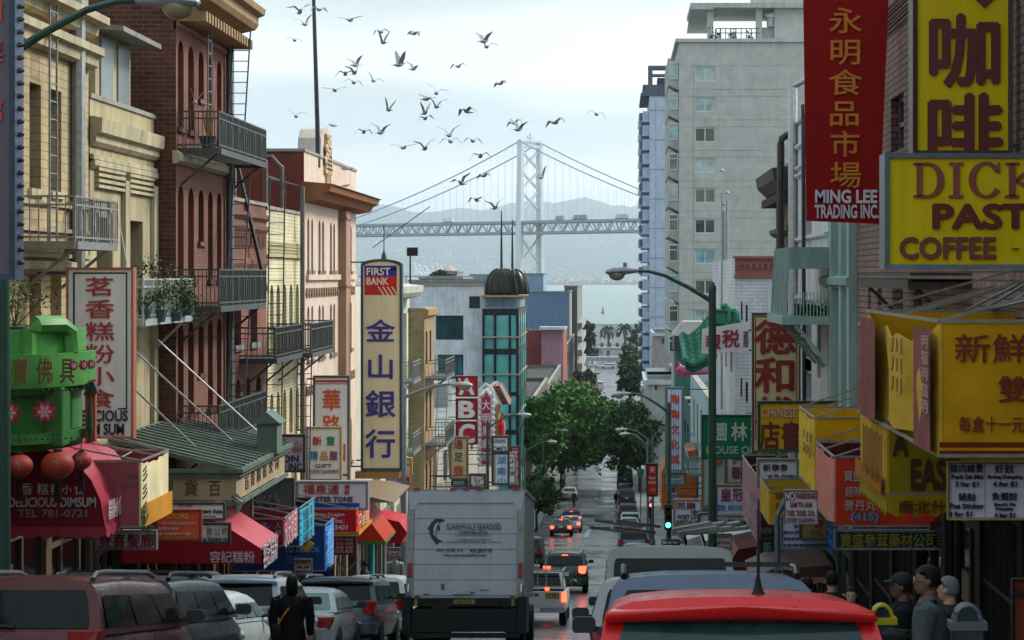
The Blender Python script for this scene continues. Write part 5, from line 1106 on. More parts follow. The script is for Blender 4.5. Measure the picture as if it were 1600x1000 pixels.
m = MB(); pl = front(57.95); m.prism([pl.w(x, y) for x, y in ((1113, 711), (1127, 711), (1126, 722), (1123, 727), (1117, 727), (1114, 722))], (0, .02, 0)); mo = m.done('cup', mat('#b8642c', 'paint')); mo.parent = cpz; mo.matrix_parent_inverse = Matrix.Translation(-cpz.location)
sign('white board with stacked red characters above the crown board', 58.5, (1134, 700, 1160, 756), '#b4b8c8', '#5a565a', [('伊華', 1142, 702, 1158, 752, '#8a2030', 'v', .03)], side=-1)
sign('white jeweller board in orange frame with red characters and blue letters', 54, (1118, 758, 1172, 808), '#a9b4c8', '#a06c3c', [('皇冠', 1126, 763, 1162, 783, '#8a1c28', 'h', .03), ('ROYAL', 1138, 789, 1162, 797, '#3c84b8', 'h', .03), ('飾', 1121, 788, 1133, 798, '#3c84b8', 'h', .03)], [(1120, 762, 1121, 805, '#333a44'), (1122, 804, 1158, 805.2, '#2c3a6c')], side=-1)
sign('white board with black characters under the crown board', 57, (1092, 802, 1180, 823), '#a4acb4', '#55565a', [('師公司', 1113, 811, 1147, 820, '#202428', 'h', .03), ('Jewelry', 1154, 811, 1185, 821, '#202428', 'h', .03)], side=-1, shape='round')
sign("pale blue board in grey frame reading yu's with dark characters", 43, (1184, 718, 1247, 760), '#b4b8d4', '#87847c', [('新寧參', 1192, 725, 1231, 736, '#4a2c3c', 'h', .02), ("YU'S CHINA", 1198, 741, 1250, 751, '#3a2a34', 'h', .015)], fw=2.6, side=-1)
sign('red sign with white script at the street lamp past the signal post', 125, (1011, 725, 1027, 775), '#a01c20', '#5c1c1c', [('天', 1015, 729, 1024, 739, '#d4c8c8', 'e', .03), ('Super', 1014, 744, 1025, 750, '#d4c8c8'), ('HONG', 1013, 752, 1025, 756, '#d4c8c8'), ('Cafe', 1015, 762, 1025, 768, '#d08838')], side=-1)
sign('white sheet covered with columns of small violet characters', 37, (1221, 806, 1298, 858), '#a8a8c4', '#74748a', [('中 醫', 1224, 810, 1240, 816, '#4a4470'), ('主治:', 1240, 819, 1256, 824, '#4a4470'), ('跌打風濕 各科婦兒', 1224, 829, 1294, 834, '#4a4470'), ('海味參茸 正野山人參蟲草', 1224, 839, 1294, 844, '#4a4470'), ('各種中藥 歡迎郵購批發零售', 1224, 849, 1294, 854, '#4a4470')], side=-1, th=.05)
sign('olive board with red character and faded letters above the violet sheet', 36.6, (1250, 784, 1292, 841), '#6e6240', '#57503c', [('店', 1272, 810, 1287, 824, '#8a2c20', 'e', .03), ('TEL', 1266, 828, 1287, 836, '#8a4c38', 'h', .03), ('RIES', 1268, 797, 1291, 806, '#7a5038', 'h', .03)], side=-1, th=.06)
sign('long dark green shop board with dull gold characters under the red awning', 28.4, (1305, 829, 1474, 858), '#0f3c32', '#7c8484', [('寶盛參茸藥材公司', 1313, 833, 1462, 855, '#9a842c', 'h', .01)], side=-1, th=.1)
pz = sign('white price sheet for dumplings in two columns under the yellow awning', 17.9, (1481, 722, 1660, 811), '#b4acbc', '#8a8c3c', [('豬肉燒賣', 1484, 725, 1536, 738, '#2c2834', 'h', .01), ('Pork Sui Mai', 1486, 741, 1535, 748, '#2c2834'), ('3 for $1', 1492, 752, 1528, 761, '#2c2834', 'h', .02), ('鍋貼', 1497, 770, 1524, 782, '#2c2834', 'h', .01), ('Pot Sticker', 1484, 786, 1536, 794, '#2c2834', 'h', .02), ('8 for $1', 1482, 799, 1518, 807, '#2c2834', 'h', .02), ('虾餃', 1554, 725, 1584, 739, '#2c2834', 'h', .01), ('Shrimp Dumpling', 1542, 742, 1597, 749, '#2c2834'), ('4 for $1', 1551, 752, 1588, 761, '#2c2834', 'h', .02), ('魚翅餃', 1549, 769, 1589, 781, '#2c2834', 'h', .01), ("Shark's Fin", 1552, 785, 1586, 790, '#2c2834'), ('Dumpling', 1555, 792, 1582, 798, '#2c2834'), ('4 for $1', 1553, 801, 1585, 809, '#2c2834', 'h', .02)], [(1538.5, 722, 1539.5, 811, '#8a8490')], side=-1, th=.02)
sign('orange and red menu poster at the far right shop door', 15.5, (1582, 905, 1660, 1040), '#6a2c14', '#1c1410', [('ALL', 1584, 918, 1600, 932, '#201410', 'h', .03)], side=-1, th=.03, bracket=False, name='menu_poster', cat='poster')

# ================================================================ awnings
def awning(label, prof, y0, y1, col, endtexts=(), sidetexts=(), valance=.18, vcol=None, ribs=0, endcol=None, name='awning', sgn=1):
    """fabric awning: profile (X, z) from its outer lower edge to the wall, stretched from y0 to y1"""
    xo, zo = prof[0]; xw = prof[-1][0]; gain = lambda c: tuple(min(.8, q * 1.05) for q in hx(c)); endcol = gain(endcol or col); col = gain(col)
    r = T(name, label, 'awning', (xo, (y0 + y1) / 2, zo)); m = mat(col, 'fabric', rough=.45)
    n = 10; sk = MB(); rings = []
    for i in range(n + 1):
        y = y0 + (y1 - y0) * i / n; sag = .03 * math.sin(math.pi * (i / n) * 3) ** 2
        rings.append([(x, y, z - sag * math.sin(math.pi * k / (len(prof) - 1))) for k, (x, z) in enumerate(prof)] + [(x, y, z - .03) for x, z in prof[::-1]])
    sk.loft(rings); sk.done('canopy', m, r, smooth=True)
    e = MB(); e.prism([(x, y0 - .01, z - .005) for x, z in prof] + [(xw, y0 - .01, zo)], (0, .008, 0)); e.done('end_panel', mat(endcol or col, 'fabric'), r); e = MB(); e.prism([(x, y1 + .002, z - .005) for x, z in prof] + [(xw, y1 + .002, zo)], (0, .008, 0)); e.done('end_panel', mat(endcol or col, 'fabric'), r)
    if valance:
        v = MB(); k = max(3, int((y1 - y0) / .25))
        for i in range(k):
            a, b = y0 + (y1 - y0) * i / k, y0 + (y1 - y0) * (i + 1) / k
            v.prism([(xo, a, zo), (xo, b, zo), (xo, b, zo - valance * .7), (xo, (a + b) / 2, zo - valance), (xo, a, zo - valance * .7)], (.015 * sgn, 0, 0))
        k = max(3, int(abs(xw - xo) / .25))
        for i in range(k):
            a, b = xo + (xw - xo) * i / k, xo + (xw - xo) * (i + 1) / k
            v.prism([(a, y0, zo), (b, y0, zo), (b, y0, zo - valance * .7), ((a + b) / 2, y0, zo - valance), (a, y0, zo - valance * .7)], (0, -.015, 0))
        v.done('valance', mat(vcol or col, 'fabric'), r)
    w = Writer(); pe = front(y0 - .012)
    for t in endtexts: w(pe, t[0], t[1:5], t[5], *(t[6:8]), c=.004)
    ps_ = leftw(xo + .016) if sgn > 0 else rightw(xo - .016)
    for t in sidetexts: w(ps_, t[0], t[1:5], t[5], *(t[6:8]), c=.004)
    w.done(r); return r
def boxawn(label, X, y0, y1, z0, z1, col, endcol=None, endtexts=(), sidetexts=(), bands=(), incol=None, sgn=1, name='box_awning', cat='awning', stay=.5, dip=.06, endbands=()):
    """open topped fabric box on a frame: end panel towards the camera, street panel, far end"""
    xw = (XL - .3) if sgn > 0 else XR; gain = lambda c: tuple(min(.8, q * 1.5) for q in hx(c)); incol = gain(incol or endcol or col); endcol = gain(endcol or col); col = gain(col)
    r = T(name, label, cat, (X, (y0 + y1) / 2, z0)); s = MB(); n = 8; rings = []
    for i in range(n + 1):
        y = y0 + (y1 - y0) * i / n; b_ = (.03 + dip * .5) * math.sin(i * 1.9 + X) * (i not in (0, n)); d_ = dip * (math.sin(math.pi * i / n) + .5 * math.sin(i * 1.57) ** 2 * (i not in (0, n)))
        rings.append([(X + b_ * .6, y, z0 + d_ * .3), (X + b_, y, (z0 + z1) / 2), (X + b_ * .3, y, z1 - d_), (X - sgn * .03 + b_ * .3, y, z1 - d_), (X - sgn * .03 + b_, y, (z0 + z1) / 2), (X - sgn * .03 + b_ * .6, y, z0 + d_ * .3)])
    s.loft(rings); s.done('street_panel', mat(col, 'fabric'), r, smooth=True)
    e = MB(); e.prism([(X - sgn * .035, y0, z0), (xw, y0, z0), (xw, y0, z1), (X - sgn * .035, y0, z1)], (0, .025, 0)); e.done('end_panel', mat(endcol or col, 'fabric'), r)
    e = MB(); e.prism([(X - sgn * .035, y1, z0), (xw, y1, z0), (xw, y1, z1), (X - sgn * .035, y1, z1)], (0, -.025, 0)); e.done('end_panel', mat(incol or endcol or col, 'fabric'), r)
    f = MB()
    for z in (z1 + .02, z0 - .0):
        f.bar((X, y0, z), (X, y1, z), .03); f.bar((X, y0, z), (xw, y0, z), .03); f.bar((X, y1, z), (xw, y1, z), .03)
    for y in (y0, y1, (y0 + y1) / 2): f.bar((X, y, z1 + .02), (xw, y, z1 + stay), .025)
    f.done('frame', mat('#9c9a94', 'metal'), r)
    ps_ = leftw(X + .07 + dip * .3) if sgn > 0 else rightw(X - .07 - dip * .3); pe = front(y0 - .006); w = Writer()
    for t in endtexts: w(pe, t[0], t[1:5], t[5], *(t[6:8]), c=.004)
    for t in sidetexts: w(ps_, t[0], t[1:5], t[5], *(t[6:8]), c=.0)
    w.done(r)
    for za, zb, c in bands: 
        q = MB(); xx = X + sgn * .062; q.prism([(xx, y0, za), (xx, y1, za), (xx, y1, zb), (xx, y0, zb)], (sgn * .004, 0, 0)); q.done('colour_band', mat(c, 'fabric'), r)
    for za, zb, c in endbands:
        q = MB(); q.prism([(X, y0 - .005, za), (xw, y0 - .005, za), (xw, y0 - .005, zb), (X, y0 - .005, zb)], (0, .004, 0)); q.done('colour_band', mat(c, 'fabric'), r)
    return r
def zy(y, Y): return EYE + (HY - y) / F * Y
WT = '#c8c0c0'
awning('red barrel awning with white dim sum lettering below the green shop front', [(-7.63, 36.25), (-7.70, 36.65), (-7.84, 36.95), (-8.05, 37.2), (-8.34, 37.36), (-8.8, 37.46), (-9.9, 37.5)], 28.6, 30.7, '#a03444', [('香', 30, 755, 52, 773, WT), ('糕', 58, 755, 76, 773, WT), ('粉', 79, 756, 95, 773, WT), ('小', 97, 758, 112, 772, WT), ('食', 116, 757, 132, 773, WT), ('DELICIOUS DIMSUM', 14, 777, 150, 792, '#b8b0b0', 'h', .03), ('TEL 781-0721', 28, 796, 136, 808, '#8c7c80', 'h', .02)], [('糕粉小食', 169, 782, 190, 803, '#d8c8cc'), ('DIM SUM', 193, 760, 211, 772, '#d8b8bc')], endcol='#7c1a2a')
boxawn('cream and orange box awning with green brush strokes, past the red barrel awning', -7.3, 29.4, 31.2, zy(823, 29.4), zy(722, 29.4), '#cbb48e', '#8a4850', [('菜', 196, 735, 214, 760, '#8a6a5c')], [('彡彡彡', 221, 728, 231, 806, '#2c3a30', 'v', .03), ('ノ', 222, 806, 232, 820, '#2c3a30')], [(zy(823, 29.4), zy(787, 29.4), '#c88a28')], incol='#7a2c38')
# green tiled canopy with cream fascia
cn = T('shop_canopy', 'weathered green copper canopy roof with cream character fascia on the red brick building', 'canopy', (-7.4, 39.7, 35.6))
Xc, ya, yb = -7.35, 37, 42.4; zt, zb = zy(742, 37), zy(782, 37)
m = MB(); m.prism([(Xc + .12, ya - .1, zt + .12), (XL - .3, ya - .1, zt + .72), (XL - .3, ya - .1, zt + .64), (Xc + .12, ya - .1, zt + .02)], (0, yb - ya + .2, 0))
grv = mat('#69736a', 'wall', dirt=.5); m.done('copper_roof', grv, cn)
m = MB()
for i in range(14):
    y = ya + i * .415; m.bar((Xc + .1, y, zt + .15), (XL - .2, y, zt + .72), .05, .03)
m.done('roof_seam', mat('#5c665e', 'wall'), cn)
m = MB(); m.box(XL - .3, ya, zb, Xc, ya + .12, zt); m.box(Xc - .12, ya + .121, zb, Xc, yb, zt); m.done('fascia', mat('#b8a484', 'wall', dirt=.6), cn)
m = MB()
for z, o in ((zb - .1, .07), (zt - .04, .1), (zt + .05, .16)): m.box(XL - .3, ya - o, z, Xc + o, ya - .002, z + .08); m.box(Xc + .002, ya - .001, z, Xc + o, yb + o, z + .08)
m.done('moulding', mat('#6c7c72', 'wall', dirt=.5), cn)
m = MB(); m.box(Xc - .2, 40.2, zt + .1, Xc + .22, 40.8, zt + .75); m.prism([(Xc - .3, 40.1, zt + .75), (Xc + .3, 40.1, zt + .75), (Xc, 40.1, zt + 1.0)], (0, .8, 0)); m.done('finial_block', mat('#6c7c74', 'wall'), cn)
m = MB(); m.tube([(Xc - .02, ya - .05, zb + .12), (Xc + .1, ya - .1, zb - .02), (Xc + .05, ya - .12, zb - .22)], [.09, .08, .03], 6); m.done('corner_dragon', mat('#8f9488', 'stone'), cn)
w = Writer()
for ch_, x0, x1 in (('貨', 287, 310), ('百', 325, 346), ('圖', 250, 272)): w(front(ya), ch_, (x0, 749, x1, 776), '#6a4038', 'e', .03, .004)
for i, ch_ in enumerate('百貨圖書公司'): w(leftw(Xc), ch_, (382 + i * 9.4, 744 - i * 6.2, 388 + i * 9.4, 764 - i * 6.2), '#5c4438', 'e', .02, .004)
w.done(cn)
awning('red sloped awning with white characters, below the green copper canopy', [(-6.9, 34.42), (-6.9, 34.7), (-7.7, 35.2), (-9.6, 36.0)], 37.2, 39.06, '#b84a50', [('容記糕粉', 328, 861, 398, 879, '#c8b8bc', 'h', .02)], [('容記糕粉', 411, 848, 433, 872, '#dcc0c4')], valance=0, endcol='#8c1420')
sign('faded pink board edge under the copper canopy eave', 40.5, (362, 775, 394, 806), '#b8948c', '#9c8478', [('公司', 366, 782, 390, 798, '#c8aca4')], th=.05)
sign('grey green panel with one large faded white character', 44.2, (394, 748, 459, 812), '#4e5850', '#4a5446', [('粉', 398, 770, 440, 806, '#7c8482', 'e', .02), ('谷', 428, 750, 444, 762, '#6c7472', 'e', .02)], th=.1)
boxawn('maroon box awning with white characters, between the red awning and the teal one', -7.3, 42, 43.8, zy(853, 42), zy(812, 42), '#b0505c', '#7c2434', [('永', 404, 816, 424, 832, '#b8a8ac'), ('人參', 428, 816, 441, 838, '#b8a8ac', 'v')], [('永安參茸', 445, 806, 463, 842, '#d8bcc0')])
boxawn('turquoise box awning with rows of square cut outs, before the blue one', -7.35, 44.4, 46.5, zy(853, 44.4), zy(795, 44.4), '#2c8ca4', '#1c2c48', [], [('▪▪▪▪▪', 468, 797, 474, 848, '#2a4c5c', 'v'), ('目日目', 477, 793, 489, 840, '#4a6468', 'v', .03)], incol='#16223c')
boxawn('blue box awning with pale lettering, next past the turquoise awning', -7.2, 47.3, 48.7, zy(892, 47.3), zy(822, 47.3), '#3c7cc0', '#183c6c', [('CO. DRAGON', 446, 854, 498, 863, '#7c98b8', 'h', .02), ('旺記', 448, 868, 470, 880, '#6c88a8')], [('合興旺', 510, 828, 521, 876, '#8cb4dc', 'v', .02)], incol='#143058')
yf = T('paper_flag', 'small orange paper flag stuck under the turquoise awning', 'flag', P(481, 862, 45)); m = MB(); m.prism([P(470, 856, 45), P(484, 845, 45), P(492, 850, 45), P(478, 863, 45)], (0, .02, 0)); m.done('sheet', mat('#d09830', 'fabric'), yf); MB().bar(P(480, 850, 45.03), P(478, 838, 45.03), .015).done('string', iron, yf)
tp = T('tarpaulin', 'crumpled blue tarpaulin hanging over the stall under the blue awning', 'tarpaulin', P(495, 930, 47.5)); m = MB(); rnd = random.Random(4); gr = []
for j in range(9):
    gr.append([P(470 + i * 5, 886 + j * 6, 47.4 + rnd.uniform(-.16, .16)) for i in range(10)])
m.loft(gr, caps=False, closed=False); m.done('sheet', mat('#2348a0', 'fabric', rough=.4), tp, smooth='all')
m = MB(); m.bar(P(470, 886, 47.5), P(515, 886, 47.5), .04); m.done('rail', iron, tp)
boxawn('red box awning with white lettering and yellow stripe, below the telephone shop sign', -7.1, 52.2, 55, zy(837, 52.2), zy(797, 52.2), '#b8342c', '#9c1820', [('China Dragon', 489, 801, 538, 808, '#d0c8cc', 'h', .02), ('Co. Inc.', 505, 810, 538, 817, '#d0c8cc', 'h', .02), ('398-3401', 502, 820, 543, 828, '#d0c8cc', 'h', .03)], [('中華龍', 560, 800, 576, 815, '#d8b090')], [(zy(837, 52.2), zy(830, 52.2), '#c08820')], endbands=[(zy(836.5, 52.2), zy(831, 52.2), '#b07c20')])
sign('dark red list board with pale characters under the red box awning', 52.4, (521, 838, 556, 866), '#7c2428', '#5c1c20', [('海味 燕窩', 524, 840, 552, 845, '#b89c98'), ('冬菇 天麻', 524, 846.5, 552, 851.5, '#b89c98'), ('參茸 花膠', 524, 853, 552, 858, '#b89c98'), ('瑤柱 蟲草', 524, 859, 552, 864, '#b89c98')], th=.06, bracket=False)
awning('orange red slanted awning with green hem, by the turquoise lamp column', [(-6.9, zy(846, 57)), (-7.6, zy(797, 57)), (-9.6, zy(792, 57))], 57, 59.5, '#c0381c', valance=.1, vcol='#3c7a38')
awning('weathered brown plank canopy above the orange red awning', [(-6.6, zy(776, 58)), (-7.2, zy(768, 58)), (-9.6, zy(764, 58))], 56.5, 61, '#7a6248', valance=0)
awning('round red shop awning with teal disc, beside the grey lamp post', [(-6.9, zy(842, 62)), (-6.75, zy(828, 62)), (-7.0, zy(812, 62)), (-7.6, zy(806, 62)), (-9.6, zy(804, 62))], 61.5, 63.5, '#b02028', valance=.08)
sign('tan rounded blade sign with teal stripe behind the grey lamp post', 70, (630, 716, 643, 743), '#b8a078', '#c08848', [('—', 633, 724, 640, 727, '#2c7a8c')], shape='round')
sign('pale blue and red poster board below the bank sign', 69, (604, 745, 640, 766), '#6c94c0', '#a85c50', [], [(622, 746, 638, 752, '#c85c48')], bracket=False)
# green curved shop front with lotus medallions
gs = T('shop_fascia', 'bright green curved shop fascia with lotus medallions and brown characters', 'shop front', (-8.6, 27.5, 37.5))
path = [(-9.95, 26.5), (-9.3, 26.52), (-8.75, 26.62), (-8.4, 26.8), (-8.1, 27.05), (-7.92, 27.4), (-7.84, 27.8), (-7.82, 28.1), (-7.82, 28.4)]
def curve_band(za, zb, off, m, name, par=gs, dz=0):
    c = Vector((-9.4, 29)); out_ = []
    for x, y in path:
        d = (Vector((x, y)) - c).normalized() * off; out_.append((x + d.x, y + d.y))
    mb = MB(); mb.loft([[(x, y, za), (x, y, zb), (x - (x + 9.4) * .05, y + .12, zb), (x - (x + 9.4) * .05, y + .12, za)] for x, y in out_]); return mb.done(name, m, par, smooth=True)
gm = mat('#4f9444', 'paint', rough=.45); gm2 = mat('#3a7a36', 'paint', rough=.45); Yg = 27
curve_band(zy(606, Yg), zy(553, Yg), .12, gm, 'fascia'); curve_band(zy(552.9, Yg), zy(516, Yg), -.05, gm, 'parapet'); curve_band(zy(616, Yg), zy(606.1, Yg), .03, gm2, 'beaded_band'); curve_band(zy(678, Yg), zy(616.1, Yg), -.12, gm2, 'lotus_panel'); curve_band(zy(694, Yg), zy(678.1, Yg), .05, gm2, 'beaded_band'); curve_band(zy(706, Yg), zy(694.1, Yg), -.1, mat('#2c6a28', 'paint'), 'soffit_band')
m = MB(); m.box(-8.15, 27.2, zy(700, Yg), -7.86, 27.6, zy(606.1, Yg)); m.done('corner_post', gm2, gs, bevel=.03)
m = MB(); m.tube([(-8.3, 27.0, zy(553, Yg)), (-8.3, 27.0, zy(520, Yg)), (-8.2, 27.1, zy(508, Yg)), (-7.95, 27.4, zy(508, Yg)), (-7.88, 27.6, zy(520, Yg)), (-7.88, 27.6, zy(553, Yg))], .13, 8); m.done('scroll_end', gm, gs, smooth=True)
m = MB(); m.box(-9.95, 27.9, zy(560, Yg), -7.9, 28.5, zy(552, Yg)); m.box(-9.95, 28.0, zy(706, Yg), -7.95, 28.5, zy(560, Yg)); m.done('return_wall', gm2, gs)
w = Writer()
for ch_, Yl, x0, x1 in (('寶', 26.55, 20, 46), ('佛', 26.78, 57, 84), ('具', 27.1, 93, 118)): w(front(Yl), ch_, (x0, 557, x1, 601), '#6a5430', 'e', .035, .0, 0, .03)
w.done(gs, 'character')
def lotus(c, r, nrm):
    rows = ((1.0, 9, '#7c1c2c'), (.8, 8, '#b83048'), (.55, 6, '#d0a0a8')); u = Vector((0, 0, 1)).cross(nrm).normalized(); v = nrm.cross(u); first = None
    for k, (s, n, col) in enumerate(rows):
        mb = MB()
        for i in range(n):
            a = 2 * math.pi * (i + .5 * k) / n; d = u * math.cos(a) + v * math.sin(a); t = u * -math.sin(a) + v * math.cos(a); o = c + nrm * (.012 * (k + 1))
            mb.prism([o, o + d * r * s * .6 + t * r * .24 * s, o + d * r * s, o + d * r * s * .6 - t * r * .24 * s], nrm * .01)
        q = mb.done('lotus' if not first else 'petal', mat(col, 'paint'), first or gs); first = first or q
nr = Vector((.25, -1, 0)).normalized()
for x, y, r, Yl in ((70, 643, .19, 26.9), (14, 645, .19, 26.6)): lotus(P(x, y, Yl), r, nr)
for x, y, r, Yl in ((113, 571, .085, 27.2), (129, 570, .085, 27.5), (141, 569, .08, 27.75)): lotus(P(x, y, Yl - .15) + Vector((.02, -.06, 0)), r, Vector((.7, -.7, 0)))
m = MB()
for y in (611, 687):
    for i in range(13): x, yy = path[0][0] + (i + 3) * .148, 0; p_ = P(12 + i * 9, y - .2 * i, 26.5 + .012 * i * i * .5); m.ell((p_.x, p_.y + .02, p_.z), .02, 6, 4)
m.done('bead', mat('#16301a', 'paint'), gs)
m = MB(); m.prism([P(133, 596, 28), P(149, 592, 28), P(149, 690, 28), P(133, 694, 28)], (0, .08, 0)); so_ = m.done('side_strip', mat('#c0562c', 'paint'), gs)
m = MB(); m.bar(P(142, 597, 27.97), P(134, 618, 27.97), .06); m.bar(P(144, 597, 27.97), P(151, 615, 27.97), .06); m.lathe([(.02, 0), (.05, .2), (.03, .5), (.01, .75)], P(141, 690, 27.95), 8); m.done('roof_motif', mat('#2c4a40', 'paint'), so_)
for x, y, r, Y, lb in ((30, 728, .185, 26.6, 'round red paper lantern leftmost under the green fascia'), (90, 727, .225, 26.8, 'large round red paper lantern in the middle under the green fascia'), (127, 720, .15, 27.9, 'smaller red paper lantern tucked behind the large one')):
    c = P(x, y, Y); t = T('paper_lantern', lb, 'lantern', c, 'red lanterns under the green fascia')
    m = MB(); n = 16; m.lathe([(r * .25, -r * .86)] + [(r * math.cos(a) * (1 + .02 * (i % 2)), r * .88 * math.sin(a)) for i, a in enumerate([R(-72 + 9 * k) for k in range(17)])] + [(r * .25, r * .86)], c, n); m.done('paper_globe', mat('#a03c2c', 'fabric', rough=.5), t, smooth=True)
    m = MB(); m.lathe([(r * .28, r * .82), (r * .3, r * 1.0), (.01, r * 1.02)], c, 10); m.lathe([(r * .28, -r * 1.0), (r * .3, -r * .82)], c, 10); m.bar(c + Vector((0, 0, r)), c + Vector((0, 0, r + .25)), .01); m.done('cap', mat('#3a2a20', 'paint'), t)
    m = MB()
    for i in range(9): a = i * .7; q = c + Vector((.03 * math.cos(a), .03 * math.sin(a), -r)); m.bar(q, q + Vector((.02 * math.cos(a), 0, -.3)), .012)
    m.done('tassel', mat('#301818', 'fabric'), t)
    w = Writer(); pq = front(Y - r * .93); w(pq, '福', (x - 9, y - 8, x + 1, y + 6), '#a8a8ac', 'e', .01, 0, 0, .004); w.done(t, 'character')
# left edge tall sign
es = sign('tall blue grey framed sign with edge bulbs behind the leftmost green lamp post', 21, (-60, -30, 22, 434), '#5a5866', '#3a4c66', [('州', -30, 0, 8, 36, '#c05030', 'e', .03), ('菜', -30, 60, 8, 100, '#c05030', 'e', .03), ('館', -30, 150, 8, 190, '#c05030', 'e', .03)], fw=6, th=.25)
bb = MB()
for i in range(22): p_ = P(25, -10 + i * 20, 21.1); bb.ell((p_.x + .05, 21.1, p_.z), (.045, .03, .03), 7, 5)
bo_ = bb.done('bulb', mat('#4a3a2c', 'glass')); bo_.parent = es; bo_.matrix_parent_inverse = Matrix.Translation(-es.location)
# right awnings
YW = '#b8860c'
boxawn('large yellow awning with mauve ends and red characters, far right', 2.95, 17.6, 22.7, zy(712, 17.6), zy(505, 17.6), '#b08c2c', '#b07f0c', [('新鮮', 1492, 522, 1606, 566, '#7a2010', 'h', .02), ('雙', 1558, 585, 1606, 630, '#7a2010', 'e', .02), ('每盒十一元', 1498, 650, 1600, 675, '#7a2a10', 'h', -.006)], [('明福明福明', 1440, 520, 1451, 650, '#b89088', 'v'), ('川川川', 1392, 522, 1412, 620, '#8c5c34', 'v')], sgn=-1, endbands=[(zy(699, 17.6), zy(691, 17.6), '#7c2c14'), (zy(709, 17.6), zy(704, 17.6), '#7c2c14')], dip=.17)
aw = [o for o in COL.objects if o.get('label', '').startswith('large yellow awning')][0]
for yq0, yq1 in ((17.62, 18.6), (21.4, 22.68)):
    q = MB(); q.prism([(2.87, yq0, zy(712, 17.6) + .02), (2.87, yq1, zy(712, 17.6) + .02), (2.87, yq1, zy(505, 17.6) - .05), (2.87, yq0, zy(505, 17.6) - .05)], (-.004, 0, 0)); qo = q.done('mauve_stripe', mat('#8c5250', 'fabric'), aw)
boxawn('faded mauve awning panel tucked behind the large yellow awning', 3.0, 22.9, 23.9, zy(650, 23), zy(512, 23), '#8c5250', '#7c4440', [], [('茶餐', 1341, 530, 1354, 600, '#6c7074', 'v')], sgn=-1)
boxawn('yellow awning with big dark red letters below the large yellow awning', 3.0, 21.4, 23.7, zy(772, 21.4), zy(662, 21.4), '#b08c28', '#7c6c0c', [('EAST', 1424, 718, 1500, 764, '#4c2008', 'h', .06), ('A', 1395, 672, 1418, 712, '#4c2008', 'h', .04)], [('川川川川', 1348, 660, 1378, 760, '#8c5c20')], [(zy(772, 21.4), zy(745, 21.4), '#a86c1c')], sgn=-1)
vl = MB(); zv, zv2 = zy(774, 21.3), zy(800, 21.3)
for i in range(8):
    a, b = 3.0 + i * .21, 3.21 + i * .21
    vl.prism([(a, 21.3, zv), (b, 21.3, zv), (b, 21.3, zv2), ((a + b) / 2, 21.3, zv2 - .06), (a, 21.3, zv2)], (0, .015, 0))
for i in range(9):
    a, b = 21.32 + i * .26, 21.58 + i * .26
    vl.prism([(3.0, a, zv), (3.0, b, zv), (3.0, b, zv2), (3.0, (a + b) / 2, zv2 - .06), (3.0, a, zv2)], (-.015, 0, 0))
vt_ = T('awning_valance', 'scalloped yellow valance with dark characters under the letters awning', 'valance', (3.8, 21.3, zv2)); vl.done('cloth', mat('#a08410', 'fabric'), vt_); w = Writer(); w(front(21.29), '南北什', (1404, 781, 1478, 802), '#5c2808', 'h', .02); w.done(vt_)
boxawn('red box awning with white and blue writing above the dark green board', 3.2, 28.4, 31, zy(822, 28.4), zy(716, 28.4), '#b87468', '#a8301c', [('寶盛', 1319, 735, 1346, 752, '#b8b4b0'), ('經時', 1321, 760, 1346, 776, '#b8b4b0'), ('膏丹丸', 1320, 781, 1368, 798, '#b8b4b0'), ('(415)', 1330, 801, 1372, 817, '#4890c0', 'h', .04)], [], sgn=-1, incol='#4c1414')
boxawn('bright yellow open box awning behind the red box awning', 3.2, 31.2, 33.8, zy(768, 31.2), zy(655, 31.2), '#c0a030', '#c08c08', [], [('印刷', 1254, 664, 1268, 720, '#8c6430', 'v')], sgn=-1, incol='#c89010')
boxawn('yellow awning with dark red characters and telephone mark, below the pale blue board', 3.12, 39.5, 42, zy(814, 40), zy(766, 40), '#b08c30', '#a88010', [('藥', 1211, 768, 1226, 780, '#7a3c14'), ('服', 1211, 786, 1226, 798, '#7a3c14'), ('☎', 1210, 802, 1224, 812, '#7a2c14')], [], sgn=-1, stay=.04)
boxawn('mauve pink leaning awning panel left of the yellow telephone awning', 3.3, 44.8, 50.8, zy(840, 46), zy(742, 46), '#8c6870', '#3c1c24', [('NEW', 1190, 824, 1207, 834, '#7c7478', 'h', .03), ('新', 1193, 845, 1207, 861, '#7c8880', 'e', .03)], [('新華公司', 1163, 760, 1184, 830, '#a48890', 'v')], sgn=-1)
sign('black green board with pale character under the mauve awning', 44.6, (1187, 842, 1222, 868), '#12302c', '#2a3c38', [('新', 1192, 846, 1206, 864, '#7c8c88', 'e', .03), ('N', 1182, 858, 1187, 866, '#9ca8a4')], side=-1, th=.08)
awning('white striped shop awning right of the green signal post', [(2.75, zy(850, 78)), (2.75, zy(833, 78)), (4.6, zy(810, 78))], 76, 80, '#a8a8a4', valance=0, sgn=-1)
awning('pale grey awning half hidden behind the no parking sign', [(2.7, zy(852, 60)), (2.7, zy(838, 60)), (4.6, zy(818, 60))], 59, 63, '#9ca098', valance=.1, sgn=-1)
awning('tall orange awning panel beside the red script sign', [(2.6, zy(790, 112)), (2.55, zy(740, 112)), (3.0, zy(712, 112)), (4.6, zy(702, 112))], 112, 117, '#b85c1c', valance=.3, sgn=-1)
awning('maroon shop awning low behind the ladder van', [(2.9, zy(878, 52)), (3.2, zy(850, 52)), (4.6, zy(836, 52))], 51, 53, '#5c1c1c', valance=.1, sgn=-1)
awning('dark awning with pink scalloped hem below the black green board', [(2.9, zy(880, 43)), (3.3, zy(868, 43)), (4.6, zy(862, 43))], 41, 43.5, '#4c3834', valance=.15, vcol='#a07c78', sgn=-1)
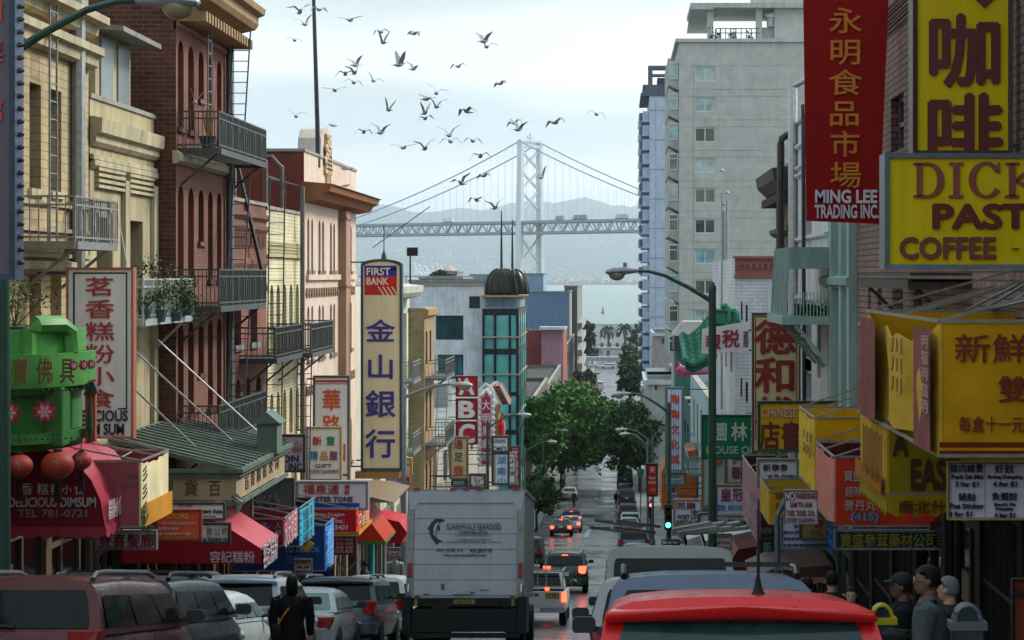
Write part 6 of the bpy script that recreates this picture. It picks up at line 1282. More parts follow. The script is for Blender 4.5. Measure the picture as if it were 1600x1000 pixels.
fl = T('shop_flag', 'narrow blue flag hanging left of the dark green board', 'flag', P(1298, 865, 28.3)); m = MB(); m.loft([[P(1293 + .6 * i % 2, 815 + i * 8, 28.3 + .03 * (i % 2)), P(1303 - i * .2, 819 + i * 8, 28.25)] for i in range(7)], caps=False, closed=False); m.done('cloth', mat('#2c4c90', 'fabric'), fl); m = MB(); m.bar(P(1293, 814, 28.3), P(1306, 818, 28.3), .02); m.done('rod', iron, fl)
# ================================================================ vehicles
CARM = mat('#888888', 'car', obj=1); DG = mat('#0a0e10', 'glass', tint=1, sc=1.4, spec=.22); DG2 = mat('#5c7674', 'glass', tint=1, sc=1.2, rough=.12); BLK = mat('#16171a', 'rubber'); TRIM = mat('#202224', 'paint'); CHR = mat('#9a9ca0', 'metal', rough=.25, met=.9)
TLM = mat('#8c1414', 'glass'); TLL = mat((1, .05, .02), 'light', e=3.2); AMB = mat('#b8641c', 'glass'); PLATE = mat('#c4c4c0', 'paint')
VK = dict(minivan=dict(L=4.9, W=1.92, H=1.6, zb=1.08, wb=.93, wt=.79, yrb=-2.4, yrr=-2.2, yrf=.7, yfb=1.55, hood=1.02),
          suv=dict(L=4.55, W=1.84, H=1.63, zb=1.1, wb=.89, wt=.75, yrb=-2.2, yrr=-1.86, yrf=.4, yfb=1.15, hood=1.04),
          sedan=dict(L=4.55, W=1.76, H=1.38, zb=.95, wb=.84, wt=.65, yrb=-1.62, yrr=-1.0, yrf=.42, yfb=1.25, hood=.86),
          hatch=dict(L=4.2, W=1.74, H=1.5, zb=.95, wb=.84, wt=.7, yrb=-2.02, yrr=-1.7, yrf=.4, yfb=1.2, hood=.88),
          van=dict(L=5.3, W=1.98, H=2.05, zb=1.15, wb=.96, wt=.88, yrb=-2.62, yrr=-2.54, yrf=1.3, yfb=2.0, hood=1.12))
def vehicle(kind, label, cat='car', name='parked_car', color='#888888', brake=False, rack=None, spoiler=False, group=None, glass=None, tl=None, curtain=False, antenna=None, mirror=True, sidewin=3, light=True):
    p = VK[kind]; L_, W_, H_ = p['L'], p['W'], p['H']; zb, zt = p['zb'], H_; hw = W_ / 2; G = glass or DG
    r = T(name, label, cat, (0, 0, 0), group)
    boxy = kind != 'sedan'
    zr = zb + .01 if boxy else .9
    st = [(-L_ / 2, .84, .42, zr - .1), (-L_ / 2 + .05, .93, .34, zr - .03), (-L_ / 2 + .4, .985, .26, zr), (-L_ / 5, 1, .22, zb + .01), (L_ / 6, 1, .22, zb + .01), (p['yfb'] + .02, .99, .24, p['hood'] + .03), (L_ / 2 - .45, .96, .26, p['hood'] - .06), (L_ / 2 - .1, .9, .3, p['hood'] - .2), (L_ / 2, .78, .4, p['hood'] - .34)]
    rings = []
    for y, w, a, b in st:
        w *= hw; h = b - a; half = [(0, a), (w * .8, a), (w * .95, a + .1 * h), (w, a + .38 * h), (w * 1.0, a + .62 * h), (w * .965, a + .88 * h), (w * .9, b - .01), (w * .7, b + .01), (0, b + .03)]
        rings.append([(x, y, z) for x, z in half] + [(-x, y, z) for x, z in half[-2:0:-1]])
    body = MB().loft(rings)
    yr = lambda z: p['yrb'] + (p['yrr'] - p['yrb']) * (z - zb) / (zt - zb); yf = lambda z: p['yfb'] + (p['yrf'] - p['yfb']) * (z - zb) / (zt - zb); wx = lambda z: p['wb'] + (p['wt'] - p['wb']) * (z - zb) / (zt - zb)
    half = [(p['wb'], zb - .03), (wx(zb + .3 * (zt - zb)), zb + .3 * (zt - zb)), (wx(zt - .12), zt - .12), (p['wt'] - .03, zt - .045), (p['wt'] - .12, zt - .01), (p['wt'] * .5, zt + .012), (0, zt + .018)]
    rings = []
    for k in range(9):
        s = k / 8; e = .035 * math.sin(math.pi * s)
        rings.append([(x, yr(z) + (yf(z) - yr(z)) * s, z + (e if z > zt - .2 else 0)) for x, z in half] + [(-x, yr(z) + (yf(z) - yr(z)) * s, z + (e if z > zt - .2 else 0)) for x, z in half[-2::-1]])
    body.loft(rings); bo = body.done('body', CARM, r, smooth=True); bo.color = (*hx(color), 1)
    def pane(pts, nm, m, par=r):
        c = sum((Vector(q) for q in pts), Vector()) / 4; out_ = []
        for i in range(4):
            a, q, b = Vector(pts[i - 1]), Vector(pts[i]), Vector(pts[(i + 1) % 4]); k = .07
            out_ += [q.lerp(a, min(.3, k / (a - q).length)), q.lerp(c, .02), q.lerp(b, min(.3, k / (b - q).length))]
        return MB().poly(out_).done(nm, m, par, fix=False)
    dz = zt - zb; za, zc = zb + .07 * dz, zt - (.14 if boxy else .1) * dz - .03
    pane([(-wx(za) + .12, yr(za) - .014, za), (wx(za) - .12, yr(za) - .014, za), (wx(zc) - .1, yr(zc) - .014, zc), (-wx(zc) + .1, yr(zc) - .014, zc)], 'rear_window', G)
    zc2 = zt - .08
    pane([(-wx(zb) + .1, yf(zb) + .012, zb + .02), (wx(zb) - .1, yf(zb) + .012, zb + .02), (wx(zc2) - .08, yf(zc2) + .012, zc2), (-wx(zc2) + .08, yf(zc2) + .012, zc2)], 'windscreen', G)
    zs0, zs1 = zb + .04, zt - .16
    for s in (-1, 1):
        y0, y1 = yr(zb) + .2, yf(zb) - .1; n = sidewin
        for i in range(n):
            a0, a1 = i / n + (.008 if i else 0), (i + 1) / n - .008
            q0, q1 = y0 + (y1 - y0) * a0, y0 + (y1 - y0) * a1; t0, t1 = yr(zs1) + .16, yf(zs1) - .06; u0, u1 = t0 + (t1 - t0) * a0, t0 + (t1 - t0) * a1
            pane([(s * (wx(zs0) + .014), q0, zs0), (s * (wx(zs0) + .014), q1, zs0), (s * (wx(zs1) + .014), u1, zs1), (s * (wx(zs1) + .014), u0, zs1)], 'side_window', G)
        if mirror:
            m = MB(); ym = p['yfb'] - .35; xm = s * (hw + .13); m.loft([[(xm + x * .11 * q, ym + yy, zb + .09 + z * .075 * q) for x, z in ((-1, -.6), (-.8, -1), (.7, -1), (1, -.5), (.95, .6), (.7, 1), (-.7, 1), (-1, .7))] for yy, q in ((-.05, .96), (.0, 1), (.06, .75), (.09, .35))]); m.bar((s * (hw - .1), ym, zb + .03), (s * (hw + .08), ym, zb + .06), .05); m.done('mirror', TRIM, r, smooth=True)
        zl0, zl1 = (zb - .28, zb + .02) if boxy else (.6, .84); wl = .3 if kind != 'van' else .16
        if kind == 'van': zl0, zl1 = .7, 1.1
        m = MB(); x1_ = hw * .95; m.prism([(s * (x1_ - wl), -L_ / 2 - .045, zl0 + .06), (s * (x1_ - wl * .6), -L_ / 2 - .045, zl0), (s * (x1_ - .04), -L_ / 2 - .04, zl0), (s * (x1_ + .01), -L_ / 2 - .03, zl1), (s * (x1_ - wl), -L_ / 2 - .045, zl1)], (s * .02, .22, 0)); m.done('tail_light', TLL if brake else (tl or TLM), r, bevel=.015)
        m = MB(); m.ell((s * hw * .78, L_ / 2 - .14, p['hood'] - .26), (.17, .12, .09), 8, 6); m.done('headlight', mat('#b8bcc0', 'glass'), r, smooth='all')
        for yw in (-L_ / 2 + .85, L_ / 2 - .9):
            t = MB(); xw = s * (hw - .1); t.lathe([(.2, -.11), (.31, -.11), (.335, -.07), (.335, .07), (.31, .11), (.2, .11)], (xw, yw, .33), 20, 'x'); wo = t.done('wheel', BLK, r, smooth=True)
            t = MB(); t.lathe([(.02, s * .09), (.2, s * .105), (.215, s * .112), (.2, s * .06)], (xw, yw, .33), 14, 'x'); t.done('rim', CHR, wo)
    b = MB(); b.loft([[(x * hw, y, z) for x, y, z in ((-.97, -L_ / 2 + .35, z_), (-.95, -L_ / 2 + .02, z_), (-.8, -L_ / 2 - .07, z_), (.8, -L_ / 2 - .07, z_), (.95, -L_ / 2 + .02, z_), (.97, -L_ / 2 + .35, z_))] for z_ in (.36, .4, .58, .62)]); bp = b.done('bumper', CARM if kind in ('minivan', 'suv', 'sedan') else TRIM, r, bevel=.02); bp.color = (*hx(color), 1)
    zp = .72 if boxy else .7; MB().box(-.17, -L_ / 2 - .03, zp, .17, -L_ / 2 - .016, zp + .16).done('number_plate', PLATE, r)
    m = MB(); m.box(-.3, -L_ / 2 - .03, zp + .19, .3, -L_ / 2 - .012, zp + .23); m.done('handle_strip', CHR, r)
    if boxy: m = MB(); m.bar((.05, yr(za) - .03, za + .02), (-wx(za) * .55, yr(za) - .035, za + .06), .025); m.done('wiper', TRIM, r)
    if brake: MB().box(-.12, yr(zt - .06) - .06, zt - .09, .12, yr(zt - .06) - .02, zt - .05).done('high_brake_light', TLL, r)
    if spoiler:
        m = MB(); m.loft([[(x, y, z) for x, y, z in ((-p['wt'] + .02, p['yrr'] + .3, zt - .02), (-p['wt'] - .02, p['yrr'] - .16, zt - .06), (0, p['yrr'] - .22, zt - .02), (p['wt'] + .02, p['yrr'] - .16, zt - .06), (p['wt'] - .02, p['yrr'] + .3, zt - .02), (0, p['yrr'] + .3, zt + .02))], [(x, y, z) for x, y, z in ((-p['wt'] + .02, p['yrr'] + .3, zt - .1), (-p['wt'] - .04, p['yrr'] - .14, zt - .12), (0, p['yrr'] - .18, zt - .1), (p['wt'] + .04, p['yrr'] - .14, zt - .12), (p['wt'] - .02, p['yrr'] + .3, zt - .1), (0, p['yrr'] + .3, zt - .08))]]); so_ = m.done('spoiler', CARM, r, bevel=.025, seg=3, smooth=True); so_.color = (*hx(color), 1)
    if rack:
        m = MB()
        for s in (-1, 1):
            x = s * (p['wt'] - .06); m.tube([(x, p['yrr'] + .12, zt + .0), (x, p['yrr'] + .25, zt + .06), (x, p['yrr'] + .6, zt + .075), (x, p['yrf'] - .5, zt + .075), (x, p['yrf'] - .2, zt + .03)], .03, 8)
            m.box(x - .03, (p['yrr'] + p['yrf']) / 2, zt, x + .03, (p['yrr'] + p['yrf']) / 2 + .08, zt + .075)
        if rack == 'bars':
            for y in (p['yrr'] + .7, p['yrf'] - .7): m.bar((-p['wt'] + .06, y, zt + .1), (p['wt'] - .06, y, zt + .1), .035)
        m.done('roof_rack', mat('#6e7072' if rack is True else '#26282a', 'metal', rough=.35), r, smooth=True)
    if antenna: m = MB(); m.tube([(antenna, p['yrr'] + .25, zt), (antenna, p['yrr'] + .12, zt + .55)], [.012, .005], 5); m.lathe([(.05, 0), (.025, .06), (.012, .12)], (antenna, p['yrr'] + .25, zt), 8); m.done('antenna', BLK, r)
    return r
def park(r, X, Y, yaw=0, L_=None):
    """rear end at distance Y, on the slope of the road"""
    L_ = L_ or 4.6; yc = Y + L_ / 2; sl_ = (gz(Y + L_ - .8) - gz(Y + .8)) / (L_ - 1.6)
    r.rotation_euler = (math.atan(sl_), 0, R(yaw)); r.location = (X, yc, (gz(Y + .8) + gz(Y + L_ - .8)) / 2 - .015); return r
GPK = 'cars parked along the kerb'
# left kerb, near to far
park(vehicle('minivan', 'dark red minivan with grey roof rails, nearest on the left kerb', color='#520e14', rack=True, group=GPK), -6.1, 19, 0, 4.9)
park(vehicle('minivan', 'dark green grey van with black mirror, second along the left kerb', color='#27343a', rack='bars', group=GPK, mirror=True), -6.5, 24, 0, 4.9)
park(vehicle('sedan', 'white sedan with pale windows between the dark van and silver wagon', color='#a8b0ae', glass=DG2, group=GPK), -6.75, 28.8, 0, 4.5)
park(vehicle('suv', 'silver sport wagon with clear tail lamps and roof rails, left kerb', color='#8e98a4', rack=True, spoiler=True, tl=mat('#8a8c98', 'glass', rough=.15), group=GPK), -6.8, 33.4, 0, 4.55)
park(vehicle('sedan', 'silver sedan behind the woman in black, left kerb', color='#8f9698', glass=DG2, group=GPK), -6.55, 38.3, 0, 4.5)
park(vehicle('minivan', 'grey blue minivan with bright red tail lamps beside the white lorry', color='#55616c', rack=True, spoiler=True, tl=mat('#b01c18', 'glass'), group=GPK), -6.35, 43, 0, 4.9)
park(vehicle('suv', 'white sport wagon squeezed between the grey blue minivan and the lorry', color='#b4b4b6', group=GPK), -6.25, 48.3, 0, 4.5)
# right kerb
park(vehicle('hatch', 'bright red hatchback with roof spoiler and stub aerial, nearest in the picture', color='#c81418', spoiler=True, antenna=.12, glass=mat('#2e4444', 'glass', tint=1, sc=3, rough=.1), group=GPK), .66, 9.75, 0, 4.2)
park(vehicle('suv', 'slate blue wagon with black roof rack, in front of the red hatchback', color='#4e5c72', rack='bars', group=GPK), .74, 14.5, 0, 4.5)
park(vehicle('minivan', 'grey white minivan with large black mirror, beyond the slate blue wagon', color='#a09ca2', group=GPK, light=False), .62, 20.6, 0, 4.9)
lv = park(vehicle('van', 'white work van carrying ladders and chrome tubes on its roof', 'van', 'work_van', color='#9ca09e', group=GPK), .75, 27.2, 0, 5.2)
m = MB(); H0 = 2.1
for s in (-1, 1):
    for y in (-2, 0, 1.6): m.bar((s * .8, y, 2.0), (s * .8, y, H0 + .16), .05)
for y in (-2, 0, 1.6): m.bar((-.95, y, H0 + .16), (.95, y, H0 + .16), .05)
m.done('ladder_rack', mat('#b0b4b8', 'metal', rough=.3, met=.8), lv)
def load(label, name, pts_fn):
    t = T(name, label, name.replace('_', ' '), (0, 0, 0)); m = MB(); pts_fn(m); m.done('rails' if 'ladder' in name else 'tubes', mat('#8c9096', 'metal', rough=.35, met=.7), t)
    t.location = lv.location; t.rotation_euler = lv.rotation_euler; return t
load('aluminium ladder tilted across the work van roof, left end nearest the road', 'roof_ladder', lambda m: (cyl_ladder(m, (-1.0, -2.3, H0 + .24), (-.3, 1.9, H0 + .26), (.8, .3, 0), .42, .3, .028), cyl_ladder(m, (-.95, -2.3, H0 + .34), (-.2, 1.9, H0 + .36), (.8, .3, 0), .38, .3, .025)))
load('bundle of chrome tubes lying on the work van roof, right end', 'tube_bundle', lambda m: [m.tube([(1.15 - i * .11, -2.2, H0 + .24 + .07 * (i % 2)), (.5 - i * .06, 1.6, H0 + .24 + .07 * (i % 2))], .032, 8) for i in range(6)])
# delivery lorry
tr_ = T('delivery_lorry', 'white box delivery lorry with fish emblem on its roller door, double parked', 'lorry', (0, 0, 0)); al = mat('#9a9a98', 'metal', rough=.4, met=.35); wh = mat('#c0c6d2', 'sign')
tw_, z0, z1, y0, y1 = 1.245, 1.12, 3.40, 0, 4.7
m = MB(); m.box(-tw_, y0 + .05, z0, tw_, y1, z1); m.done('cargo_box', mat('#9fa4a8', 'metal', rough=.45, met=.2), tr_)
m = MB()
for s in (-1, 1): m.box(s * tw_ - .15 * (s > 0), y0, z0, s * tw_ + .15 * (s < 0), y0 + .049, z1)
m.box(-tw_ + .151, y0, z1 - .3, tw_ - .151, y0 + .049, z1); m.box(-tw_ + .151, y0, z0, tw_ - .151, y0 + .049, z0 + .05); m.done('door_frame', al, tr_)
m = MB(); m.box(-tw_ + .16, y0 - .002, z1 - .28, tw_ - .16, y0 - .001 + .002, z1 - .04)
for s in (-1, 1): m.prism([(s * (tw_ - .005), y0 - .006, z1 - .05), (s * (tw_ - .36), y0 - .006, z1 - .05), (s * (tw_ - .16), y0 - .006, z1 - .42), (s * (tw_ - .06), y0 - .006, z1 - .42)], (0, .004, 0))
m.done('header_panel', wh, tr_)
ph = (z1 - .3 - z0 - .05) / 6; do_ = None
for i in range(6):
    q = MB().box(-tw_ + .155, y0 + .012, z0 + .055 + i * ph, tw_ - .155, y0 + .04, z0 + .045 + (i + 1) * ph).done('door_panel', wh, tr_, bevel=.006, seg=1)
    if i == 3: do_ = q
tp_ = PL((0, y0 + .008, 0), (1, 0, 0)); NV = '#28344e'; kk = 39 / F; X0 = -3.1; zg = 430 + (EYE - gz(39.6)) / kk
def tbx(x, y): return ((x - 728.5) * 2.49 / 180, z0 + (936 - y) * (z1 - z0) / 168)
mbt = MB()
for s_, a, b, c_, d in (('SUNNYVALE SEAFOOD', 699, 823, 782, 831), ('CORPORATION', 719, 832.5, 762, 838), ('WHOLESALER & DISTRIBUTOR', 715, 845, 767, 847.6), ('OF FRESH & FROZEN SEAFOOD, MEAT & POULTRY', 698, 849, 783, 851.6), ('SAN JOSE, CA', 684, 859.5, 725, 866), ('408-289-9195', 735, 859.5, 769, 866), ('www.sunnyvaleseafood.com', 695, 867.5, 760, 873.5)):
    p_, q_ = tbx(a, d), tbx(c_, b); put(mbt, tp_, s_, p_[0], p_[1], q_[0], q_[1], .004, 'h', .02 if d - b > 5 else .005, 0, .004)
for a, b, c_ in ((699, 821, 782), (716, 839.5, 766)): p_, q_ = tbx(a, b), tbx(c_, b + .6); mbt.prism([tp_.p(p_[0], p_[1], .004), tp_.p(q_[0], p_[1], .004), tp_.p(q_[0], q_[1], .004), tp_.p(p_[0], q_[1], .004)], (0, -.004, 0))
fish = [(697, 816.5), (693, 814.5), (686, 813), (680, 815), (675.5, 819.5), (673, 825), (669, 830), (672.5, 830.5), (673.5, 838), (677, 845), (681.5, 849.5), (683, 855), (687, 851), (695, 849), (689, 846.5), (684.5, 843.5), (683.5, 836), (685, 829), (688.5, 834), (689.5, 828), (687.5, 823), (690, 819.5)]
mbt.prism([tp_.p(*tbx(*q), .004) for q in fish], (0, -.004, 0)); mbt.done('lettering', mat(NV, 'letter'), tr_)
m = MB(); m.prism([tp_.p(*tbx(*q), .009) for q in ((685, 819.5), (688, 819.5), (685.5, 823.5), (683.2, 829), (682, 837), (683, 843), (679.5, 838), (679, 829), (681, 823))], (0, -.003, 0)); m.done('emblem_belly', wh, tr_)
m = MB()
for x in (-1.05, -.28, 0, .28, 1.05): m.box(x - .06, y0 - .03, z1 - .02, x + .06, y0 - .001, z1 + .03)
for s in (-1, 1): m.box(s * 1.17 - .05, y0 - .04, 1.55, s * 1.17 + .05, y0 - .001, 1.85); m.box(s * 1.0 - .05, y0 - .01, 1.13, s * 1.0 + .05, y0 + .005, 1.17)
m.done('marker_light', TLM, tr_)
m = MB()
for s in (-1, 1): m.tube([(s * 1.19, y0 - .05, 1.05), (s * 1.19, y0 - .07, 1.25), (s * 1.19, y0 - .02, 1.4)], .035, 6)
m.box(-.28, y0 - .04, 1.2, .12, y0 - .005, 1.27); m.box(-.05, y0 - .06, 1.25, .2, y0 - .005, 1.32); m.box(.3, y0 - .02, 1.3, .5, y0 + .005, 1.34); m.done('door_latch', CHR, tr_)
m = MB(); m.prism([tp_.p(*tbx(*q), .003) for q in ((692, 923), (692, 914), (697, 914), (697, 923))], (0, -.003, 0)); m.prism([tp_.p(*tbx(*q), .003) for q in ((665, 933), (665, 929), (674, 929), (674, 933))], (0, -.003, 0)); m.done('sticker', mat('#5a5c64', 'paint'), tr_)
put(mq := MB(), PL((0, y0 - .001, 0), (1, 0, 0)), '17', 1.14, 2.52, 1.2, 2.6, .002, 'h', .02, 0, .002); mq.done('number', mat('#2a2a2a', 'letter'), tr_)
m = MB(); m.box(-tw_, y0 - .12, .95, tw_, y0 + .5, 1.115); m.box(-1.3, y0 - .18, .4, -1.12, y0 + .3, 1.15); m.box(1.12, y0 - .18, .4, 1.3, y0 + .3, 1.15); m.box(-1.1, y0 - .1, .42, 1.1, y0 + .05, .9); m.box(-1.15, y0 - .2, .3, 1.15, y0 + .1, .4); m.done('lift_gate', mat('#101113', 'metal'), tr_)
m = MB(); m.box(-.22, y0 - .13, 1.0, .22, y0 - .121, 1.09)
for s in (-1, 1): m.box(s * 1.02 - .03, y0 - .13, .96, s * 1.02 + .03, y0 - .121, 1.1)
mo = m.done('warning_plate', mat('#8a7a14', 'paint'), tr_); put(mq := MB(), PL((0, y0 - .131, 0), (1, 0, 0)), 'MAXON', -.15, 1.02, .15, 1.075, .001, 'h', .02, 0, .002); mq.done('lettering', mat('#1c1c14', 'letter'), mo)
m = MB()
for i in range(11): m.box(tw_ + .001, y0 + .3 + i * .4, z0 + .1, tw_ + .008, y0 + .32 + i * .4, z1 - .1)
m.box(tw_, y0 + .06, z0, tw_ + .03, y1, z0 + .09); m.box(tw_, y0 + .06, z1 - .06, tw_ + .03, y1, z1); m.done('side_rail', al, tr_)
m = MB(); m.box(-.5, .3, .55, .5, y1 + 1.8, .9); m.done('chassis', BLK, tr_)
m = MB(); m.loft([[(-1.05, y1 + .1, .7), (1.05, y1 + .1, .7), (1.05, y1 + 1.9, .7), (-1.05, y1 + 1.9, .7)], [(-1.05, y1 + .1, 1.6), (1.05, y1 + .1, 1.6), (1.05, y1 + 1.8, 1.5), (-1.05, y1 + 1.8, 1.5)], [(-.95, y1 + .15, 2.4), (.95, y1 + .15, 2.4), (.95, y1 + 1.1, 2.35), (-.95, y1 + 1.1, 2.35)]]); m.done('cab', wh, tr_, bevel=.06)
for s in (-1, 1):
    for yw in (1.5, y1 + 1.1): q = MB().lathe([(.2, -.2), (.44, -.2), (.47, -.12), (.47, .12), (.44, .2), (.2, .2)], (s * 1.0, yw, .47), 18, 'x').done('wheel', BLK, tr_)
m = MB(); m.box(.9, .9, .35, 1.22, 2.9, 1.1); m.done('side_tank', mat('#1c3c7c', 'paint'), tr_)
park(tr_, -3.22, 40.3, 0, 6); tr_.location.y = 40.3; tr_.location.z = gz(40.3) + .06; tr_.rotation_euler.x = -.157
# pickup
pk_ = T('pickup', 'white pickup with pipe rack and striped tailgate in the traffic lane', 'pickup', (0, 0, 0)); pc = mat('#b0b2b4', 'car')
m = MB(); L2, hw = 2.5, .9
m.box(-hw, -L2 + .03, .45, -hw + .07, .1, 1.02); m.box(hw - .07, -L2 + .03, .45, hw, .1, 1.02); m.box(-hw + .071, -L2 + .03, .45, hw - .071, .1, .55)
m.loft([[(-hw, .1, .4), (hw, .1, .4), (hw, .1, 1.02), (-hw, .1, 1.02)], [(-hw, L2 - .2, .4), (hw, L2 - .2, .4), (hw, L2 - .2, .95), (-hw, L2 - .2, .95)], [(-hw * .9, L2, .45), (hw * .9, L2, .45), (hw * .9, L2, .8), (-hw * .9, L2, .8)]])
m.loft([[(-.82, .15, 1.03), (.82, .15, 1.03), (.82, 1.6, 1.03), (-.82, 1.6, 1.03)], [(-.68, .35, 1.52), (.68, .35, 1.52), (.68, 1.05, 1.52), (-.68, 1.05, 1.52)]]); m.done('body', pc, pk_, bevel=.03)
m = MB(); m.prism([(-hw + .01, -L2, .5), (hw - .01, -L2, .5), (hw - .01, -L2, 1.03), (-hw + .01, -L2, 1.03)], (0, .028, 0)); tg = m.done('tailgate', pc, pk_, bevel=.01); m = MB()
for i in range(5): m.prism([(.38 + i * .08, -L2 - .012, .82), (.42 + i * .08, -L2 - .012, .82), (.36 + i * .08, -L2 - .012, .98), (.32 + i * .08, -L2 - .012, .98)], (0, .004, 0))
m.box(-.12, -L2 - .02, .9, .12, -L2 - .001, .96); m.done('hazard_stripe', mat('#2a2810', 'paint'), tg); MB().box(.3, -L2 - .007, .81, .72, -L2 - .001, .99).done('hazard_panel', mat('#b09a30', 'paint'), tg)
MB().prism([(-.7, .16, 1.1), (.7, .16, 1.1), (.62, .31, 1.47), (-.62, .31, 1.47)], (0, -.02, 0)).done('rear_window', DG, pk_)
for s in (-1, 1):
    MB().box(s * .86 - .07, -L2 - .03, .72, s * .86 + .07, -L2 + .02, 1.0).done('tail_light', TLL if s > 0 else TLM, pk_)
    m = MB(); m.ell((s * 1.05, 1.2, 1.15), (.12, .07, .1), 8, 6); m.done('mirror', TRIM, pk_)
    for yw in (-1.4, 1.6): MB().lathe([(.2, -.11), (.32, -.11), (.35, -.06), (.35, .06), (.32, .11), (.2, .11)], (s * .8, yw, .35), 18, 'x').done('wheel', BLK, pk_)
m = MB(); m.box(-hw + .075, -L2 + .031, .551, hw - .075, .09, .56); m.box(-hw + .0715, -L2 + .031, .56, -hw + .08, .09, 1.0); m.box(hw - .08, -L2 + .031, .56, hw - .0715, .09, 1.0); m.box(-hw + .09, .08, .57, hw - .09, .095, 1.0); m.done('bed_liner', BLK, pk_)
m = MB(); m.box(-.88, -L2 - .12, .42, .88, -L2 - .01, .56); m.done('bumper', CHR, pk_); MB().box(-.16, -L2 - .135, .44, .16, -L2 - .121, .56).done('number_plate', PLATE, pk_)
m = MB()
for s in (-1, 1):
    for y in (-L2 + .1, 0): m.bar((s * .85, y, 1.0), (s * .8, y, 1.6), .03)
    m.bar((s * .8, -L2 + .1, 1.6), (s * .8, 1.0, 1.62), .03)
for y in (-L2 + .1, -1.2, 0): m.bar((-.8, y, 1.6), (.8, y, 1.6), .03)
for x in (-.3, .1, .35): m.bar((x, -L2 + .2, 1.0), (x - .05, -L2 + .2, 1.7 + .25 * (x > 0)), .03)
m.done('pipe_rack', mat('#8c8e90', 'metal'), pk_); MB().box(.3, -L2 + .1, 1.05, .42, -L2 + .2, 1.13).done('high_brake_light', TLL, pk_)
park(pk_, -2.42, 55.8, 0, 5)
park(vehicle('suv', 'dark green sport wagon with brake lights on in the traffic lane', name='car', color='#1e3a2e', brake=True, rack=True), -2.18, 79, 0, 4.5)
# prototypes copied along the street
GT = 'cars further down the street'
pv = {k: vehicle(k, 'x', color='#888888', name='car', mirror=False, group=GT) for k in ('sedan', 'suv', 'van', 'minivan')}
pvb = {k: vehicle(k, 'x', color='#888888', name='car', mirror=False, brake=True, group=GT) for k in ('sedan', 'suv')}
used = set()
def far_car(k, X, Y, col, label, brake=False, yaw=0):
    src = (pvb if brake else pv)[k]
    if (k, brake) in used: o = dup(src, None, col)
    else:
        used.add((k, brake)); o = src
        for ch in o.children:
            ch.color = (*hx(col), 1)
    o['label'] = label; o['category'] = 'van' if k == 'van' else 'car'; park(o, X, Y, yaw, VK[k]['L']); return o
far_car('suv', -5.6, 64, '#9a9c9c', 'white sport wagon half hidden by the right edge of the delivery lorry')
far_car('suv', -4.9, 88, '#15181a', 'black sport wagon just past the delivery lorry, left kerb'); far_car('suv', -4.75, 99, '#14161a', 'black pickup style wagon in front of the black sport wagon')
far_car('sedan', -4.5, 152, '#151b22', 'black sedan with brake lights on, nearest of the three waiting cars', True); far_car('sedan', -4.0, 163, '#98a0a4', 'white sedan with brake lights on in the waiting trio', True); far_car('suv', -4.2, 174, '#1c2024', 'dark wagon with brake lights on, farthest of the waiting trio', True)
far_car('sedan', -5.4, 214, '#8c8c84', 'pale gold sedan parked past the crossing on the left')
for k, X, Y, c, lb in (('van', 1.15, 46, '#a4aaac', 'white van with two rear windows beyond the ladder van'), ('van', 1.05, 62, '#98a0aa', 'pale blue white van with one brake light, right kerb'), ('suv', 1.0, 82, '#15181c', 'black wagon low behind the pale blue van, right kerb'), ('sedan', 1.0, 96, '#2a3a48', 'dark blue sedan with pale rear window, right kerb'), ('minivan', .95, 112, '#5c6a78', 'slate minivan parked before the red signal post'), ('sedan', 1.0, 132, '#1a1d20', 'black sedan with sloping rear, right kerb before the crossing'),
                       ('sedan', .95, 156, '#8e9498', 'silver sedan first past the crossing on the right'), ('suv', 1.1, 164, '#a8acae', 'white wagon in front of the silver sedan, right kerb'), ('minivan', 1.0, 186, '#23282c', 'black minivan under the right hand tree shade'), ('suv', 1.0, 208, '#1b1e20', 'dark wagon under the right hand trees, second in the shade'), ('van', .9, 236, '#16181a', 'dark van deep in the shade of the right hand trees'),
                       ('sedan', -1.2, 424, '#a01c20', 'bright red car far down the street between the trees'), ('suv', -3.9, 398, '#9aa0a2', 'silver car by the far left trees, near the red car'), ('sedan', -3.4, 380, '#2a2e32', 'dark car just before the silver car at the far left trees'), ('suv', 1.2, 410, '#8c9296', 'silver car far down on the right of the red car'), ('suv', -4.6, 505, '#b8bcbe', 'white car at the top of the far empty street by the footbridge'), ('sedan', -8.2, 560, '#a8acb0', 'pale car beside the far footbridge pier'), ('minivan', -3.2, 628, '#c0c4c6', 'white van crossing under the footbridges')):
    far_car(k, X, Y, c, lb, False, 90 if Y > 600 else 0)
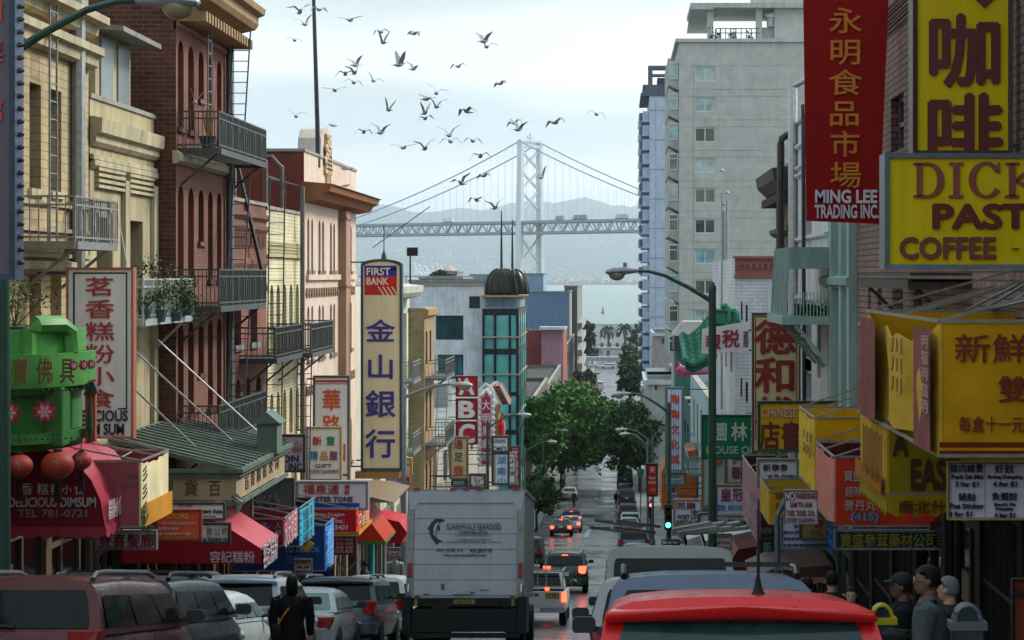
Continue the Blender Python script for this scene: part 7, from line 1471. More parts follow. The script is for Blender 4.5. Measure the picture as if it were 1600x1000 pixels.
# ================================================================ lamps, signals, posts
def lamp(label, X, Y, ztop, xl, zl, col, hc, r=.1, name='street_lamp', arm_y=0):
    t = T(name, label, 'street lamp', (X, Y, gz(Y))); m = MB(); g0 = gz(Y)
    m.tube([(X, Y, g0), (X, Y, g0 + 1.2), (X, Y, ztop)], [r * 1.25, r * 1.05, r * .85], 10); m.lathe([(r * 1.8, 0), (r * 1.7, .5), (r * 1.25, .6)], (X, Y, g0), 10); m.lathe([(r * .95, 0), (r * .95, .12), (r * .3, .25)], (X, Y, ztop - .02), 8); m.done('pole', mat(col, 'paint', rough=.45), t, smooth=True)
    s = 1 if xl > X else -1; d = abs(xl - X); k = d - .65
    m = MB(); m.tube([(X, Y, ztop - .25), (X + s * k * .3, Y, ztop - .25 + (zl - ztop + .3) * .45), (X + s * k * .62, Y, ztop - .25 + (zl - ztop + .3) * .85), (X + s * k * .85, Y, zl + .05), (X + s * k, Y, zl + .06)], [r * .6, r * .52, r * .46, r * .4, r * .4], 8); m.done('arm', mat(col, 'paint', rough=.45), t, smooth=True)
    m = MB(); m.loft([[(X + s * (k + f * .75), Y + w * math.cos(a), zl + .06 + h * math.sin(a) - dz) for a in [2 * math.pi * i / 10 for i in range(10)]] for f, w, h, dz in ((-.04, .05, .05, 0), (.1, .06, .06, 0), (.4, .13, .1, .0), (.8, .16, .1, .02), (1.0, .09, .05, .03), (1.04, .01, .01, .03))]); m.lathe([(.05, .08), (.05, .2), (.02, .22)], (X + s * (k + .3), Y, zl + .05), 8); ho = m.done('lamp_head', mat(hc, 'paint', rough=.4), t, smooth=True)
    m = MB(); m.ell((X + s * (k + .5), Y, zl - .03), (.2, .14, .15), 12, 8); m.done('lens', mat('#8a8468', 'glass', rough=.1), ho, smooth='all')
GR, GY = '#27473a', '#70777c'
def lpx(label, x, Y, ytop, xe, ye, col, hc, r=.1): q = P(x, ytop, Y); e = P(xe, ye, Y); lamp(label, q.x, Y, q.z, e.x, e.z, col, hc, r)
lpx('dark green street lamp with long curved arm rising at the left picture edge', 4, 24, 62, 297, 8, GR, '#8e9098', .1)
lpx('dark green street lamp reaching left over the street, tallest on the right', 1113, 46.6, 455, 954, 427, GR, '#85858e', .105)
lpx('grey street lamp beside the bank sign with arm over the lorry', 631, 69, 610, 733, 603, GY, '#9a9a9c', .11)
lpx('green street lamp in front of the theatre sign', 762, 114, 662, 827, 649, GR, '#a8acb0', .1)
lpx('slim grey street lamp against the round tree, left', 820, 159, 702, 868, 691, '#4c5c58', '#a8aaac', .09)
lpx('slim grey street lamp against the round tree, farther of the two', 848, 197, 682, 886, 673, '#4c5450', '#a8aaac', .1)
lpx('green street lamp with pale head by the striped blue sign', 1045, 86, 636, 962, 617, GR, '#a0a4ae', .11)
lpx('slim street lamp before the dark right hand trees, upper', 1020, 128, 687, 964, 672, '#52605c', '#b0b4b8', .09)
lpx('slim street lamp before the dark right hand trees, lower', 1012, 140, 692, 970, 679, '#6a7278', '#b0b4b8', .09)
lpx('tiny grey street lamp by the far right shrubs near the palms', 989, 420, 575, 972, 571, '#6a7278', '#a0a4a8', .1)
def signal(label, x, y, Y, lit, X=None):
    c = P(x, y, Y); t = T('traffic_signal', label, 'traffic light', c); k = {'green': 0, 'red': 2}[lit]
    m = MB(); m.box(c.x - .17, Y - .12, c.z - .18, c.x + .17, Y + .1, c.z + .96); m.done('housing', mat('#1c211f', 'paint'), t, bevel=.03)
    for i, (cc, dim) in enumerate((((.05, 1, .62), '#0c2018'), ((1, .6, .05), '#2a2008'), ((1, .08, .05), '#2c0c0a'))):
        z = c.z + .03 + i * .36; o = MB().lathe([(.01, -.135), (.1, -.132), (.115, -.12)], (c.x, Y, z), 14, 'y').done('lamp_lens', mat(cc, 'light', e=3.5) if i == k else mat(dim, 'glass'), t)
        v = MB(); v.loft([[(c.x + rr * math.cos(a), yy, z + rr * math.sin(a)) for a in [R(-10 + 20 * j) for j in range(11)]] for rr, yy in ((.135, Y - .12), (.135, Y - .32))], caps=False, closed=False); v.done('visor', mat('#1c211f', 'paint'), o)
    m = MB()
    if X is None: m.tube([(c.x, Y + .15, gz(Y)), (c.x, Y + .15, c.z + 1.1)], .08, 8)
    else: m.bar((c.x, Y + .05, c.z + .4), (X, Y + .05, c.z + .4), .06)
    m.done('mount', mat(GR, 'paint'), t)
signal('traffic light showing green on the lamp post, right kerb', 1044, 821, 85.6, 'green'); signal('traffic light showing red on the farther post, right kerb', 1017, 806, 132, 'red')
def post_sign(label, rect, Y, lines, face='#bfc0c4', post=None, red=None, h=None, px_=None, frame='#7c7c84'):
    r = sign(label, Y, rect, face, frame, lines, red or (), fw=1.2, th=.02, bracket=False, name='road_sign', cat='road sign')
    x = px_ if px_ else (rect[0] + rect[2]) / 2; q = P(x, rect[1], Y); m = MB(); m.tube([(q.x, Y + .06, gz(Y)), (q.x, Y + .06, q.z + (.02 if not px_ else -.35))], .03 * (1 if not px_ else 1.3), 8)
    if px_: m.tube([(q.x, Y + .06, q.z - .35), (q.x + .12, Y + .06, q.z - .1), (q.x + .16, Y + .06, q.z)], .035, 8)
    m.done('post', mat('#6c7880', 'metal'), r)
rd = '#a02830'
post_sign('white no parking sign with red block on a grey post, nearest on the right', (1225.5, 766, 1277, 818), 26, [('NO', 1227, 768, 1241, 781, '#d8d8dc', 'h', .03), ('PARKING', 1244, 770, 1275, 779, rd, 'h', .03), ('2AM TO 6AM', 1234, 784, 1268, 792, rd, 'h', .02), ('TUES. THURS. SUN.', 1229, 797, 1273, 806, rd, 'h', .01), ('STREET CLEANING', 1229, 809, 1273, 815, '#8a5460', 'h', .01)], red=[(1226, 767, 1242, 782, rd)], px_=1215)
post_sign('white no parking sign beside the green lamp post, farther on the right', (1116, 834, 1143, 860), 47.5, [('NO', 1117, 835, 1123, 842, '#d8d8dc', 'h', .03), ('PARKING', 1125, 836, 1142, 841, rd, 'h', .02), ('2AM TO 6AM', 1118, 845, 1140, 850, '#5c4c60'), ('TUE THUR SUN', 1118, 853, 1141, 858, rd)], red=[(1116.5, 834.5, 1124, 842.5, rd)])
post_sign('white no parking sign low on the left pavement beside the blue tarpaulin', (460, 874, 487, 898), 46.5, [('NO PARKING', 462, 875, 485, 881, rd, 'h', .02), ('2AM - 6AM', 464, 883, 483, 888, '#3a4a48'), ('MON WED FRI', 463, 891, 485, 895, '#7a3c44')])
post_sign('white no parking sign beside the delivery lorry, left pavement', (607, 856, 626, 872), 66, [('NO PARKING', 608, 857, 625, 861, rd, 'h', .02), ('2AM - 6AM', 610, 863, 623, 867, '#3a4a48'), ('MON WED', 609, 868, 625, 871, '#7a3c44')])
sg = sign('black one way sign with white arrow pointing to the cross street', 84.5, (1034, 843, 1062, 852), '#1a1c1e', '#3a3c3e', [('ONE WAY', 1041, 845.5, 1060, 850, '#c8ccd0', 'h', .02)], side=-1, th=.02, name='road_sign', cat='road sign', fw=.8)
m = MB(); pl = front(84.48); m.prism([pl.w(*q) for q in ((1031, 847.5), (1039, 842.5), (1039, 845.5), (1041, 845.5), (1041, 849.5), (1039, 849.5), (1039, 852.5))], (0, -.01, 0)); mo = m.done('arrow', mat('#b8bcc0', 'paint')); mo.parent = sg; mo.matrix_parent_inverse = Matrix.Translation(-sg.location)
sign('small white street name plate above the one way sign', 84.5, (1050, 828, 1064, 836.5), '#b4b8bc', '#6c7074', [('GRANT', 1051.5, 830, 1063, 835, '#26282c', 'h', .02)], side=-1, th=.02, name='road_sign', cat='road sign', fw=.6)
q = P(1001, 738, 180); t = T('road_sign', 'green street name plate by the dark right hand trees', 'road sign', q); m = MB(); m.box(q.x - .35, 180, q.z - .3, q.x + .35, 180.05, q.z + .3); m.done('plate', mat('#0e6a4a', 'paint'), t); m = MB(); m.tube([(q.x, 180.1, gz(180)), (q.x, 180.1, q.z + .4)], .05, 6); m.done('post', iron, t)
tcx = P(580, 848, 60); t = T('lamp_column', 'turquoise fluted column of a lamp standard on the left pavement', 'lamp column', (tcx.x, 60, gz(60))); m = MB(); m.lathe([(.26, 0), (.26, .35), (.2, .5), (.13, .8), (.11, 1.2), (.13, 1.25), (.11, 1.3), (.1, 2.4), (.13, 2.45), (.1, 2.5), (.095, tcx.z - gz(60) + .3)], (tcx.x, 60, gz(60)), 12); m.done('column', mat('#3c9a94', 'paint'), t, smooth=True)
for x, Y, c, lb in ((1378, 15.6, '#b8a814', 'parking meter with yellow domed head on the right pavement'), (1511, 12, '#5c6068', 'grey parking meter with domed head, nearest on the right pavement')):
    q = P(x, 945, Y); t = T('parking_meter', lb, 'parking meter', (q.x, Y, gz(Y))); d = mat(c, 'paint', rough=.35); g0 = q.z
    m = MB(); m.tube([(q.x, Y, gz(Y)), (q.x, Y, g0 - .38)], .035, 8); m.done('post', iron, t); m = MB(); m.box(q.x - .1, Y - .06, g0 - .4, q.x + .1, Y + .06, g0 - .13); m.done('case', mat('#2e3236', 'paint'), t, bevel=.015)
    m = MB(); m.box(q.x - .115, Y - .07, g0 - .15, q.x + .115, Y + .07, g0 - .1); m.tube([(q.x + .08 * math.cos(a), Y - .03, g0 - .1 + .1 * math.sin(a)) for a in [math.pi * i / 10 for i in range(11)]], .016, 6); m.tube([(q.x + .08 * math.cos(a), Y + .03, g0 - .1 + .1 * math.sin(a)) for a in [math.pi * i / 10 for i in range(11)]], .016, 6); do = m.done('dome', d, t)
    m = MB(); m.prism([(q.x + .075 * math.cos(a), Y - .02, g0 - .1 + .09 * math.sin(a)) for a in [math.pi * i / 10 for i in range(11)]], (0, .04, 0)); m.done('dial_glass', mat('#30383c', 'glass'), do); MB().box(q.x - .03, Y - .064, g0 - .34, q.x + .02, Y - .061, g0 - .28).done('decal', mat('#9a9aa0', 'paint'), t)
# guy wires on the left fronts
for (x0, y0, Y0), (x1, y1, Y1), lb in (((246, 531, 40), (404, 676, 42), 'highest stay rod running down to the copper canopy'), ((212, 550, 37), (375, 700, 41), 'middle stay rod running down to the copper canopy'), ((212, 610, 36), (320, 712, 39), 'lowest stay rod running down to the copper canopy'), ((182, 718, 29), (210, 704, 31.5), 'short stay wire above the red barrel awning'), ((185, 340, 35), (200, 420, 33), 'thin slack wire from the balcony to the white blade sign')):
    a = P(x0, y0, Y0); t = T('stay_rod', lb, 'stay rod', a); m = MB(); m.tube([a, P(x1, y1, Y1)], .02 if 'rod' in lb else .01, 5); m.done('rod', mat('#a4a6a2', 'metal'), t)
# ================================================================ trees and plants
def leaves(mb, c, n, sz, rnd, spread):
    for _ in range(n):
        p = c + Vector((rnd.gauss(0, 1), rnd.gauss(0, 1), rnd.gauss(0, .8))) * spread
        a = Vector((rnd.uniform(-1, 1), rnd.uniform(-1, 1), rnd.uniform(-1, 1))).normalized() * sz * rnd.uniform(.6, 1.2); b = Vector((rnd.uniform(-1, 1), rnd.uniform(-1, 1), rnd.uniform(-1, 1))); b = (b - a * (b.dot(a) / a.dot(a))).normalized() * sz * .55
        mb.poly([p - a, p + b, p + a, p - b])
def tree(label, x, y, Y, rx, rz, col, n=70, lf=60, sz=.24, seed=1, trunk=None, group='street trees', squash=1.0, name='street_tree', core=True):
    c = P(x, y, Y); rnd = random.Random(seed); g0 = gz(Y); tx = c.x if trunk is None else trunk
    t = T(name, label, 'tree', (tx, Y, g0), group)
    m = MB(); fork = Vector((tx, Y, max(g0 + 1.4, c.z - rz * .9))); m.tube([(tx, Y, g0 - .1), (tx + .05, Y, (g0 + fork.z) / 2), fork], [rx * .075, rx * .06, rx * .05], 8)
    for i in range(6):
        a = i * 1.05 + rnd.random(); e = c + Vector((math.cos(a) * rx * .6, math.sin(a) * rx * .6, rnd.uniform(-.2, .5) * rz)); m.tube([fork, fork.lerp(e, .5) + Vector((0, 0, .2)), e], [rx * .04, rx * .025, rx * .01], 5)
    m.done('trunk', mat('#3a3028', 'wall'), t, smooth=True)
    m = MB()
    for i in range(n):
        while True:
            d = Vector((rnd.uniform(-1, 1), rnd.uniform(-1, 1), rnd.uniform(-1, 1)))
            if .2 < d.length < 1: break
        d = d.normalized() * (rnd.uniform(.45, .93) + .08 * math.sin(3 * math.atan2(d.y, d.x) + 4 * d.z))
        leaves(m, c + Vector((d.x * rx, d.y * rx, d.z * rz)), lf, sz, rnd, rx * .13)
    if core: m.ell(c, (rx * .62, rx * .62, rz * .62), 10, 7)
    m.done('crown', mat(col, 'leaf'), t, fix=False)
    return t
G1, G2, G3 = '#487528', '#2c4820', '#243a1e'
tree('biggest round bright green street tree overhanging the left kerb', 900, 668, 240, 5.4, 5.5, G1, 210, 90, .34, 2, -6.9)
tree('round green street tree in front of the biggest one, leaning on the teal bay', 848, 672, 205, 3.0, 3.8, G1, 100, 80, .3, 3, -8.0)
tree('small low dark green tree right behind the lorry', 846, 768, 165, 1.9, 2.3, G2, 50, 60, .18, 4, -7.0)
tree('brownish topped tree peeping over the biggest round tree', 903, 618, 262, 2.9, 2.2, '#6a5a24', 50, 60, .24, 5, -5.6)
tree('clipped round dark tree far down on the left by the far kerb', 914, 592, 345, 2.3, 2.2, G3, 40, 60, .26, 6, -6.2)
tree('loose grey green tree under the clipped round one, far left', 926, 628, 330, 2.4, 2.6, '#38442c', 40, 50, .26, 7, -5.4)
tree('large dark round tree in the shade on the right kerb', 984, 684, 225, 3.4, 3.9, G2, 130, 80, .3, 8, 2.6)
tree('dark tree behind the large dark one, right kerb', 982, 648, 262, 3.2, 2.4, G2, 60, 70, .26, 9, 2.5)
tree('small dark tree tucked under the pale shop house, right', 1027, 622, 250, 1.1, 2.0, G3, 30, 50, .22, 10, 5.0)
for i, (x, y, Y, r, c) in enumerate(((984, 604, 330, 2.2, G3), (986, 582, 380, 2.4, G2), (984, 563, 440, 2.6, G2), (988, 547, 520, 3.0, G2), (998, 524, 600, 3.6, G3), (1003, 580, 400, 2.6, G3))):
    tree(('dark round tree lowest in the far right row', 'green tree second from the bottom of the far right row', 'green tree third up in the far right row', 'green tree fourth up in the far right row, beside the footbridge', 'dark pointed tree at the top of the far right row by the palms', 'dark tree pressed against the pale blue tower foot')[i], x, y, Y, r, r * .95, c, 40, 55, .34, 20 + i, P(x, y, Y).x, 'far right row of trees')
tree('tall dark conical tree standing behind the grey concrete block', 911, 527, 560, 3.6, 6.8, '#1c2a1e', 60, 60, .5, 30, None, 'far trees')
for i, x in enumerate((902, 925, 990)): tree(('low dark shrub under the conical tree', 'low shrub beneath the palms', 'shrub at the foot of the right palm')[i], x, 553, 660, 3.4, 1.6, G3, 20, 50, .5, 40 + i, None, 'far trees', name='shrub')
for i, x in enumerate((684, 692, 676)): tree(('dark skyline shrub left of the hipped roof', 'dark skyline shrub touching the hipped roof', 'small dark skyline shrub behind the roof rail')[i], x, 430 + i, 318, 1.1, .8, G3, 20, 40, .2, 50 + i, None, 'skyline shrubs', name='shrub')
for i, (x, yt, Y, lb) in enumerate(((950, 512, 745, 'left one of the two palms before the white waterfront hall'), (976, 508, 735, 'right one of the two palms before the white waterfront hall'))):
    c = P(x, yt + 2, Y); t = T('palm_tree', lb, 'palm', (c.x, Y, gz(Y)), 'waterfront palms'); rnd = random.Random(60 + i)
    MB().tube([(c.x, Y, gz(Y)), (c.x + .2, Y, (gz(Y) + c.z) / 2), c], [.55, .42, .5], 8).done('trunk', mat('#4c4436', 'wall'), t)
    m = MB()
    for k in range(46):
        a = rnd.uniform(0, 6.28); el = rnd.uniform(-.5, 1.2); L_ = rnd.uniform(3.2, 4.2); pts = []
        for j in range(6):
            s = j / 5; pts.append(c + Vector((math.cos(a) * math.cos(el) * L_ * s, math.sin(a) * math.cos(el) * L_ * s, L_ * s * math.sin(el) - 2.4 * s * s)))
        for p_, q_ in zip(pts, pts[1:]):
            d = (q_ - p_).normalized(); w_ = d.cross(Vector((0, 0, 1))).normalized()
            for s in (-1, 1): m.poly([p_, q_, q_ + w_ * s * .32 - Vector((0, 0, .3)), p_ + w_ * s * .32 - Vector((0, 0, .3))])
    m.done('fronds', mat('#2f3d22', 'leaf'), t, fix=False)
def potplant(label, x, y, Y, r, n, seed, col='#3f4d22'):
    c = P(x, y, Y); rnd = random.Random(seed); t = T('potted_plant', label, 'plant', (c.x, Y, c.z - r)); m = MB()
    m.lathe([(r * .3, -r * 1.1), (r * .42, -r * .6), (r * .35, -.58 * r)], c, 10); m.done('pot', mat('#3c5a5c', 'paint'), t); m = MB()
    for _ in range(8): q = c + Vector((rnd.gauss(0, .5), rnd.gauss(0, .3), rnd.gauss(.1, .5))) * r; m.tube([c - Vector((0, 0, r * .6)), q], [.012, .006], 4); leaves(m, q, n, .035, rnd, r * .28)
    m.done('foliage', mat(col, 'leaf'), t, fix=False)
potplant('leafy pot plant at the near end of the pale balcony', 226, 466, 37.2, .35, 60, 1); potplant('largest leafy pot plant in the middle of the pale balcony', 246, 460, 38.2, .5, 110, 2); potplant('leafy pot plant right of the largest on the pale balcony', 274, 470, 39.4, .38, 70, 3); potplant('drooping pot plant at the far end of the pale balcony', 292, 466, 40.4, .33, 60, 4); potplant('spindly green bush behind the green shop fascia', 24, 484, 28.8, .42, 70, 5, '#56602e')
# ================================================================ birds
def bird_mesh(kind, seed):
    m = MB(); m.loft([[(x, y, z) for x, z in [(r * math.cos(a), dz + r * .85 * math.sin(a)) for a in [2 * math.pi * i / 8 for i in range(8)]]] for y, r, dz in ((-.2, .012, .0), (-.13, .035, .0), (-.04, .058, -.005), (.05, .055, 0), (.1, .034, .02), (.135, .032, .032), (.16, .02, .03), (.185, .004, .025))])
    m.prism([(-.03, -.14, .0), (.03, -.14, 0), (.055, -.27, .005), (-.055, -.27, .005)], (0, 0, .008))
    a1, a2, sw = {'up': (55, 25, -.02), 'flat': (12, 8, 0), 'down': (22, -48, -.05), 'high': (68, 62, .02), 'tilt': (35, -12, -.06), 'fold': (0, 0, 0)}[kind]
    for s in (-1, 1):
        if kind == 'fold': m.loft([[(s * .05, .07, .03), (s * .062, .0, .0), (s * .03, -.02, .05)], [(s * .03, -.2, .02), (s * .035, -.22, .0), (s * .01, -.2, .03)]]); continue
        b1, b2 = (a1, a2) if not (kind == 'tilt' and s < 0) else (a1 + 25, a2 + 45)
        p0 = Vector((s * .03, .03, .03)); p1 = p0 + Vector((s * math.cos(R(b1)) * .15, .03, math.sin(R(b1)) * .15)); p2 = p1 + Vector((s * math.cos(R(b2)) * .2, sw - .03, math.sin(R(b2)) * .2))
        pm = p1.lerp(p2, .55)
        m.loft([[p + Vector((0, f, 0)), p + Vector((0, f * .3 - b * .3, .01)), p + Vector((0, -b, 0)), p + Vector((0, f * .3 - b * .3, -.006))] for p, f, b in ((p0, .06, .1), (p1, .05, .11), (pm, .03, .085), (p2, .004, .02))])
    return m
BK = ['up', 'flat', 'down', 'high', 'tilt']
bmt = mat('#a6a6ac', 'wall'); bproto = {}
def bird(px_, py, kind, Y, yaw, roll, label):
    c = P(px_, py, Y)
    if kind not in bproto:
        o = bird_mesh(kind, 1).done('pigeon', bmt); bproto[kind] = o
    else:
        o = bproto[kind].copy(); COL.objects.link(o)
    o.location = c; o.rotation_euler = (R(6), R(roll), R(yaw)); o.scale = (.8,) * 3
    tag(o, label, 'pigeon', 'pigeons over the street')
BL = [(143, 55, 'tilt', 'just left of the flagpole top'), (230, 45, 'down', 'just right of the flagpole top'), (168, 112, 'up', 'crossing the flagpole, third from its top'), (118, 185, 'down', 'alone left of the flagpole with drooped wings'), (375, 92, 'flat', 'alone near the top edge, wings spread level'), (515, 148, 'down', 'above another in a close upper pair'), (525, 195, 'high', 'below the drooped one in the close upper pair'), (668, 155, 'down', 'alone high in the middle with bent wings'), (990, 190, 'up', 'upper of the high right pair, wings in a V'), (1000, 215, 'tilt', 'lower of the high right pair'),
      (400, 300, 'up', 'top of the dense left cluster'), (395, 335, 'up', 'in the dense left cluster, just below its top bird'), (352, 340, 'down', 'left edge of the dense left cluster'), (390, 380, 'down', 'bottom of the dense left cluster'), (480, 372, 'tilt', 'right of the dense left cluster, twisting'), (303, 415, 'flat', 'dark and slim, lower left of the dense cluster'), (600, 298, 'high', 'in mid sky with steeply raised wing'), (665, 318, 'tilt', 'beside the one with steeply raised wing'), (872, 305, 'down', 'alone right of mid sky, wings bowed'), (1065, 385, 'down', 'wings hanging, above the bridge tower to its left'),
      (770, 428, 'tilt', 'top of the centre column of birds'), (725, 455, 'flat', 'second in the centre column, wings level'), (770, 490, 'up', 'right side of the centre column, wings in a V'), (717, 520, 'high', 'upright wing in the centre column'), (720, 545, 'down', 'lowest of the centre column'), (550, 505, 'high', 'left of the centre column, one wing raised'), (910, 512, 'down', 'alone right of the centre column, wings hanging'), (125, 535, 'tilt', 'alone at far left below the flagpole middle'), (437, 607, 'down', 'right of the arched crest, wings hanging'), (515, 610, 'up', 'near the crest with raised left wing'),
      (620, 678, 'flat', 'low, left one of two gliding side by side'), (718, 683, 'up', 'low, right one of two gliding side by side'), (830, 622, 'up', 'upper bird of a crossing pair left of the tower'), (835, 650, 'down', 'lower bird of a crossing pair left of the tower'), (937, 648, 'down', 'between the crossing pair and the tower top'), (973, 718, 'down', 'just above the left bridge cable'), (990, 808, 'down', 'dark, against the left bridge cable'), (885, 842, 'tilt', 'dark, just under the left bridge cable'), (1130, 565, 'down', 'left bird of the pair above the tower'), (1148, 595, 'up', 'touching the tower top'),
      (1318, 563, 'down', 'right of the tower, lower of the two there'), (1505, 525, 'down', 'farthest right of the flock'), (1253, 815, 'high', 'against the right leg of the tower'), (955, 920, 'down', 'low over the hills left of the tower, wings hanging'), (1040, 955, 'up', 'lowest in flight, over the hills by the tower')]
rnd = random.Random(21)
for x, y, k, w in BL: bird(420 + x * .34, y * .34, k, rnd.uniform(38, 52), rnd.choice((-35, -20, 10, 25, 160, 200)) + rnd.uniform(-12, 12), rnd.uniform(-14, 14), 'grey pigeon in flight, ' + w)
bird(519, 196, 'fold', 64, 120, 0, 'dark pigeon perched on top of the arched crest'); bird(537, 264, 'fold', 64, 60, 0, 'pigeon perched on the tan parapet, left of two'); bird(547, 264, 'fold', 66, -60, 0, 'pigeon perched on the tan parapet, right of two'); bird(541, 290, 'fold', 65.5, -70, 0, 'dark pigeon perched on the brown cornice')
bird(503, 539, 'up', 57, 30, 20, 'white breasted pigeon flying close to the tan wall'); bird(305, 160, 'high', 40, 20, 10, 'pale pigeon flying past the arched brick windows')
# ================================================================ people
def person(label, x, Y, yaw=0, h=1.7, top='#222', bottom='#181a20', hair='#15110f', skin='#b08468', style='short', coat=False, walk=0.0, lean=0, cap=None, glasses=False, bag=None, arm=(0, 0), turn=0):
    """standing figure; local +y is where the body faces"""
    k = h / 1.72; X = (x - CX) / F * Y; sk = mat(skin, 'skin')
    r = T('person', label, 'person', (0, 0, 0)); V = lambda a, b, c: Vector((a * k, b * k, c * k))
    B = MB(); hipz, shz = .9, 1.42
    def limb(pts, rs, n=10, mb=B): mb.tube([V(*p) for p in pts], [q * k for q in rs], n)
    def ring(z, a, b, y=0, n=14): return [V(a * math.cos(2 * math.pi * i / n), y + b * math.sin(2 * math.pi * i / n), z) for i in range(n)]
    ly = lean
    torso = [(.84, .155, .11, 0), (.95, .165, .115, 0), (1.06, .145, .105, ly * .2), (1.2, .165, .115, ly * .5), (1.34, .185, .11, ly * .8), (1.41, .17, .095, ly), (1.455, .09, .07, ly), (1.49, .058, .06, ly), (1.54, .055, .06, ly)]
    B.loft([ring(*q) for q in torso])
    legs = []; arms = []
    for s in (-1, 1):
        st = s * walk * .22
        legs.append([(s * .085, 0, .88), (s * .09, st * .45 + .02, .5), (s * .09, st - (.04 if st < 0 else 0), .09)]); limb(legs[-1], [.088, .056, .04]); limb([(s * .09, st - .06, .05), (s * .1, st + .06, .04), (s * .105, st + .17, .03)], [.04, .042, .03], 8)
        fwd = arm[0] if s < 0 else arm[1]; sh = Vector((s * .2, ly, 1.395)); el = Vector((s * .26, ly - .03 + fwd * .12, 1.13)); wr = Vector((s * (.25 - fwd * .08), ly + .04 + fwd * .24, .89 + fwd * .16))
        arms.append((sh, el, wr)); limb([(s * .14, ly, 1.4), sh, el, wr], [.06, .062, .045, .03])
        d = (wr - el).normalized(); o = Vector((0, 1, 0)) if abs(d.y) < .8 else Vector((0, 0, -1)); o = (o - d * o.dot(d)).normalized(); w_ = d.cross(o)
        limb([wr, wr + d * .05, wr + d * .09], [.026, .036, .034], 8)
        for i, L_ in enumerate((.066, .076, .072, .056)):
            b = wr + d * .085 + o * ((i - 1.5) * .019); limb([b, b + d * L_ * .5 + w_ * s * .006, b + d * L_ * .85 - w_ * s * .012], [.0095, .009, .007], 6)
        b = wr + d * .03 + o * .03; limb([b, b + (d * .6 + o).normalized() * .035, b + (d + o * .5).normalized() * .065], [.012, .011, .008], 6)
    hc = Vector((0, ly + .015, 1.62)); ca, sa = math.cos(R(turn)), math.sin(R(turn))
    def hp(a, b, c): return V(hc.x + a * ca - b * sa, hc.y + a * sa + b * ca, hc.z + c)
    hr = []
    for z, a, b, y in ((-.115, .03, .035, .04), (-.1, .048, .06, .03), (-.06, .062, .083, .012), (0, .074, .094, 0), (.04, .077, .097, -.004), (.08, .066, .085, -.008), (.105, .04, .055, -.01), (.115, .01, .015, -.01)): hr.append([hp(a * math.cos(2 * math.pi * i / 14), y + b * math.sin(2 * math.pi * i / 14), z) for i in range(14)])
    B.loft(hr); B.tube([hp(0, .09, .01), hp(0, .112, -.03), hp(0, .095, -.04)], [.008 * k, .014 * k, .012 * k], 6)
    for s in (-1, 1): B.ell(hp(s * .077, -.005, -.01), (.012 * k, .02 * k, .03 * k), 6, 5)
    B.tube([hp(-.026, .092, -.068), hp(0, .1, -.066), hp(.026, .092, -.068)], .007 * k, 5)
    body = B.done('body', sk, r, smooth='all'); md = body.modifiers.new('skin', 'REMESH'); md.mode = 'VOXEL'; md.voxel_size = .009; md.use_smooth_shade = True
    m = MB()
    for s in (-1, 1): m.ell(hp(s * .03, .089, .008), .009 * k, 6, 5)
    m.done('eye', mat('#1a1210', 'glass'), body)
    m = MB()                                              # hair or cap
    lo = {'short': -.04, 'long': -.16, 'grey': -.04, 'bun': -.05}[style]
    rows = []
    for z, g in ((lo, 1.03), (-.02, 1.06), (.03, 1.06), (.075, 1.06), (.107, 1.05), (.124, .8)):
        a, b = (.076, .096) if z < .05 else ((.068, .088) if z < .09 else ((.045, .06) if z < .11 else (.012, .015)))
        row = []
        for i in range(16):
            t = 2 * math.pi * i / 16; y = b * g * math.sin(t) - .006
            zz = z
            if y > .03 and z < .06: zz = .07 + .012 * math.sin(t * 5); y = min(y, b * 1.02)
            row.append(hp(a * g * math.cos(t), y, zz))
        rows.append(row)
    m.loft(rows); m.done('hair', mat(hair, 'wall', rough=.7), r, smooth='all')
    if cap:
        m = MB(); m.loft([[hp(.083 * q * math.cos(2 * math.pi * i / 14), .1 * q * math.sin(2 * math.pi * i / 14) - .004, z) for i in range(14)] for z, q in ((.035, 1.03), (.08, 1.02), (.115, .75), (.135, .2))]); m.prism([hp(-.065, .08, .04), hp(.065, .08, .04), hp(.045, .17, .03), hp(-.045, .17, .03)], (0, 0, .012)); m.done('cap', mat(cap, 'fabric'), r, smooth=True)
    if glasses:
        m = MB()
        for s in (-1, 1): pts = [hp(s * .03 + .022 * math.cos(a), .104, .008 + .018 * math.sin(a)) for a in [2 * math.pi * i / 8 for i in range(9)]]; m.tube(pts, .0025, 4); m.bar(hp(s * .052, .1, .012), hp(s * .078, 0, .01), .004)
        m.done('glasses', mat('#a8a8aa', 'metal'), r)
    m = MB()                                              # top or coat
    low = .5 if coat else .86
    tr_r = [ring(low, .25 if coat else .18, .17 if coat else .13)] + ([ring(.75, .215, .15), ring(.95, .19, .135)] if coat else [ring(.95, .182, .132)]) + [ring(z, a + .022, b + .022, y) for z, a, b, y in torso[2:6]] + [ring(1.46, .105, .085, ly), ring(1.485, .072, .074, ly)]
    m.loft(tr_r)
    for sh, el, wr in arms: m.tube([V(*(sh * .75 + Vector((0, ly * .25, .35)))), V(*sh), V(*el), V(*(el.lerp(wr, .92)))], [.085 * k, .094 * k, .068 * k, .05 * k], 10)
    m.done('coat' if coat else 'top', mat(top, 'fabric', sc=6), r, smooth=True)
    m = MB()
    if not coat: m.loft([ring(.8, .17, .125), ring(.93, .175, .125)])
    for l in legs: m.tube([V(*p) for p in l], [.1 * k, .075 * k, .062 * k], 10)
    m.done('trousers', mat(bottom, 'fabric'), r, smooth=True)
    m = MB()
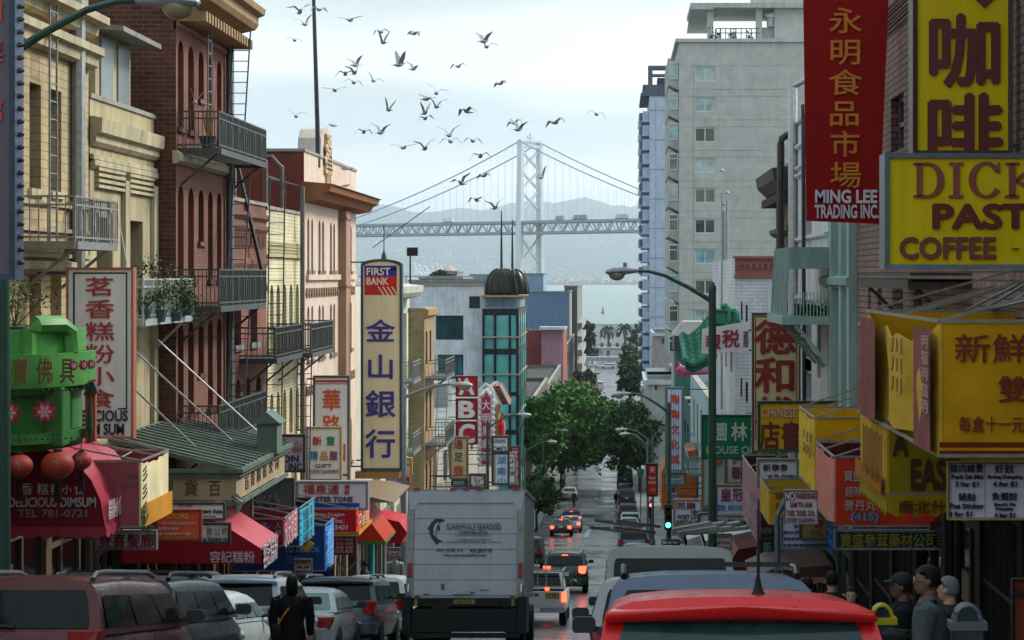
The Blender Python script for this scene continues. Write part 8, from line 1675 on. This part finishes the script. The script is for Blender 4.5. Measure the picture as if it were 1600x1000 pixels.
    for l in legs: q = l[-1]; m.loft([[V(q[0] + a * .05, q[1] + y, z) for a, z in ((-1, 0), (1, 0), (.85, hh), (-.85, hh))] for y, hh in ((-.1, .07), (.02, .09), (.12, .06), (.19, .035))])
    m.done('shoe_pair', mat('#121214', 'rubber'), r)
    r.location = (X, Y, gz(Y) + (.12 if (X < KL or X > KR) else -.02)); r.rotation_euler = (0, 0, R(yaw))
    if bag:
        bl, bp, bs, bc = bag; t = T('bag', bl, 'bag', (0, 0, 0)); m = MB(); b = V(*bp); s_ = [q * k for q in bs]; m.loft([[b + Vector((x * w_, y * w_, z)) for x, y in ((-s_[0], -s_[1]), (s_[0], -s_[1]), (s_[0], s_[1]), (-s_[0], s_[1]))] for z, w_ in ((-s_[2], .9), (0, 1.08), (s_[2], .85))]); m.done('pouch', mat(bc, 'fabric'), t, smooth=True, bevel=.03)
        m = MB(); ring_pts = [V(bp[0] * .9, bp[1], bp[2] + bs[2]), V(bp[0] * .5, -.16 + ly, 1.2), V(-.1 * (1 if bp[0] > 0 else -1), -.05 + ly, 1.475), V(-.05 * (1 if bp[0] > 0 else -1), .1 + ly, 1.43), V(bp[0] * .6, .15 + ly, 1.15), V(bp[0], bp[1] + .08, bp[2] + bs[2])]; m.tube(ring_pts, .014, 6); m.done('strap', mat('#a8743c' if 'tan' in bl else '#1c1c1e', 'fabric'), t)
        t.location = r.location; t.rotation_euler = r.rotation_euler
    return r
person('person in a long black coat, seen from behind, walking down the left roadside', 456, 26, 4, 1.66, '#0c0c0e', '#101012', style='long', coat=True, walk=.8, bag=('black shoulder bag with a tan strap across the black coat', (-.2, -.1, .95), (.08, .06, .12), '#141214'))
person('person with dark hair and glasses in a grey jacket turning left, front right', 1452, 14, 75, 1.58, '#4c5458', '#14161a', glasses=True, turn=10, skin='#6c4c3c', arm=(.4, .6), bag=('large black bag held by the person in the grey jacket', (.12, .28, .98), (.16, .12, .2), '#0c0d0f'))
person('person in a dark cap and black jacket stooping behind the grey jacket, right', 1421, 16.3, 80, 1.52, '#16181a', '#121416', cap='#22262a', lean=.06, skin='#6c4c3c', arm=(.3, .3))
person('person with grey hair just visible behind the grey jacket, right', 1484, 15.6, 60, 1.5, '#2c2c30', '#141416', hair='#6c6c6c', style='grey')
person('person facing the camera with dark hair between the red car and the stall', 1331, 20.5, 165, 1.4, '#1a1a1c', '#121214', style='long', skin='#b08a74')
person('person with black hair walking away by the parking sign post', 1300, 22, 10, 1.56, '#1e2628', '#121214'); person('person in dark clothes left of the black haired walker, right pavement', 1262, 25, 15, 1.5, '#20302a', '#121214')
person('person in a pale grey jacket facing up the street beside the lorry', 618, 67, 170, 1.75, '#8a8e8c', '#2a2c30', skin='#a07058'); person('person in dark top by the list board and turquoise column', 570, 58, 110, 1.72, '#3a3c44', '#28303c', skin='#6c4c3c', arm=(.8, .8))
person('distant person in black crossing by the shaded right kerb', 963, 205, 30, 1.72, '#141416', '#101012', walk=.8); person('distant person standing under the biggest round tree', 897, 205, 150, 1.7, '#2a2c30', '#1c1c20'); person('distant pale person on the left pavement under the trees', 881, 235, 160, 1.7, '#b0b0ac', '#5c5c60')

# ================================================================ haze over the whole place
hz_ = MB(); hz_.box(-6500, -120, -3, 6500, 14400, 720)
hm = bpy.data.materials.new('haze'); hm.use_nodes = True; ht = hm.node_tree; ht.nodes.clear()
ho = ht.nodes.new('ShaderNodeOutputMaterial'); hv = ht.nodes.new('ShaderNodeVolumePrincipled'); ht.links.new(hv.outputs[0], ho.inputs['Volume'])
hv.inputs['Color'].default_value = (.84, .92, 1, 1); hv.inputs['Density'].default_value = 7.2e-5; hv.inputs['Anisotropy'].default_value = .6
tag(hz_.done('haze', hm), kind='stuff')
